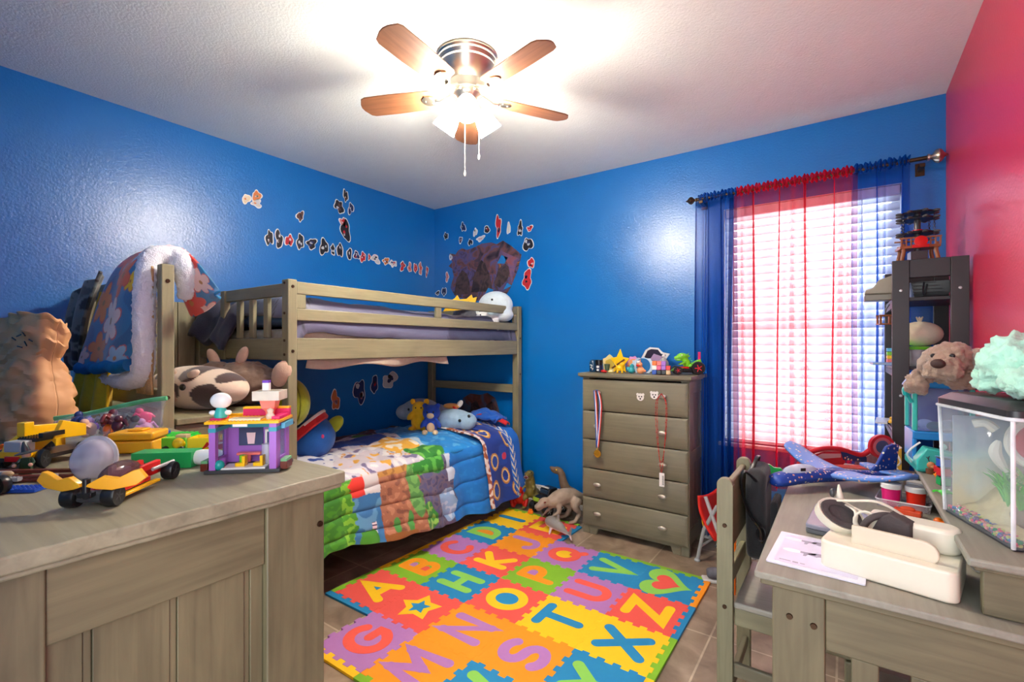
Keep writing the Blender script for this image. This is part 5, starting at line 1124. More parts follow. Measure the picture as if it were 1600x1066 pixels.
# paint pots in a clear tray
ty = thing('clear_tray', 'clear plastic tray holding four small paint pots under the riser shelf', 'tray', desk(.165, 2.075), rad(-8))
k = MB(); k.prism(rrect(.135,.135,.012), 0, .002); k.out('tray_floor', clear('tray_clear',(245,240,245),.3), ty)
R2 = rrect(.135,.135,.012); k = MB()
for i in range(len(R2)):
    a, b = R2[i], R2[(i+1) % len(R2)]; k.add([(a[0],a[1],.002),(b[0],b[1],.002),(b[0]*1.05,b[1]*1.05,.024),(a[0]*1.05,a[1]*1.05,.024)], [(0,1,2,3)])
k.out('tray_wall', clear('tray_clear',(245,240,245),.3), ty, solid=.0015); MB().tube([(x*1.05,y*1.05,.024) for x, y in R2], .002, 6, closed=True).out('tray_rim', clear('tray_rim_clear',(250,246,250),.7), ty)
for i, (x, y, c, lab) in enumerate(((-.032,-.034,(226,30,120),'magenta paint pot with white lid at the front of the clear tray'),(.032,-.034,(226,40,16),'orange-red paint pot with white lid at the front right of the clear tray'),(-.032,.034,(230,230,232),'white paint pot behind the magenta one'),(.032,.034,(190,190,220),'pale lilac paint pot behind the orange-red one'))):
    p = Vector((.165,2.075,DZT+.0025))+Matrix.Rotation(rad(-8),3,'Z') @ Vector((x,y,0))
    o = thing('paint_pot', lab, 'paint pot', p, 0, 'paint pots on the desk'); MB().lathe([(.001,0),(.023,0),(.026,.055),(.001,.0555)], 22).out('pot', plastic('paint_%d' % i, c), o); MB().lathe([(.001,.056),(.0285,.056),(.0285,.070),(.026,.073),(.001,.0735)], 22).out('lid', WHITE, o)
o = MB(); o.box((-.035,-.015,0),(.035,.015,.016)).ell((0,0,.018),(.02,.012,.008)); o = o.out('clay_pack', clear('orange_pack',(240,90,50),.8), None, desk(.165,1.96), rad(-15), bevel=.003); tag(o, 'flat orange-red clear packet in front of the paint tray', 'packet')
o = thing('toy_crab', 'orange knobbly toy under the near part of the riser shelf', 'toy', desk(.240,1.80)); MB().ell((0,0,.02),(.03,.022,.02)).ell((.0,-.02,.03),(.014,.01,.012)).ell((-.02,.014,.034),(.012,.012,.012)).out('body', ORA, o, remesh=.004); MB().ell((0,-.03,.012),(.016,.006,.008)).out('stripe', RED, o)
o = MB().prism(rrect(.022,.06,.006), 0, .045).out('violet_box', plastic('violet_pink',(170,100,150)), None, desk(.255,1.70), rad(0), bevel=.003); tag(o, 'small violet box under the riser shelf beside the orange toy', 'box')
o = thing('marker_pot', 'white capped bottle lying under the near end of the riser shelf', 'bottle', desk(.262,1.55)); MB().lathe([(.001,0),(.018,0),(.018,.06),(.010,.07),(.001,.07)], 16, 0, T(0,0,.019) @ RX(-90)).out('bottle', WHITE, o); MB().lathe([(.001,.07),(.011,.07),(.011,.09),(.001,.09)], 14, 0, T(0,0,.019) @ RX(-90)).out('cap', DGREY, o)
cb_ = MB().tube(spline([(.19,2.49,.885),(.172,2.48,.87),(.185,2.46,.83),(.175,2.50,.80),(.19,2.47,.775),(.16,2.42,.768)],8), .0035, 6).out('white_cable', WHITE); tag(cb_, 'white cable dangling over the far edge of the riser shelf', 'cable')
# ------------------------------------------------------------------ things on the riser
RZT = .8800
def ris(x, y): return (x, y, RZT)
# fish tank
tk = thing('fish_tank', 'clear plastic tank with black lid, coloured pebbles and green plastic plants', 'fish tank', ris(.320, 1.520), rad(17))
# footprint runs from the near corner; local y along the long visible side
def tq(s, z): return [(-.078*s,-.125*s,z),(.066*s,-.125*s,z),(.066*s,.125*s,z),(-.078*s,.125*s,z)]
BDM, n, l, p = newmat('aquarium_backdrop'); tc = n.new('ShaderNodeTexCoord'); s3 = n.new('ShaderNodeSeparateXYZ'); l.new(tc.outputs['Object'], s3.inputs[0])
nn = n.new('ShaderNodeTexNoise'); nn.inputs['Scale'].default_value = 16; nn.inputs['Detail'].default_value = 5; l.new(tc.outputs['Object'], nn.inputs['Vector']); md = n.new('ShaderNodeMath'); md.operation = 'MULTIPLY_ADD'; md.inputs[1].default_value = .16; l.new(nn.outputs['Fac'], md.inputs[0]); l.new(s3.outputs['Z'], md.inputs[2])
cr = n.new('ShaderNodeValToRGB'); e = cr.color_ramp.elements; e[0].position = .13; e[0].color = lin((226,204,160)); e[1].position = .30; e[1].color = lin((150,158,184)); x = e.new(.18); x.color = lin((214,206,186)); x = e.new(.22); x.color = lin((190,204,200)); l.new(md.outputs[0], cr.inputs['Fac']); l.new(cr.outputs['Color'], p.inputs['Base Color']); p.inputs['Roughness'].default_value = .6
TA = clear('tank_wall', (240,246,248), .11, .06)
k = MB(); a = tq(1,.004); b = tq(1.09,.272)
for i in range(4):
    j = (i+1) % 4; k.add([a[i],a[j],b[j],b[i]], [(0,1,2,3)])
k.out('tank_wall', TA, tk, solid=.003)
MB().prism([(x,y) for x,y,_ in tq(.985,0)], 0, .0045).out('tank_floor', plastic('tank_base',(40,40,48)), tk)
for i in range(4): MB().tube([a[i], b[i]], .004, 8).out('corner_edge', clear('tank_corner',(250,252,255),.6,.05), tk)
k = MB(); o_ = rrect(.168,.285,.02,4,(-.0075,0)); k.prism(o_, .270, .288); n_ = len(o_); ins = [(x*.80,y*.84) for x,y in o_]
k.add([(x,y,.288) for x,y in o_]+[(x,y,.304) for x,y in ins], [(i,(i+1)%n_,n_+(i+1)%n_,n_+i) for i in range(n_)]+[tuple(n_+i for i in range(n_))]); k.out('lid', plastic('lid_black',(44,44,46),.35), tk, bevel=.002)
k = MB(); k.tube([(x*1.01,y*1.01,.270) for x,y in o_], .004, 8, closed=True); k.out('lid_rim', clear('tank_corner',(250,252,255),.6,.05), tk)
k = MB(); k.box((.058,-.115,.006),(.061,.115,.245)); k.out('backdrop', BDM, tk)
q = random.Random(5); groups = [plastic('pebble_%d' % i, c, .3) for i, c in enumerate(((226,90,120),(60,150,110),(60,120,180),(236,150,150),(140,110,150),(200,200,120)))]
k = MB()
for i in range(620):
    x, y = q.uniform(-.073,.05), q.uniform(-.118,.118)
    if q.random() < .55: x = -.073+abs(q.gauss(0,.02))
    x = min(x, -.03)
    k.ell((x,y,.009+q.random()*.011),(q.uniform(.004,.006),q.uniform(.004,.006),.004),None,6,4,q.randrange(6))
o = k.out('pebbles', groups, tk); o['kind'] = 'stuff'
MB().grid(lambda u,v: (-.066+.122*u, -.118+.236*v, .012+.10*u**1.3+.012*nz(u*4,v*4)), 20, 24).out('sand_bank', mat('sand',(214,192,150),.9,var=.15,vs=60,bump=.4,bs=150), tk, ang=180)
for j, (px, py, hgt, cc) in enumerate(((-.03,-.06,.085,(84,180,50)),(-.025,-.01,.10,(104,196,64)),(-.01,-.085,.085,(64,160,56)),(.01,-.03,.12,(140,196,90)),(.02,-.07,.11,(120,190,80)),(-.01,.03,.10,(90,170,70)))):
    k = MB()
    for i in range(26):
        a_ = q.uniform(0,2*PI); L = hgt*q.uniform(.5,1); sp = q.uniform(.15,.42)*L
        P = [Vector((px,py,.06)), Vector((px+sp*.6*math.cos(a_),py+sp*.6*math.sin(a_),.06+L*.6)), Vector((px+sp*1.3*math.cos(a_),py+sp*1.3*math.sin(a_),.06+L*.8))]
        P = [Vector((max(-.068,min(.054,v.x)),max(-.112,min(.112,v.y)),v.z)) for v in P]
        k.tube(spline(P,3), [.0016,.003,.0036,.0034,.003,.0022,.0006], 5, flat=.35)
    k.out('plastic_plant', plastic('plant_%d' % j, cc, .45), tk)
k = MB(); k.ell((-.02,-.06,.05),(.02,.04,.022)); k.out('cave_rock', mat('cave_stone',(140,124,104),.8,var=.3,vs=30,bump=.8,bs=40), tk)
o = k = MB(); k.box((-.068,.110,.006),(.055,.113,.245)); k.out('backdrop', BDM, tk); k = MB(); k.ell((.025,-.02,.205),(.050,.014,.044),nu=24,nv=14); k.out('red_dome', mat('ornament_red',(176,30,44),.5), tk)
k = MB(); k.tube([(.025+.055*math.cos(a_),-.022,.207+.052*math.sin(a_)) for a_ in [rad(120+i*9) for i in range(22)]], .009, 8); k.tube(spline([(-.036,.0,.205),(-.042,.0,.175),(-.022,.0,.135)],6), [.004+.008*math.sin(PI*i/12) for i in range(13)], 8); k.tube(spline([(-.062,.04,.235),(-.045,.03,.24),(-.03,.02,.225)],6), .010, 8); k.out('white_trim', mat('ornament_white',(222,214,200),.6), tk)
# claw machine toy
cm = thing('toy_aquarium_machine', 'teal and blue toy claw machine with a clear chamber behind the tank', 'toy', ris(.262, 2.165), rad(5))
TL = plastic('machine_teal',(60,190,175)); BLM = plastic('machine_blue',(30,130,200))
k = MB(); k.box((-.075,-.09,0),(.085,.09,.028)); k.out('base', TL, cm, bevel=.006)
k = MB(); k.prism([(-.075,.0),(.08,.0),(.08,.05),(-.05,.072),(-.075,.03)], -.03, .03, 0, T(0,-.075,.01) @ XZ); k.out('control_panel', TL, cm, bevel=.004)
for x in (-.005,.035): MB().ell((x,-.085,.088),.010).out('joystick', plastic('pale_teal',(150,220,210)), cm)
MB().prism([(-.03,.0),(.05,.0),(.05,.02),(-.03,.02)], 0, .002, 0, T(0,-.107,.06) @ RX(-60)).out('panel_print', mat('panel_stripes',(120,180,220),.3,var=.5,vs=60), cm)
k = MB(); k.box((-.075,-.04,.028),(-.062,.09,.11)).box((.07,-.04,.028),(.085,.09,.11)).box((-.075,-.045,.10),(.085,.09,.128)); k.out('lower_frame', BLM, cm, bevel=.004)
for x, y in ((-.068,-.035),(-.068,.082),(.078,-.035),(.078,.082)): MB().box((x-.007,y-.007,.129),(x+.007,y+.007,.275)).out('pillar', TL, cm, bevel=.003)
k = MB(); k.box((-.066,-.036,.13),(-.064,.082,.275)).box((-.066,-.038,.13),(.078,-.036,.275)); k.out('clear_chamber', clear('chamber',(190,206,240),.18), cm)
MB().box((-.064,.080,.13),(.078,.083,.275)).out('chamber_back', plastic('deep_blue',(48,66,140)), cm)
k = MB(); k.prism([(-.085,.0),(.095,.0),(.08,.05),(-.055,.05)], -.07, .07, 0, T(0,.025,.276) @ XZ); k.out('roof', BLM, cm, bevel=.006)
k = MB(); k.tube(spline([(-.085,-.05,.285),(-.095,-.055,.265),(-.085,-.05,.24),(-.078,-.05,.225)],5), [.012]*8+[.006]*8, 8); k.out('wave_trim', TEAL, cm)
for i, (p, m_) in enumerate((((-.03,.02,.146),WHITE),((.02,.0,.148),LGREY),((.04,.04,.146),WHITE),((-.01,-.015,.144),plastic('fern',(40,140,70))),((.05,-.01,.15),plastic('fern',(40,140,70))))): MB().ell(p,(.024,.018,.017)).out('prize', m_, cm)
MB().tube(spline([(-.078,-.04,.02),(-.092,-.06,.05),(-.08,-.07,.075),(-.06,-.07,.095)],6), .003, 6).out('cord', WHITE, cm)
# tiny toys on the riser
t = thing('deer_figurine', 'tiny brown deer figurine in a bucket on the riser shelf edge', 'figurine', ris(.232,2.06), rad(30)); MB().lathe([(.001,0),(.013,0),(.015,.018),(.001,.0185)], 14).out('tub', BRN, t); MB().ell((0,0,.028),(.012,.011,.012)).ell((0,-.010,.024),(.007,.006,.006)).out('head', plastic('fawn',(190,130,84)), t); k = MB()
for s in (-1,1): k.tube([(s*.005,0,.038),(s*.008,0,.048),(s*.005,0,.058)],.0015,5).tube([(s*.008,0,.048),(s*.013,0,.054)],.0013,5)
k.out('antlers', DGREY, t); MB().ell((0,-.016,.024),(.004,.003,.003)).out('nose', BLACK, t)
t = thing('toy_sled', 'small red toy sled behind the deer figurine', 'toy', ris(.268,2.035), rad(20)); MB().box((-.03,-.012,.012),(.03,.014,.018)).box((-.03,-.012,.018),(-.024,.014,.034)).out('seat', RED, t, bevel=.002); MB().tube([(-.03,-.01,.004),(.03,-.01,.004),(.038,-.01,.014)],.002,6).out('runner', YEL, t); MB().tube([(-.03,.012,.004),(.03,.012,.004),(.038,.012,.014)],.002,6).out('runner', YEL, t)
t = thing('bearded_figurine', 'small red and white bearded figurine standing on the riser near the tank', 'figurine', ris(.288,1.98), rad(20)); MB().lathe([(.001,0),(.012,0),(.014,.02),(.009,.036),(.001,.037)],14).out('coat', RED, t); MB().ell((0,-.001,.046),(.013,.012,.013)).out('face', plastic('flesh',(226,176,150)), t); MB().ell((0,-.009,.039),(.012,.006,.011)).out('beard', WHITE, t); MB().lathe([(.012,.05),(.011,.06),(.004,.07),(.001,.071)],14).out('hat', RED, t); MB().tube([(.0125*math.cos(i*.4),.0125*math.sin(i*.4),.052) for i in range(16)],.0025,6,closed=True).out('hat_trim', WHITE, t)
t = thing('orange_bauble', 'tiny orange ball with a green leaf on the riser', 'toy', ris(.243,2.0)); MB().ell((0,0,.010),.010).out('ball', ORA, t); MB().ell((0,-.004,.0205),(.008,.003,.002)).out('leaf', GRN, t)
t = thing('green_frog_toy', 'flat bright green toy near the tank base on the riser', 'toy', ris(.232,1.80), rad(30)); k = MB(); k.ell((0,0,.006),(.016,.012,.006))
for s in (-1,1): k.tube([(.006,s*.008,.006),(.016,s*.016,.005),(.02,s*.012,.003)],.003,6).tube([(-.006,s*.008,.006),(-.014,s*.016,.005),(-.02,s*.014,.003)],.003,6)
k.out('body', plastic('neon_green',(80,220,70)), t); MB().ell((.012,0,.012),.003).out('eye', WHITE, t)
t = thing('puzzle_cube_stack', 'upright stack of three puzzle cubes, blue over red over green, beside the tank', 'cubes', ris(.244,1.91), rad(20))
for i, m_ in enumerate((GRN, RED, BLU)):
    o = MB().cb((0,0,.0135+i*.0275),(.026,.026,.027)).out('cube', BLACK, t, bevel=.002); k = MB(); k.box((-.0112,-.0136,.0135+i*.0275-.0112),(.0112,-.013,.0135+i*.0275+.0112)).box((-.0136,-.0112,.0135+i*.0275-.0112),(-.013,.0112,.0135+i*.0275+.0112)); k.out('cube_face', m_, o)
# plush dog and mint plush
def fur(name, rgb): return mat('fur_'+name, rgb, .95, var=.3, vs=26, bump=.9, bs=110, sheen=.3)
t = dogp = plush('dog_plush', 'curly brown-grey plush dog lying over the toy claw machine', 'plush toy', (.275, 1.985, 1.155), -30, lambda k: (k.ell((0,.06,.07),(.075,.08,.06)), k.ell((0,-.01,.115),(.066,.06,.06)), k.ell((0,-.055,.09),(.05,.042,.042)), k.ell((-.03,-.068,.072),(.028,.024,.024)), k.ell((.03,-.068,.072),(.028,.024,.024)), k.tube(spline([(-.06,.03,.06),(-.09,-.02,.04),(-.085,-.05,-.0)],5),[.026,.028,.03,.03,.03,.032,.034,.034,.034,.034,.032],10), k.tube(spline([(.06,.03,.06),(.10,.0,.05),(.11,-.03,.02)],5),[.026]*11,10)), fur('taupe',(158,132,114)), .007, ('dog_curls', .016, .032))
for s in (-1,1): MB().ell((s*.075,.0,.105),(.022,.03,.052),(0,s*-22,0)).out('ear', fur('ear_taupe',(160,138,124)), t, remesh=.006, disp=('dog_curls',.018,.014)); MB().ell((s*.026,-.068,.126),(.008,.006,.008)).out('eye', BLACK, t)
MB().ell((0,-.098,.10),(.021,.013,.016)).out('nose', mat('cloth_nose',(60,36,30),.7), t)
dogp.scale = (.9,.9,.9)
t = plush('mint_plush', 'fluffy mint green plush lying on the black tank lid', 'plush toy', (.335, 1.51, 1.188), 17, lambda k: (k.ell((-.02,.0,.075),(.065,.07,.06)), k.ell((-.03,-.08,.035),(.06,.06,.035)), k.ell((.0,-.10,.06),(.05,.06,.05)), k.ell((-.04,.05,.03),(.035,.05,.025))), fur('mint',(176,226,204)), .007, ('mint_curls', .018, .04))
MB().ell((-.035,.075,.055),(.022,.03,.02)).out('paw', fur('mint',(176,226,204)), t, remesh=.006, disp=('mint_curls', .018, .02))
# ------------------------------------------------------------------ black shelf unit in the corner
SB = plastic('shelf_black', (38,36,38), .45)
su = thing('shelf_unit', 'tall narrow black shelf unit in the corner by the window', 'shelf', (.303, 3.03, 0))
def sp_(name, boxes, m=SB, bevel=.002, par=None):
    k = MB()
    for a, b in boxes: k.box((a[0]-.303,a[1]-3.03,a[2]), (b[0]-.303,b[1]-3.03,b[2]))
    return k.out(name, m, par or su, bevel=bevel)
for y in (2.73, 3.205):
    for x0, x1 in ((.176,.236),(.372,.430)):
        o = sp_('post', [((x0,y,0),(x1,y+.03,1.68))])
        if y < 3:
            for z in (1.545, 1.075): MB().lathe([(.001,.002),(.005,.0018),(.0065,0)], 12, 0, T((x0+x1)/2-.303, y-3.03, z) @ RX(90)).out('screw', STEEL, o)
    sp_('cross_rail', [((.236,y+.004,1.60),(.372,y+.026,1.68))]); sp_('cross_rail', [((.236,y+.004,.08),(.372,y+.026,.13))])
SHZ = (1.50, 1.19, .90, .60, .30)
for z in SHZ: sp_('shelf_board', [((.180,2.762,z),(.428,3.202,z+.016))]); sp_('rail', [((.178,2.761,z-.03),(.19,3.204,z))])
def sh(x, y, i): return (x, y, SHZ[i]+.0165)
# tower toy on top
tw = thing('toy_tower', 'dark toy tower with chains and a red shield on top of the black shelf', 'toy', (.275, 2.86, 1.681), rad(8))
k = MB(); k.cyl((0,0,.0),(0,0,.235),.014,.012,12); k.box((-.03,-.03,.0),(.03,.03,.05)); k.out('mast', DGREY, tw)
BW = plastic('toy_timber',(140,84,48))
for x, y in ((-.06,-.035),(.06,-.035),(-.06,.035),(.06,.035)): MB().tube([(x*1.1,y*1.1,0),(x*.95,y,.05),(x,y,.085)],.008,8).out('leg', BW, tw)
k = MB(); k.box((-.072,-.045,.062),(.072,.045,.074)).box((-.075,-.048,.105),(.075,-.042,.112)).box((-.075,.042,.105),(.075,.048,.112))
for i in range(9): k.box((-.07+i*.0172,-.046,.074),(-.064+i*.0172,-.042,.106))
k.out('railing', BW, tw, bevel=.001)
k = MB(); k.lathe([(.001,0),(.024,0),(.024,.006),(.001,.008)],20,0,T(0,-.05,.09) @ RX(90)); k.box((-.03,-.052,.062),(.03,-.046,.076)); k.out('shield', RED, tw)
for z in (.128,.195,.222): 
    k = MB(); k.lathe([(.001,0),(.062,0),(.066,.006),(.05,.012),(.001,.013)],24,0,T(0,0,z)); k.out('round_deck', BLACK, tw)
    for i in range(8):
        a_ = rad(i*45+10); MB().ell((.068*math.cos(a_),.068*math.sin(a_),z+.004),(.017,.010,.007),(0,0,i*45+10)).out('barrel', DGREY, tw)
MB().lathe([(.001,0),(.02,0),(.02,.008),(.001,.008)],18,0,T(0,0,.142)).out('red_ring', RED, tw)
for x, y in ((-.055,-.02),(.055,-.02),(-.05,.03),(.05,.03)):
    k = MB()
    for i in range(13): k.tube([(x+(.005 if i % 2 else .002)*math.cos(a_*.9),y+(.002 if i % 2 else .005)*math.cos(a_*.9),.11+.0085*i+.0055*math.sin(a_*.9)) for a_ in range(7)],.0012,4,closed=True)
    k.out('chain', BLACK, tw)
# grey skull ship and bins on the top shelf
t = thing('skull_ship', 'translucent grey toy skull ship sticking out of the top shelf towards the window', 'toy', sh(.165,2.93,0), rad(180))
GRT = plastic('bone_grey',(150,142,124),.4)
k = MB(); k.box((-.06,-.05,.0),(.085,.05,.03)); k.out('hull', plastic('hull_grey',(112,106,92)), t, bevel=.004)
k = MB(); k.prism([(-.05,.03),(.085,.035),(.08,.055),(.05,.065),(.03,.10),(-.04,.125),(-.06,.06)], -.035, .035, 0, XZ); k.out('skull', GRT, t, bevel=.006, seg=3)
k = MB()
for i in range(6): k.cyl((.02+.011*i,-.036,.05),(.02+.011*i,-.036,.034),.004,.001,6)
k.out('teeth', WHITE, t); MB().ell((.01,-.036,.09),(.012,.006,.012)).out('eye_socket', DGREY, t); MB().ell((-.03,-.03,.115),.008).out('red_stud', RED, t); MB().ell((.02,-.052,.014),(.012,.004,.008)).out('porthole', DGREY, t)
t = thing('storage_basket', 'black ribbed storage basket on the top shelf of the black unit', 'basket', sh(.315,2.92,0)); k = MB(); k.lathe([(.06,0),(.078,.075),(.072,.075),(.055,.003)],4,0,RZ(45) @ Matrix.Diagonal((1.15,1.5,1,1))); k.out('basket_body', BLACK, t, flat=True); k = MB()
for i in range(5): k.tube([(x*(1+.035*i)*1.01,y*(1+.035*i)*1.01,.01+.015*i) for x, y in ((.05,.064),(-.05,.064),(-.05,-.064),(.05,-.064))],.0025,6,closed=True)
k.out('ribs', DGREY, t); MB().tube(spline([(-.02,-.09,.07),(-.024,-.094,.03),(-.018,-.094,.01),(-.01,-.09,.06)],5),.003,6).out('strap', BLACK, t)
t = thing('toy_wagon', 'brown wooden-look toy frame hanging off the shelf edge below the skull ship', 'toy', (.160,2.90,1.40), rad(15)); k = MB(); k.box((-.03,-.025,.0),(.03,.025,.006)).box((-.03,-.025,.04),(.03,-.018,.047)).box((-.03,.018,.04),(.03,.025,.047)).box((-.028,-.024,.006),(-.02,-.016,.04)).box((.02,-.024,.006),(.028,-.016,.04)).box((-.028,.016,.006),(-.02,.024,.04)).box((.02,.016,.006),(.028,.024,.04)); k.out('frame', BW, t, bevel=.001); MB().tube([(0,0,.047),(.005,0,.075),(.018,0,.098)],.0025,6).out('hook', DGREY, t)
# second shelf: duck-like plush and a tub
t = thing('clear_tub', 'clear tub with a bright green lid on the second shelf of the black unit', 'tub', sh(.262,2.86,1), 0); MB().lathe([(.05,0),(.062,.075),(.06,.075),(.048,.002)],26,caps=False).lathe([(.001,.0),(.05,.001)],26,caps=False).out('tub_body', clear('tub_clear',(230,236,240),.4), t, solid=.001); MB().lathe([(.001,.09),(.06,.09),(.07,.084),(.072,.076),(.06,.074)],28).out('lid', plastic('lid_green',(100,214,40)), t); MB().ell((0,0,.03),(.04,.04,.02)).out('blue_contents', AZU, t)
t = thing('round_plush', 'round cream plush with a little tuft resting on the green-lidded tub', 'plush toy', (.285,2.885,1.298)); MB().ell((0,0,.055),(.085,.075,.058),nu=24,nv=14).out('body', cloth('cream_plush',(224,214,186)), t, ang=180); k = MB()
for a_ in (-35,0,35): k.tube([(0,0,.11),(.012*math.sin(rad(a_)),0,.125),(.02*math.sin(rad(a_)),0,.135)],[.006,.005,.003],6)
k.out('tuft', cloth('cream_plush',(224,214,186)), t)
t = thing('colour_cards', 'stack of rainbow striped cards on the second shelf near the window', 'cards', sh(.192,3.0,1)); 
for i, m_ in enumerate((CORAL, YEL, LIME, AZU)): MB().box((-.02,-.03,.01+.018*i),(.02,.03,.026+.018*i)).out('colour_band', m_, t, bevel=.001)
MB().box((-.022,-.032,0),(.022,.032,.0095)).out('tray', WHITE, t)
t = thing('blue_folder', 'blue folder lying across the second shelf and jutting towards the window', 'folder', (.17,2.95,1.2068-.0), rad(4)); o = t; MB().box((-.065,-.09,0),(.034,.02,.004)).box((-.065,-.09,.008),(.034,.02,.011)).out('cover', plastic('folder_blue',(50,120,190)), t); MB().box((-.064,-.088,.0042),(.032,.018,.0078)).out('sheets', WHITE, t)
t = thing('yellow_toy_car', 'small yellow toy car on the third shelf of the black unit', 'toy car', sh(.195,2.95,2), rad(80)); MB().box((-.035,-.016,.008),(.035,.016,.024)).box((-.018,-.014,.024),(.016,.014,.036)).out('body', YEL, t, bevel=.004)
for x in (-.02,.02): wheel(t, x, -.016, .009, .009, .007); wheel(t, x, .016, .009, .009, .007)
t = thing('magazine', 'white magazine jutting from the third shelf towards the window', 'magazine', (.172,3.05,.9168), rad(-4)); MB().box((-.04,-.11,0),(.05,.09,.005)).out('pages', WHITE, t); MB().box((-.041,-.111,.0052),(.051,.091,.0062)).out('cover', plastic('cover_grey_blue',(190,200,214)), t)
# ------------------------------------------------------------------ chair at the desk
ch = thing('chair', 'grey wooden chair pushed in at the desk with a black bag on its back', 'chair', (-.20, 1.89, 0))
def hp2(name, boxes, m, bevel=.004):
    k = MB()
    for a, b in boxes: k.box((a[0]+.20,a[1]-1.89,a[2]), (b[0]+.20,b[1]-1.89,b[2]))
    return k.out(name, m, ch, bevel=bevel)
for y in (1.70, 2.055):
    k = MB(); k.prism([(-.352+.20,0),(-.302+.20,0),(-.302+.20,.835)]+[(-.327+.20+.025*math.cos(rad(15*i)),.835+.022*math.sin(rad(15*i))) for i in range(13)], -.014, .014, 0, T(0,y+.014-1.89,0) @ XZ)
    o = k.out('back_post', WZ, ch, bevel=.003)
    if y < 2:
        for z in (.70, .43): bolt(o, [(-.327+.20, y-1.89, z)], (0,-1,0), .008)
hp2('back_panel', [((-.338,1.728,.60),(-.316,2.055,.832))], WY, .006)
hp2('back_rail', [((-.338,1.728,.47),(-.318,2.055,.53))], WY)
hp2('seat', [((-.30,1.705,.43),(.045,2.08,.45))], wood('seat_wood',(168,164,152),0,.75,.4), .006)
hp2('seat_apron', [((-.30,1.715,.37),(.03,1.733,.429))], WX); hp2('seat_apron', [((-.30,2.05,.37),(.03,2.068,.429))], WX)
for y in (1.705, 2.05): hp2('front_leg', [((.0,y,0),(.035,y+.03,.369))], WZ); hp2('stretcher', [((-.302,y+.006,.20),(.0,y+.024,.245))], DX)
hp2('stretcher', [((-.33,1.729,.12),(-.31,2.055,.16))], DY)
# black bag hanging on the chair
BF = cloth('black_nylon',(34,35,38))
bb = thing('black_bag', 'black padded bag with straps hanging over the inside of the chair back', 'bag', (-.262,1.985,.52), rad(0))
k = MB(); k.prism([(-.10,.02),(-.085,-.03),(.06,-.03),(.105,.02),(.11,.25),(.07,.30),(-.06,.30),(-.09,.25)], -.036, .030, 0, T(.0,.03,.03) @ RX(6) @ YZ); k.out('bag_body', BF, bb, bevel=.022, seg=4)
k = MB(); k.prism([(-.07,.03),(.07,.03),(.08,.18),(-.06,.18)], -.012, .012, 0, T(.052,.03,.03) @ YZ); k.out('front_pocket', BF, bb, bevel=.010, seg=3)
k = MB(); k.tube(spline([(-.0,-.075,.29),(-.035,-.10,.325),(-.045,-.10,.27),(-.02,-.10,.18),(.015,-.10,.13),(.02,-.09,.08)],6),.012,8,flat=.4).tube([(.02+.014*math.cos(a_*.5),-.10+.01*math.sin(a_*.5),.11+.02*math.sin(a_*.5)) for a_ in range(13)],.0035,6,closed=True); k.out('strap', BLACK, bb)
MB().tube(spline([(-.02,-.03,.318),(-.01,.01,.352),(-.01,.06,.352),(-.02,.10,.318)],6),.008,8,flat=.5).out('handle', BLACK, bb)
MB().tube(spline([(.026,-.07,.24),(.034,.02,.285),(.026,.11,.25)],6),.003,6).out('zipper', DGREY, bb)
# orange arch with a green clip, behind chair and desk
oa = thing('toy_track', 'orange toy track arch with a green clip behind the chair by the window', 'toy track', (-.31,2.76,0), rad(12))
AR = spline([(-.17,0,.0),(-.165,0,.3),(-.13,0,.55),(0,0,.635),(.13,0,.55),(.165,0,.3),(.17,0,.0)],8)
k = MB(); k.tube(AR, .016, 8, flat=.45); k.out('arch', ORA, oa); k = MB(); k.tube([p+Vector((0,.035,0)) for p in AR], .005, 6).tube([p+Vector((0,-.035,0)) for p in AR], .005, 6); k.out('track_edge', ORA, oa)
k = MB(); k.grid(lambda u,v: tuple(AR[int(u*48)]+Vector((0,-.035+.07*v,0))), 48, 2); k.out('track_band', ORA, oa, solid=.003, ang=180)
k = MB(); k.prism([(-.05,.0),(-.02,.004),(.02,.0),(.03,-.02),(.038,-.02),(.036,.02),(.02,.04),(-.01,.04),(-.03,.055),(-.065,.05),(-.075,.03),(-.068,.018),(-.055,.032),(-.04,.025)], -.008, .008, 0, T(.02,-.045,.645) @ XZ); k.out('clip', GRN, oa, bevel=.002)
# folding kid's chair, red with flames
fc = thing('folding_chair', 'small folding child chair with red flame-printed panel beside the chest', 'chair', (-.60,3.10,0), rad(-12))
for y in (-.14,.14):
    MB().tube([(-.10,y,.004),(-.06,y,.20),(.02,y,.36)], .011, 8).out('leg', LGREY, fc); MB().tube([(.12,y,.004),(.02,y,.22),(-.05,y,.40)], .011, 8).out('leg', LGREY, fc)
    for x in (-.10,.12): MB().lathe([(.016,0),(.018,.008),(.012,.016),(.001,.018)],12,0,T(x,y,0)).out('foot_cap', LGREY, fc)
for x, z in ((-.085,.09),(.085,.08)): MB().tube([(x,-.14,z),(x,.14,z)], .007, 8).out('cross_bar', LGREY, fc)
k = MB(); k.grid(lambda u,v: (-.085+.10*u-.03*math.sin(PI*u), -.155+.31*v, .40-.24*u-.02*math.sin(PI*v)), 14, 14)
o = k.out('seat_panel', mat('red_canvas',(214,30,14),.5), fc, solid=.014, ang=180)
for i in range(4):
    y = -.11+.06*i; k = MB(); k.prism([(-.012,0),(.012,0),(.016,.03),(.008,.05),(.010,.08),(-.002,.055),(-.006,.07),(-.014,.035)], 0, .004, 0, T(-.066,y,.20+.015*(i % 2)) @ RY(-14) @ YZ @ RX(0) @ T(0,0,-.004)); k.out('flame', plastic('flame_yellow',(250,180,20)), fc)
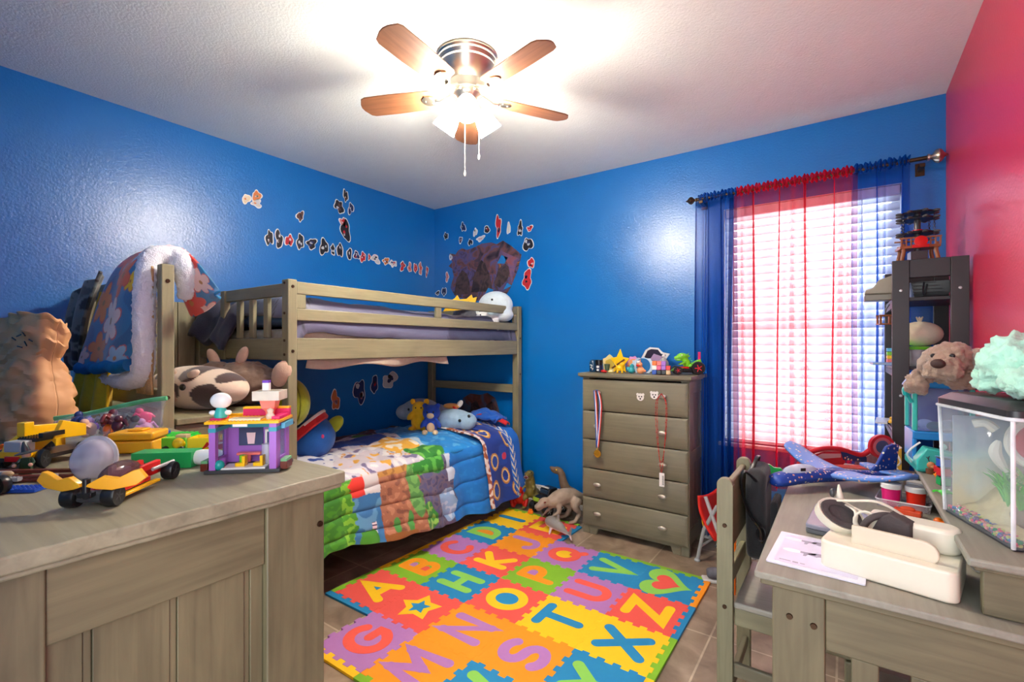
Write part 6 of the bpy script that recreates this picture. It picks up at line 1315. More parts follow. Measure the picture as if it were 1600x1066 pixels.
# shoe and buckle on the floor
sn = thing('sneaker', 'grey and black sneaker on the tiles behind the chair post', 'shoe', (-.54,2.80,0), rad(25))
k = MB(); k.tube(spline([(-.09,0,.045),(-.03,0,.045),(.04,0,.036),(.10,0,.026)],6), [.024+.018*math.sin(PI*(i+3)/26) for i in range(19)], 12, flat=.8); k.out('upper', mat('cloth_shoe_grey',(96,96,104),.8,var=.4,vs=40), sn, remesh=.007, smooth_it=2)
k = MB(); k.prism([(-.115,-.028),(.0,-.034),(.08,-.038),(.118,-.02),(.118,.02),(.08,.038),(0,.034),(-.115,.028)], 0, .02); k.out('sole', mat('cloth_shoe_white',(206,204,200),.7), sn, bevel=.006); MB().box((-.02,-.014,.07),(.04,.014,.078)).out('laces', WHITE, sn, bevel=.002)
sb = thing('strap_buckle', 'black buckle and strap end lying on the tiles under the chair', 'strap', (-.475,2.49,0), rad(40)); k = MB(); k.box((-.03,-.022,0),(.03,-.014,.014)).box((-.03,.014,0),(.03,.022,.014)).box((-.03,-.014,0),(-.022,.014,.014)).box((.022,-.014,0),(.03,.014,.014)); k.out('buckle', DGREY, sb, bevel=.003); MB().box((-.006,-.014,.004),(.10,.014,.007)).out('webbing', BLACK, sb)
# boxes under the desk
t = thing('storage_box', 'black storage box on the floor under the desk', 'box', (.20,1.62,0), rad(4)); k = MB(); k.box((-.14,-.12,0),(.14,.12,.004)).box((-.14,-.12,.004),(-.136,.12,.30)).box((.136,-.12,.004),(.14,.12,.30)).box((-.136,-.12,.004),(.136,-.116,.30)).box((-.136,.116,.004),(.136,.12,.30)); k.out('box_body', BLACK, t); MB().box((-.145,-.125,.301),(.145,.125,.325)).out('lid', DGREY, t, bevel=.004)
t = thing('white_carton', 'white carton on the floor under the far end of the desk', 'box', (.16,2.10,0), rad(-3)); MB().box((-.15,-.15,0),(.15,.15,.24)).out('carton', plastic('carton_white',(214,206,196),.6), t, bevel=.003); MB().box((-.15,-.02,.2402),(.15,.02,.2412)).out('tape', TAN, t)
# ------------------------------------------------------------------ foam alphabet mat
PT = .31; GX0, GY0 = -2.18, 1.495; TK = .012
FC = {k: mat('foam_'+k, c, .75, var=.05, vs=60, bump=.15, bs=300) for k, c in dict(red=(232,84,74), yellow=(250,200,14), orange=(240,150,10), green=(128,186,36), blue=(22,132,184), purple=(178,120,186), coral=(240,92,74), lime=(140,206,84), pink=(228,110,130)).items()}
def wave(n=9, a=.0095):
    p = [(0,0)]
    for i in range(n):
        o = 0 if i in (0, n-1) else (a if i % 2 else -a)
        p += [(i/n, o), ((i+1)/n, o)]
    q = [p[0]]
    for v in p[1:]:
        if v != q[-1]: q.append(v)
    return q + ([(1,0)] if q[-1] != (1,0) else [])
WV = wave()
def hedge(x, y, lo=0.): return [(x+t*PT, y+o) for t, o in WV]      # along +x
def vedge(x, y): return [(x+o, y+t*PT) for t, o in WV]             # along +y
def ded(p):
    q = []
    for v in p:
        if not q or math.dist(v, q[-1]) > 1e-6: q.append(v)
    return q[:-1] if math.dist(q[0], q[-1]) < 1e-6 else q
def arc(cx, cy, rx, ry, a0, a1, n=18): return [(cx+rx*math.cos(rad(a0+(a1-a0)*i/n)), cy+ry*math.sin(rad(a0+(a1-a0)*i/n))) for i in range(n+1)]
LET = {
 'A': [[(-.36,-.45),(0,.45),(.36,-.45)],[(-.24,-.17),(.24,-.17)]], 'B': [[(-.26,-.45),(-.26,.45)],[(-.2,.45)]+arc(.06,.225,.20,.225,90,-90,10)+[(-.2,.0)],[(-.2,0.)]+arc(.08,-.225,.22,.225,90,-90,10)+[(-.2,-.45)]],
 'C': [arc(.04,0,.36,.43,48,312,22)], 'D': [[(-.26,-.45),(-.26,.45)]+arc(-.08,0,.38,.45,90,-90,16)+[(-.26,-.45)]], 'E': [[(.28,.45),(-.24,.45),(-.24,-.45),(.28,-.45)],[(-.24,0),(.2,0)]],
 'G': [arc(.02,0,.38,.43,52,340,24)+[(.36,0),(.06,0)]], 'H': [[(-.28,-.45),(-.28,.45)],[(.28,-.45),(.28,.45)],[(-.28,0),(.28,0)]], 'I': [[(0,-.45),(0,.45)]], 'J': [[(.24,.45)]+arc(-.02,-.2,.26,.25,0,-170,12)],
 'K': [[(-.26,-.45),(-.26,.45)],[(.28,.45),(-.2,0),(.30,-.45)]], 'M': [[(-.40,-.45),(-.30,.45),(0,-.12),(.30,.45),(.40,-.45)]], 'N': [[(-.30,-.45),(-.30,.45),(.30,-.45),(.30,.45)]], 'O': [arc(0,0,.38,.42,0,360,32)],
 'P': [[(-.24,-.45),(-.24,.45)],[(-.2,.45)]+arc(.04,.2,.26,.25,90,-90,12)+[(-.2,-.05)]], 'Q': [arc(0,.04,.36,.38,0,360,30),[(.12,-.2),(.36,-.45)]], 'S': [arc(.0,.22,.29,.22,30,270,14)+arc(.0,-.22,.29,.22,90,-150,14)],
 'T': [[(-.36,.43),(.36,.43)],[(0,.43),(0,-.45)]], 'U': [[(-.30,.45)]+arc(0,-.15,.30,.30,180,360,16)+[(.30,.45)]], 'V': [[(-.34,.45),(0,-.45),(.34,.45)]], 'W': [[(-.44,.45),(-.22,-.42),(0,.2),(.22,-.42),(.44,.45)]],
 'X': [[(-.34,.45),(.34,-.45)],[(.34,.45),(-.34,-.45)]], 'Y': [[(-.34,.45),(0,.02),(.34,.45)],[(0,.02),(0,-.45)]], 'Z': [[(-.32,.43),(.32,.43),(-.32,-.43),(.34,-.43)]]}
CNT = {'A': [[(-.09,-.09),(.09,-.09),(0,.16)]], 'B': [arc(-.02,.23,.12,.10,-90,90,8)+[(-.15,.33),(-.15,.13)],arc(-.02,-.22,.14,.11,-90,90,8)+[(-.15,-.11),(-.15,-.33)]], 'D': [arc(-.1,0,.26,.33,-90,90,12)+[(-.15,.33),(-.15,-.33)]], 'O': [arc(0,0,.27,.31,0,354,30)], 'P': [arc(0,.2,.16,.14,-90,90,8)+[(-.13,.34),(-.13,.06)]], 'Q': [arc(0,.04,.25,.27,0,354,28)]}
def ribbon(P, hw, k, xf, z0, z1):
    zj = z1-.00035
    P = [Vector((x,y)) for x, y in P]; closed = (P[0]-P[-1]).length < 1e-4
    if closed: P = P[:-1]
    n = len(P); L = []; Rr = []
    for i in range(n):
        a = P[i-1] if (i or closed) else P[i]; b = P[(i+1) % n] if (i < n-1 or closed) else P[i]
        d0 = (P[i]-a).normalized() if (P[i]-a).length > 1e-6 else None; d1 = (b-P[i]).normalized() if (b-P[i]).length > 1e-6 else None
        d0 = d0 or d1; d1 = d1 or d0
        n0, n1 = Vector((-d0.y,d0.x)), Vector((-d1.y,d1.x)); m = n0+n1; m = m/max(m.length,1e-4); c = max(.42, m.dot(n0)); o = m*hw/c
        L.append(P[i]+o); Rr.append(P[i]-o)
    if closed:
        for i in range(n):
            j = (i+1) % n
            k.prism([tuple(Rr[i]),tuple(Rr[j]),tuple(L[j]),tuple(L[i])], z0, z1, 0, xf)
        return
    def cap(c, d):
        a0 = math.atan2(d.y, d.x); return [(c.x+hw*math.cos(a0+t), c.y+hw*math.sin(a0+t)) for t in [rad(-90+15*i) for i in range(13)]]
    if n == 2 or True:
        for i in range(n-1): k.prism([tuple(Rr[i]),tuple(Rr[i+1]),tuple(L[i+1]),tuple(L[i])], z0, z1, 0, xf)
        for c, d in ((P[0], P[0]-P[1]), (P[-1], P[-1]-P[-2])): k.prism(cap(c, d.normalized()), z0, z1, 0, xf)
    for i in range(1, n-1): k.prism([(P[i].x+hw*math.cos(t), P[i].y+hw*math.sin(t)) for t in [rad(30*q) for q in range(12)]], z0, zj, 0, xf)
TILES = [('A',0,0,'red','yellow',['blue']),('B',0,1,'green','orange',['purple','red']),('C',0,2,'purple','coral',[]),('D',0,3,'blue','lime',['orange']),('I',0,4,'yellow','blue',[]),('G',1,-1,'purple','coral',[]),('star',1,0,'red','yellow',['blue']),('H',1,1,'blue','lime',[]),('K',1,2,'red','yellow',[]),('J',1,3,'orange','purple',[]),('E',1,4,'red','yellow',[]),('M',2,-1,'orange','purple',[]),('N',2,0,'orange','purple',[]),('O',2,1,'red','yellow',['blue']),('P',2,2,'green','orange',['purple']),('Q',2,3,'purple','coral',['yellow']),('W',3,-1,'blue','lime',[]),('S',3,0,'orange','purple',[]),('T',3,1,'yellow','blue',[]),('U',3,2,'purple','coral',[]),('V',3,3,'blue','lime',[]),('Y',4,0,'blue','lime',[]),('X',4,1,'yellow','blue',[]),('Z',4,2,'red','yellow',[]),('heart',4,3,'blue','lime',['red'])]
HAVE = {(c, r) for _, c, r, *_ in TILES}
nmcol = dict(coral='coral red')
def starpts(r, f=.5, n=5, rnd=5):
    return [((r if i % 2 == 0 else r*f)*math.cos(PI/2+i*PI/n), (r if i % 2 == 0 else r*f)*math.sin(PI/2+i*PI/n)) for i in range(2*n)]
def heartpts(s): return [(s*.055*16*math.sin(t)**3/1.0/.9*.6, s*.055*.6*(13*math.cos(t)-5*math.cos(2*t)-2*math.cos(3*t)-math.cos(4*t)+2)) for t in [2*PI*i/40 for i in range(40)]]
for L, c, r, tc_, lc_, cc in TILES:
    x, y = GX0+c*PT, GY0+r*PT
    poly = hedge(x, y)+vedge(x+PT, y)+hedge(x, y+PT)[::-1]+vedge(x, y)[::-1]
    cx, cy = x+PT/2, y+PT/2
    what = 'letter '+L if len(L) == 1 else L
    t = thing('foam_mat_tile', '%s foam mat tile with a %s %s' % (tc_, nmcol.get(lc_, lc_), what), 'mat tile', (cx, cy, .0005), 0, 'alphabet foam mat tiles')
    MB().prism([(a-cx, b-cy) for a, b in ded(poly)], 0, TK).out('tile', FC[tc_], t, bevel=.0012, seg=1)
    S = .205; xf = RZ(90) @ Matrix.Diagonal((S, S, 1, 1)); z0, z1 = TK-.002, TK+.0008; k = MB()
    if L == 'star': 
        k.prism([(a*.235, b*.235) for a, b in starpts(2.35,.56)], z0, z1, 0, xf); k.out('star', FC[lc_], t, bevel=.0004, seg=1)
        MB().prism([(a*.235, b*.235) for a, b in starpts(1.2,.5)], z1-.001, z1+.0006, 0, xf).out('star_centre', FC['blue'], t)
    elif L == 'heart':
        k.prism(heartpts(1.3), z0, z1, 0, xf); k.out('heart', FC[lc_], t); MB().prism(heartpts(.72), z1-.001, z1+.0006, 0, xf).out('heart_centre', FC['red'], t)
    else:
        for i_, P in enumerate(LET[L]): ribbon(P, .12, k, xf, z0, z1-.00015*i_)
        k.out('letter', FC[lc_], t, ang=30)
        for i, q in enumerate(CNT.get(L, [])): MB().prism(q, z0, z1-.0002, 0, xf).out('letter_centre', FC[cc[i % len(cc)]], t)
BWD = .033
def strip(pts, col, lab):
    cx = sum(p[0] for p in pts)/len(pts); cy = sum(p[1] for p in pts)/len(pts)
    o = MB().prism([(a-cx, b-cy) for a, b in ded(pts)], 0, TK).out('mat_border_strip', FC[col], None, (cx, cy, .0005), bevel=.001, seg=1)
    tag(o, lab, 'mat border', 'border strips of the foam mat')
X5 = GX0+5*PT
for r, c in ((0,'green'),(1,'yellow'),(2,'yellow'),(3,'yellow')):
    strip(vedge(GX0, GY0+r*PT)+[(GX0-BWD, GY0+(r+1)*PT),(GX0-BWD, GY0+r*PT)], c, '%s border strip along the bed side of the %s tile' % (c, 'A B C D'.split()[r]))
for r, c, nm in ((0,'yellow','Y'),(1,'green','X'),(2,'blue','Z'),(3,'orange','heart')):
    strip(vedge(X5, GY0+r*PT)+[(X5+BWD, GY0+(r+1)*PT),(X5+BWD, GY0+r*PT)], c, '%s border strip on the desk side of the %s tile' % (c, nm))
strip(hedge(GX0, GY0)+[(GX0+PT, GY0-BWD),(GX0-BWD, GY0-BWD),(GX0-BWD, GY0)], 'blue', 'blue border strip at the near edge of the A tile')
for c, col, nm in ((1,'yellow','G'),(2,'green','M'),(3,'green','W')): strip(hedge(GX0+c*PT, GY0-PT)+[(GX0+(c+1)*PT, GY0-PT-BWD),(GX0+c*PT, GY0-PT-BWD)], col, '%s border strip at the near edge of the %s tile' % (col, nm))
for c, r, col, nm in ((3,4,'green','V'),(4,4,'green','heart'),(2,4,'purple','Q'),(0,5,'green','I'),(1,5,'green','E')):
    if nm == 'Q': continue
    strip(hedge(GX0+c*PT, GY0+r*PT)+[(GX0+(c+1)*PT, GY0+r*PT+BWD),(GX0+c*PT, GY0+r*PT+BWD)], col, '%s border strip along the far edge of the %s tile' % (col, nm))
strip(vedge(GX0+2*PT, GY0+4*PT)+[(GX0+2*PT+BWD, GY0+5*PT),(GX0+2*PT+BWD, GY0+4*PT+.012)], 'blue', 'blue border strip on the chest side of the E tile')
# ------------------------------------------------------------------ toys on the floor by the chest
MZ = TK+.0018
def dino(name, label, loc, rz, parts, m, vox=.007):
    t = thing(name, label, 'toy dinosaur', loc, rad(rz), 'toy dinosaurs by the chest')
    k = MB(); parts(k); k.out('body', m, t, remesh=vox, smooth_it=3)
    return t
OLI = mat('plastic_olive_scale',(118,104,44),.5,var=.35,vs=30,bump=.6,bs=120)
def rex(k):
    k.ell((0,.02,.135),(.045,.06,.055),(-50,0,0)); k.tube(spline([(0,.03,.12),(0,.0,.19),(0,-.01,.25)],5),[.045]*4+[.04]*4+[.036]*3,12); k.ell((0,-.02,.275),(.034,.05,.03)); k.ell((0,-.06,.285),(.026,.03,.018)); k.ell((0,-.05,.248),(.022,.03,.011))
    k.tube(spline([(0,.05,.12),(0,.13,.10),(0,.19,.07)],5),[.04-.0033*i for i in range(11)],10)
    for s in (-1,1): k.tube(spline([(s*.03,.03,.11),(s*.045,-.005,.075),(s*.042,.025,.035),(s*.045,.0,.012)],4),[.032,.03,.028,.026,.022,.018,.016,.015,.015,.015,.015,.015,.015],9); k.ell((s*.046,-.022,.011),(.02,.032,.011)); k.tube([(s*.035,-.01,.18),(s*.045,-.045,.165),(s*.042,-.058,.15)],[.012,.009,.006],8)
t = dino('toy_tyrannosaur', 'olive standing toy tyrannosaur with open mouth by the white baseboard', (-2.03,3.15,MZ), 10, rex, OLI)
MB().ell((0,-.074,.266),(.017,.018,.013)).out('mouth', mat('mouth_red',(110,24,20),.5), t); k = MB()
for i in range(8): k.cyl((.018*math.cos(i*PI/4),-.088,.266+.015*math.sin(i*PI/4)),(.013*math.cos(i*PI/4),-.090,.266+.009*math.sin(i*PI/4)),.003,.0008,5)
k.out('teeth', WHITE, t)
for s in (-1,1): MB().ell((s*.028,-.05,.297),.005).out('eye', BLACK, t)
def redm(k):
    k.ell((0,.01,.075),(.045,.045,.06)); k.ell((0,-.02,.14),(.03,.032,.03)); k.ell((0,-.045,.128),(.018,.018,.014))
    for s in (-1,1): k.tube(spline([(s*.04,0,.10),(s*.06,-.02,.06),(s*.05,-.04,.02)],4),[.02,.021,.021,.02,.018,.017,.016,.016,.016],9); k.tube(spline([(s*.025,.03,.04),(s*.045,.0,.03),(s*.045,-.01,.008)],3),[.022]*7,9); k.ell((s*.045,-.025,.012),(.018,.026,.012))
t = dino('toy_monster', 'glossy red crouching toy monster next to the ring print blanket', (-2.125,3.135,MZ), 25, redm, plastic('glossy_red',(196,34,24),.25), .006); t['category'] = 'toy monster'
MB().ell((0,-.058,.122),(.012,.007,.007)).out('mouth', WHITE, t)
for s in (-1,1): MB().ell((s*.012,-.048,.15),.0045).out('eye', BLACK, t)
PAL = mat('plastic_pale_scale',(168,148,128),.55,var=.3,vs=24,bump=.5,bs=120); BRS = mat('plastic_brown_scale',(112,90,70),.6,var=.4,vs=28,bump=.5,bs=120)
def pale(k):
    k.tube(spline([(-.16,0,.155),(-.11,0,.165),(-.03,0,.185),(.06,0,.185),(.14,0,.16),(.24,0,.13)],5),[.032,.036,.04,.044,.048,.052,.056,.058,.06,.06,.06,.058,.056,.054,.05,.046,.042,.036,.032,.028,.024,.02,.016,.012,.009,.006],12)
    k.ell((-.19,0,.165),(.05,.036,.036),(0,-15,0)); k.ell((-.235,0,.15),(.036,.026,.02),(0,-20,0)); k.ell((-.225,0,.128),(.032,.022,.011),(0,-20,0))
    for s in (-1,1):
        k.tube(spline([(.06,s*.045,.17),(.03,s*.062,.12),(.07,s*.06,.07),(.04,s*.062,.02)],4),[.045,.044,.042,.036,.03,.027,.024,.02,.018,.017,.016,.016,.016],10); k.ell((.01,s*.064,.012),(.038,.020,.012))
        k.tube(spline([(-.09,s*.04,.14),(-.10,s*.055,.10),(-.14,s*.05,.08),(-.16,s*.05,.06)],4),[.022,.021,.02,.018,.016,.014,.013,.012,.011,.01,.009,.008,.006],8)
        for j in (-1,0,1): k.tube([(-.155,s*.05,.065),(-.18,s*.05+j*.012,.055),(-.19,s*.05+j*.016,.035)],[.006,.005,.002],6)
t = dino('toy_raptor', 'pale grey-brown toy dinosaur on four bent limbs beside the chest of drawers', (-1.665,3.07,MZ), 62, pale, PAL)
for s in (-1,1): MB().ell((-.205,s*.034,.178),(.010,.004,.005)).out('eye', mat('eye_red',(120,30,24),.3), t)
def tall(k):
    k.tube(spline([(.12,0,.10),(.05,0,.15),(-.01,0,.19),(-.04,0,.26),(-.05,0,.32)],5),[.012,.02,.028,.036,.044,.05,.052,.052,.05,.048,.044,.040,.037,.035,.033,.031,.03,.029,.028,.028,.028],12); k.ell((-.075,0,.335),(.045,.03,.028),(0,20,0)); k.ell((-.115,0,.345),(.036,.02,.015),(0,24,0)); k.ell((-.11,0,.322),(.032,.018,.009),(0,24,0))
    for s in (-1,1): k.tube(spline([(.02,s*.04,.16),(-.01,s*.05,.10),(.03,s*.05,.05),(.0,s*.05,.012)],4),[.036,.034,.032,.028,.024,.02,.018,.016,.015,.015,.015,.015,.015],9); k.ell((-.02,s*.05,.011),(.032,.017,.011)); k.tube([(-.03,s*.04,.2),(-.06,s*.05,.17),(-.09,s*.045,.165)],[.014,.011,.007],8)
t = dino('toy_velociraptor', 'dark brown toy raptor rearing up behind the pale one, head raised', (-1.73,3.215,MZ-.0125), 15, tall, BRS)
for s in (-1,1): MB().ell((-.085,s*.028,.347),(.006,.003,.005)).out('eye', YEL, t)
# shark
t = thing('toy_shark', 'grey and white plastic toy shark lying on the foam mat', 'toy shark', (-1.61,2.84,MZ), rad(-28))
def shk(k):
    k.tube(spline([(-.13,0,.05),(-.10,0,.052),(-.04,0,.055),(.04,0,.05),(.10,0,.042),(.15,0,.04)],5),[.008,.018,.026,.032,.037,.041,.044,.045,.046,.046,.045,.043,.041,.038,.035,.031,.028,.024,.021,.018,.016,.013,.011,.009,.008,.007],14,flat=.85)
    k.prism([(-.01,.09),(.0,.13),(.014,.135),(.03,.09)], -.006, .006, 0, XZ); k.prism([(.13,.045),(.165,.10),(.18,.10),(.165,.045),(.175,.01),(.162,.008)], -.005, .005, 0, XZ)
    for s in (-1,1): k.prism([(-.05,.0),(-.015,.0),(-.005,.055),(-.018,.06)], -.005, .005, 0, T(0,s*.03,.045) @ (RX(-60) if s > 0 else RX(-120)))
k = MB(); shk(k); o = k.out('body', attrmat('rubber_print', .4, .2, 160, 0), t, remesh=.006, smooth_it=2)
o.modifiers.clear(); me = o.data; o2 = o
m_, n, l, p = newmat('shark_skin'); tc = n.new('ShaderNodeTexCoord'); sx3 = n.new('ShaderNodeSeparateXYZ'); l.new(tc.outputs['Object'], sx3.inputs[0]); cr = n.new('ShaderNodeValToRGB'); cr.color_ramp.elements[0].position = .036; cr.color_ramp.elements[0].color = lin((222,206,198)); cr.color_ramp.elements[1].position = .046; cr.color_ramp.elements[1].color = lin((142,138,134)); l.new(sx3.outputs['Z'], cr.inputs['Fac']); l.new(cr.outputs['Color'], p.inputs['Base Color']); p.inputs['Roughness'].default_value = .45
me.materials.clear(); me.materials.append(m_); q = o.modifiers.new('r','REMESH'); q.mode = 'VOXEL'; q.voxel_size = .0055; q.use_smooth_shade = True; q = o.modifiers.new('s','SMOOTH'); q.iterations = 3; q.factor = .6
for s in (-1,1): MB().ell((-.10,s*.022,.06),.004).out('eye', BLACK, t)
# monster truck
mt = thing('monster_truck', 'black and lime toy monster truck with big tyres among the dinosaurs', 'toy truck', (-1.875,3.16,MZ), rad(75))
MB().box((-.09,-.04,.06),(.09,.04,.085)).out('chassis', DGREY, mt, bevel=.003)
k = MB(); k.prism([(-.11,.085),(-.105,.13),(-.05,.14),(-.03,.19),(.05,.19),(.07,.14),(.11,.13),(.11,.085)], -.05, .05, 0, XZ); k.out('cab', BLACK, mt, bevel=.006)
k = MB(); k.prism([(-.112,.10),(-.108,.128),(-.05,.138),(-.045,.12)], -.0515, .0515, 0, XZ); k.out('bonnet', plastic('lime_dark',(150,180,40)), mt, bevel=.003)
MB().box((-.045,-.042,.145),(-.028,.042,.182)).out('windscreen', plastic('glass_dark',(50,70,90),.1), mt, bevel=.002)
for i in range(5): MB().box((-.036,-.036+.0155*i,.191),(-.022,-.026+.0155*i,.201)).out('roof_lamp', WHITE, mt, bevel=.001)
for x, y in ((-.075,-.072),(-.075,.072),(.075,-.072),(.075,.072)): wheel(mt, x, y, .045, .045, .045, LGREY)
for x in (-.075,.075): MB().cyl((x,-.06,.047),(x,.06,.047),.008).out('axle', STEEL, mt)
k = MB(); k.box((-.02,-.018,.0),(.02,.018,.02)).box((-.014,-.012,.02),(.014,.012,.034)); o = k.out('toy_bricks', ORA, None, (-1.97,3.06,MZ), rad(20), bevel=.002); tag(o, 'small orange toy block between the tyrannosaur and the truck tyre', 'toy brick')
# ------------------------------------------------------------------ wall stickers
INK = {'k': plastic('sticker_ink_black',(26,26,34),.5), 'b': plastic('sticker_ink_brown',(96,60,52),.5), 'r': plastic('sticker_ink_red',(190,36,44),.5), 'p': plastic('sticker_ink_pale',(226,206,170),.5), 's': plastic('sticker_ink_rose',(206,130,128),.5), 'n': plastic('sticker_ink_navy',(28,40,92),.5), 'o': plastic('sticker_ink_orange',(214,120,60),.5), 'w': plastic('sticker_ink_grey',(206,204,206),.5)}
SWH = plastic('sticker_white',(238,234,228),.4)
def blobpts(q, w, h, n=26, j=.3, border=0.):
    ph = [q.random()*6.28 for _ in range(4)]; am = [q.uniform(.1,j), q.uniform(.08,j*.8), q.uniform(.05,j*.6)]
    P = []
    for i in range(n):
        a = 2*PI*i/n; r = 1+am[0]*math.sin(2*a+ph[0])*.8+am[1]*math.sin(3*a+ph[1])+am[2]*math.sin(5*a+ph[2])
        r = max(.5, r); P.append((w/2*r*math.cos(a), h/2*r*math.sin(a)))
    return P
def sticker(loc, wall, w, h, cols, label, group, seed):
    q = random.Random(seed); w *= .72; h *= .8; out_ = blobpts(q, w, h); B = .006
    xf = XZ if wall == 'b' else YZ.copy()
    k = MB(); k.prism([(x*(1+B/(w/2)*1.1), y*(1+B/(h/2)*1.1)) for x, y in out_], .0, .0006, 0, xf)
    k.prism(out_, .0006, .0009, 1, xf)
    for i in range(3):
        cx, cy = q.uniform(-.22,.22)*w, q.uniform(-.28,.28)*h; rr = q.uniform(.12,.24)
        k.prism([(cx+x*rr*2*.8, cy+y*rr*2*.6) for x, y in blobpts(q, w, h, 12, .2)], .0009, .0011, 2 if i != 1 else 3, xf)
    o = k.out('wall_sticker', [SWH]+[INK[c] for c in cols], None, loc)
    tag(o, label, 'sticker', group)
xl = XL+.0012; yb_ = YB-.0012
ORD = 'first second third fourth fifth sixth seventh eighth ninth tenth eleventh twelfth thirteenth fourteenth fifteenth sixteenth seventeenth eighteenth'.split()
ROW = [(1.745,2.054,0.06,0.13,'kbw'),(1.814,2.057,0.07,0.14,'kwb'),(1.890,2.062,0.07,0.1,'rkw'),(1.975,2.068,0.07,0.13,'kwn'),(2.067,2.070,0.1,0.09,'knw'),(2.170,2.063,0.1,0.13,'kwk'),(2.248,2.056,0.05,0.08,'kwn'),(2.312,2.062,0.06,0.14,'kwn'),(2.401,2.045,0.05,0.12,'knw'),(2.469,2.045,0.06,0.08,'nwr'),(2.533,2.039,0.07,0.09,'rwk'),(2.598,2.049,0.03,0.05,'rwr'),(2.665,2.043,0.1,0.08,'wkn'),(2.776,2.042,0.08,0.07,'okw'),(2.856,2.031,0.09,0.07,'wrn'),(2.968,2.024,0.07,0.09,'rsw'),(3.054,2.024,0.06,0.09,'sro'),(3.126,2.027,0.05,0.11,'rsr'),(3.191,2.030,0.06,0.12,'sro'),(3.276,2.016,0.04,0.1,'rws'),]
LEFT = [(1.589,2.288,0.06,0.07,'pwo','small pale round sticker alone at the upper left of the left wall'),
(1.657,2.327,0.07,0.08,'opw','pale square sticker beside the small round one on the left wall'),
(1.657,2.274,0.09,0.05,'wpo','pale flat sticker under the pale square one on the left wall'),
(1.975,2.257,0.06,0.09,'bkb','brown sticker hanging alone above the long row'),
(2.365,2.510,0.05,0.11,'kbp','topmost dark sticker on the left wall, near the ceiling'),
(2.306,2.408,0.1,0.12,'kbw','wide dark sticker just below the topmost one'),
(2.414,2.418,0.06,0.1,'nwk','white and navy sticker right of the wide dark one'),
(2.365,2.231,0.11,0.2,'krw','largest black sticker above the middle of the long row'),
(2.341,2.293,0.07,0.08,'srw','rose sticker touching the largest black one'),
]
LOW = [(2.271,0.864,0.1,0.16,'osw','orange sticker, lowest of the four under the upper bunk'),
(2.501,0.917,0.14,0.24,'nws','large navy and white sticker under the upper bunk'),
(2.652,0.965,0.09,0.18,'nkr','narrow navy sticker under the upper bunk'),
(2.819,0.994,0.2,0.16,'wnk','wide grey and navy sticker highest under the upper bunk'),
]
BACK = [(-3.146,2.355,0.056,0.08,'kbw','dark sticker farthest left above the mural'),
(-2.927,2.410,0.072,0.088,'nkw','navy sticker at the upper left above the mural'),
(-2.959,2.294,0.056,0.056,'nsw','small navy sticker below the upper left one'),
(-2.841,2.256,0.056,0.072,'knw','small black sticker at the mural top edge'),
(-2.780,2.342,0.048,0.08,'wkw','white pointed sticker above the mural'),
(-2.719,2.276,0.104,0.048,'wsw','flat oval white sticker above the mural'),
(-2.645,2.347,0.072,0.08,'krw','black and red sticker above the mural'),
(-2.516,2.363,0.08,0.208,'rnw','tall red and navy sticker above the mural'),
(-2.404,2.324,0.048,0.096,'wpw','white sticker right of the tall red one'),
(-2.283,2.302,0.072,0.128,'kwb','black and white sticker at the upper right of the mural'),
(-2.184,2.293,0.056,0.064,'rwk','small red and white sticker, highest at the right'),
(-2.204,2.160,0.112,0.144,'kwn','black and white sticker right of the mural'),
(-2.171,1.999,0.08,0.104,'rkw','red-topped sticker right of the mural'),
(-2.210,1.861,0.128,0.176,'rnk','red and navy sticker with spread shape at the lower right of the mural'),
(-3.080,2.145,0.048,0.064,'wnw','small white streak sticker left of the mural'),
(-3.130,1.959,0.048,0.096,'srw','rose sticker left of the mural'),
(-3.171,1.820,0.064,0.104,'nkw','dark sticker low at the left of the mural'),
(-3.256,1.813,0.064,0.04,'knw','black flat sticker in the corner above the rail'),
]
MURAL =  [(-0.397, 0.233), (-0.323, 0.213), (-0.291, 0.246), (-0.243, 0.264), (-0.18, 0.239), (-0.065, 0.261), (-0.012, 0.278), (0.106, 0.275), (0.163, 0.251), (0.234, 0.276), (0.33, 0.213), (0.431, 0.13), (0.398, 0.012), (0.323, -0.137), (0.261, -0.217), (0.163, -0.251), (-0.103, -0.237), (-0.323, -0.188), (-0.388, -0.099), (-0.347, 0.008), (-0.364, 0.083), (-0.413, 0.112), (-0.364, 0.144)]
MURAL2 =  [(-0.267, -0.003), (-0.227, 0.108), (-0.141, 0.155), (-0.027, 0.15), (0.062, 0.172), (0.149, 0.132), (0.191, 0.032), (0.198, -0.052), (0.163, -0.107), (0.077, -0.138), (-0.065, -0.105), (-0.196, -0.087)]
N_ = len(ROW)
CN = dict(k='black', n='navy', r='red', s='rose', o='orange', w='grey', b='brown', p='pale')
for i, (y, z, w, h, c) in enumerate(ROW):
    pos = ORD[i]+' from the left' if i < 10 else ('last, nearest the room corner,' if i == N_-1 else ORD[N_-1-i]+' from the room corner')
    sticker((xl, y, z), 'l', w, h, c, 'white-edged %s sticker, %s in the long row over the bunk' % (CN[c[0]], pos), 'stickers in the long row', 100+i)
for i, (y, z, w, h, c, lab) in enumerate(LEFT): sticker((xl, y, z), 'l', w, h, c, lab, 'scattered stickers on the left wall', 200+i)
for i, (y, z, w, h, c, lab) in enumerate(LOW): sticker((xl, y, z), 'l', w, h, c, lab, 'stickers under the upper bunk', 300+i)
for i, (x, z, w, h, c, lab) in enumerate(BACK): sticker((x, yb_, z), 'b', w, h, c, lab, 'stickers around the mural', 400+i)
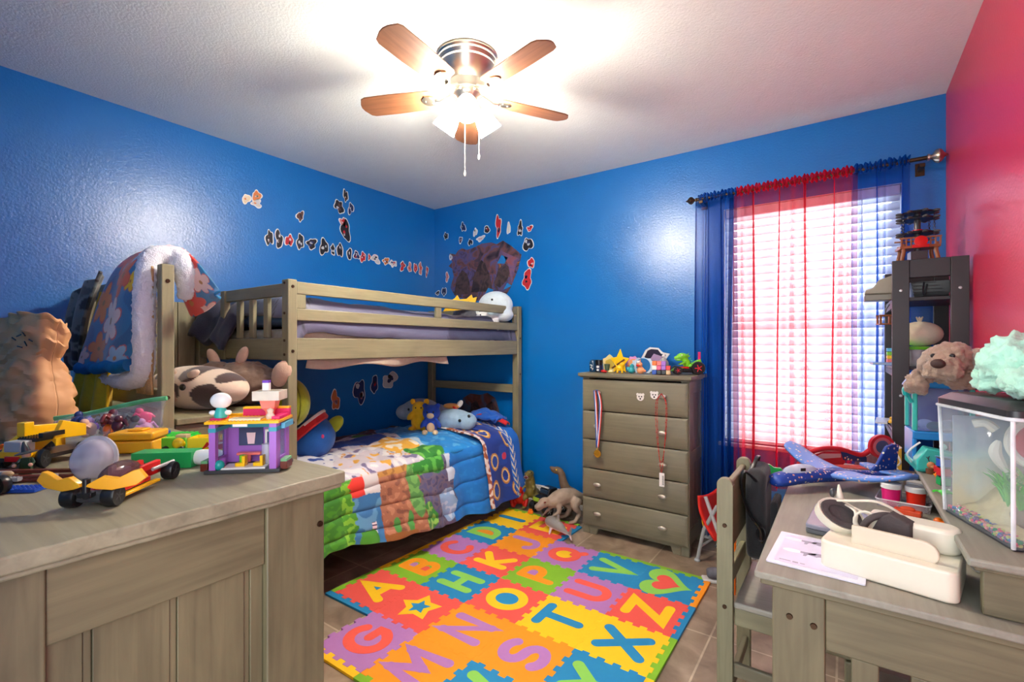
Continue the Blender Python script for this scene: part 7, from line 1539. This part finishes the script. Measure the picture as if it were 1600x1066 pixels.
def murmat(name, cols, sc_):
    m, n, l, p = newmat(name); tc = n.new('ShaderNodeTexCoord')
    v = n.new('ShaderNodeTexNoise'); v.inputs['Scale'].default_value = sc_; v.inputs['Detail'].default_value = 6; v.inputs['Distortion'].default_value = 1.2; l.new(tc.outputs['Object'], v.inputs['Vector'])
    cr = n.new('ShaderNodeValToRGB'); e = cr.color_ramp.elements; e[0].position = .3; e[0].color = lin(cols[0]); e[1].position = .72; e[1].color = lin(cols[-1])
    for i, c in enumerate(cols[1:-1]): x = e.new(.3+.42*(i+1)/(len(cols)-1)); x.color = lin(c)
    l.new(v.outputs['Fac'], cr.inputs['Fac']); l.new(cr.outputs['Color'], p.inputs['Base Color']); p.inputs['Roughness'].default_value = .5
    return m
mu = thing('wall_mural', 'large torn-edged brown wall decal with dark cloaked shapes above the bunk', 'wall decal', (-2.70, yb_, 1.95))
MB().prism(MURAL, 0, .0008, 0, XZ).out('decal', murmat('mural_print', [(30,24,40),(70,54,66),(112,72,66),(84,80,128),(60,44,50),(150,96,62)], 8.), mu)
DK = murmat('mural_dark', [(24,20,26),(52,40,40),(84,64,60),(40,36,56)], 13.)
for P in ([(-.13,-.16),(-.10,-.02),(-.04,.09),(-.01,.13),(.03,.10),(.09,-.02),(.12,-.16)], [(-.34,-.17),(-.31,-.02),(-.24,.06),(-.18,.02),(-.15,-.06),(-.14,-.17)], [(.14,-.10),(.18,.02),(.26,.07),(.32,.02),(.28,-.08),(.2,-.14)]): MB().prism(P, .0008, .0012, 0, XZ).out('dark_figure', DK, mu)
for P in ([(.17,.08),(.22,.15),(.29,.12),(.25,.07)], [(.02,-.20),(.07,-.13),(.13,-.15),(.11,-.21)], [(.24,-.16),(.28,-.1),(.33,-.13)]): MB().prism(P, .0012, .0015, 0, XZ).out('blue_patch', plastic('mural_blue',(24,128,196),.5), mu)
MB().prism([(.21,.19),(.40,.10),(.36,.0),(.33,-.1),(.29,.06)], .0012, .0015, 0, XZ).out('brick_patch', murmat('mural_brick', [(92,72,110),(120,88,120),(150,80,76)], 14.), mu)
m2 = thing('wall_mural', 'small torn-edged rust and slate wall decal behind the lower bunk', 'wall decal', (-2.70, yb_, .70))
MB().prism(MURAL2, 0, .0008, 0, XZ).out('decal', murmat('small_mural', [(60,40,36),(110,60,46),(70,92,116),(130,70,52)], 7.), m2)
for P in ([(-.15,-.08),(-.13,.06),(-.07,.10),(-.03,.04),(-.05,-.08)], [(.02,-.1),(.05,.06),(.11,.10),(.17,.04),(.15,-.1)]): MB().prism(P, .0008, .0012, 0, XZ).out('dark_figure', DK, m2)
EXPO = 1.6
# ------------------------------------------------------------------ camera
cam = bpy.data.cameras.new('camera'); co = bpy.data.objects.new('camera', cam); COL.objects.link(co)
co.location = (0, 0, 1.30); co.rotation_euler = (PI/2, 0, rad(35.03))
cam.sensor_width = 36; cam.lens = 741/1600*36; cam.shift_y = 7/1600; cam.clip_start = .02
sc.camera = co
sc.view_settings.view_transform = 'Standard'; sc.view_settings.look = 'None'; sc.view_settings.exposure = EXPO; sc.view_settings.gamma = 1; sc.view_settings.use_curve_mapping = False
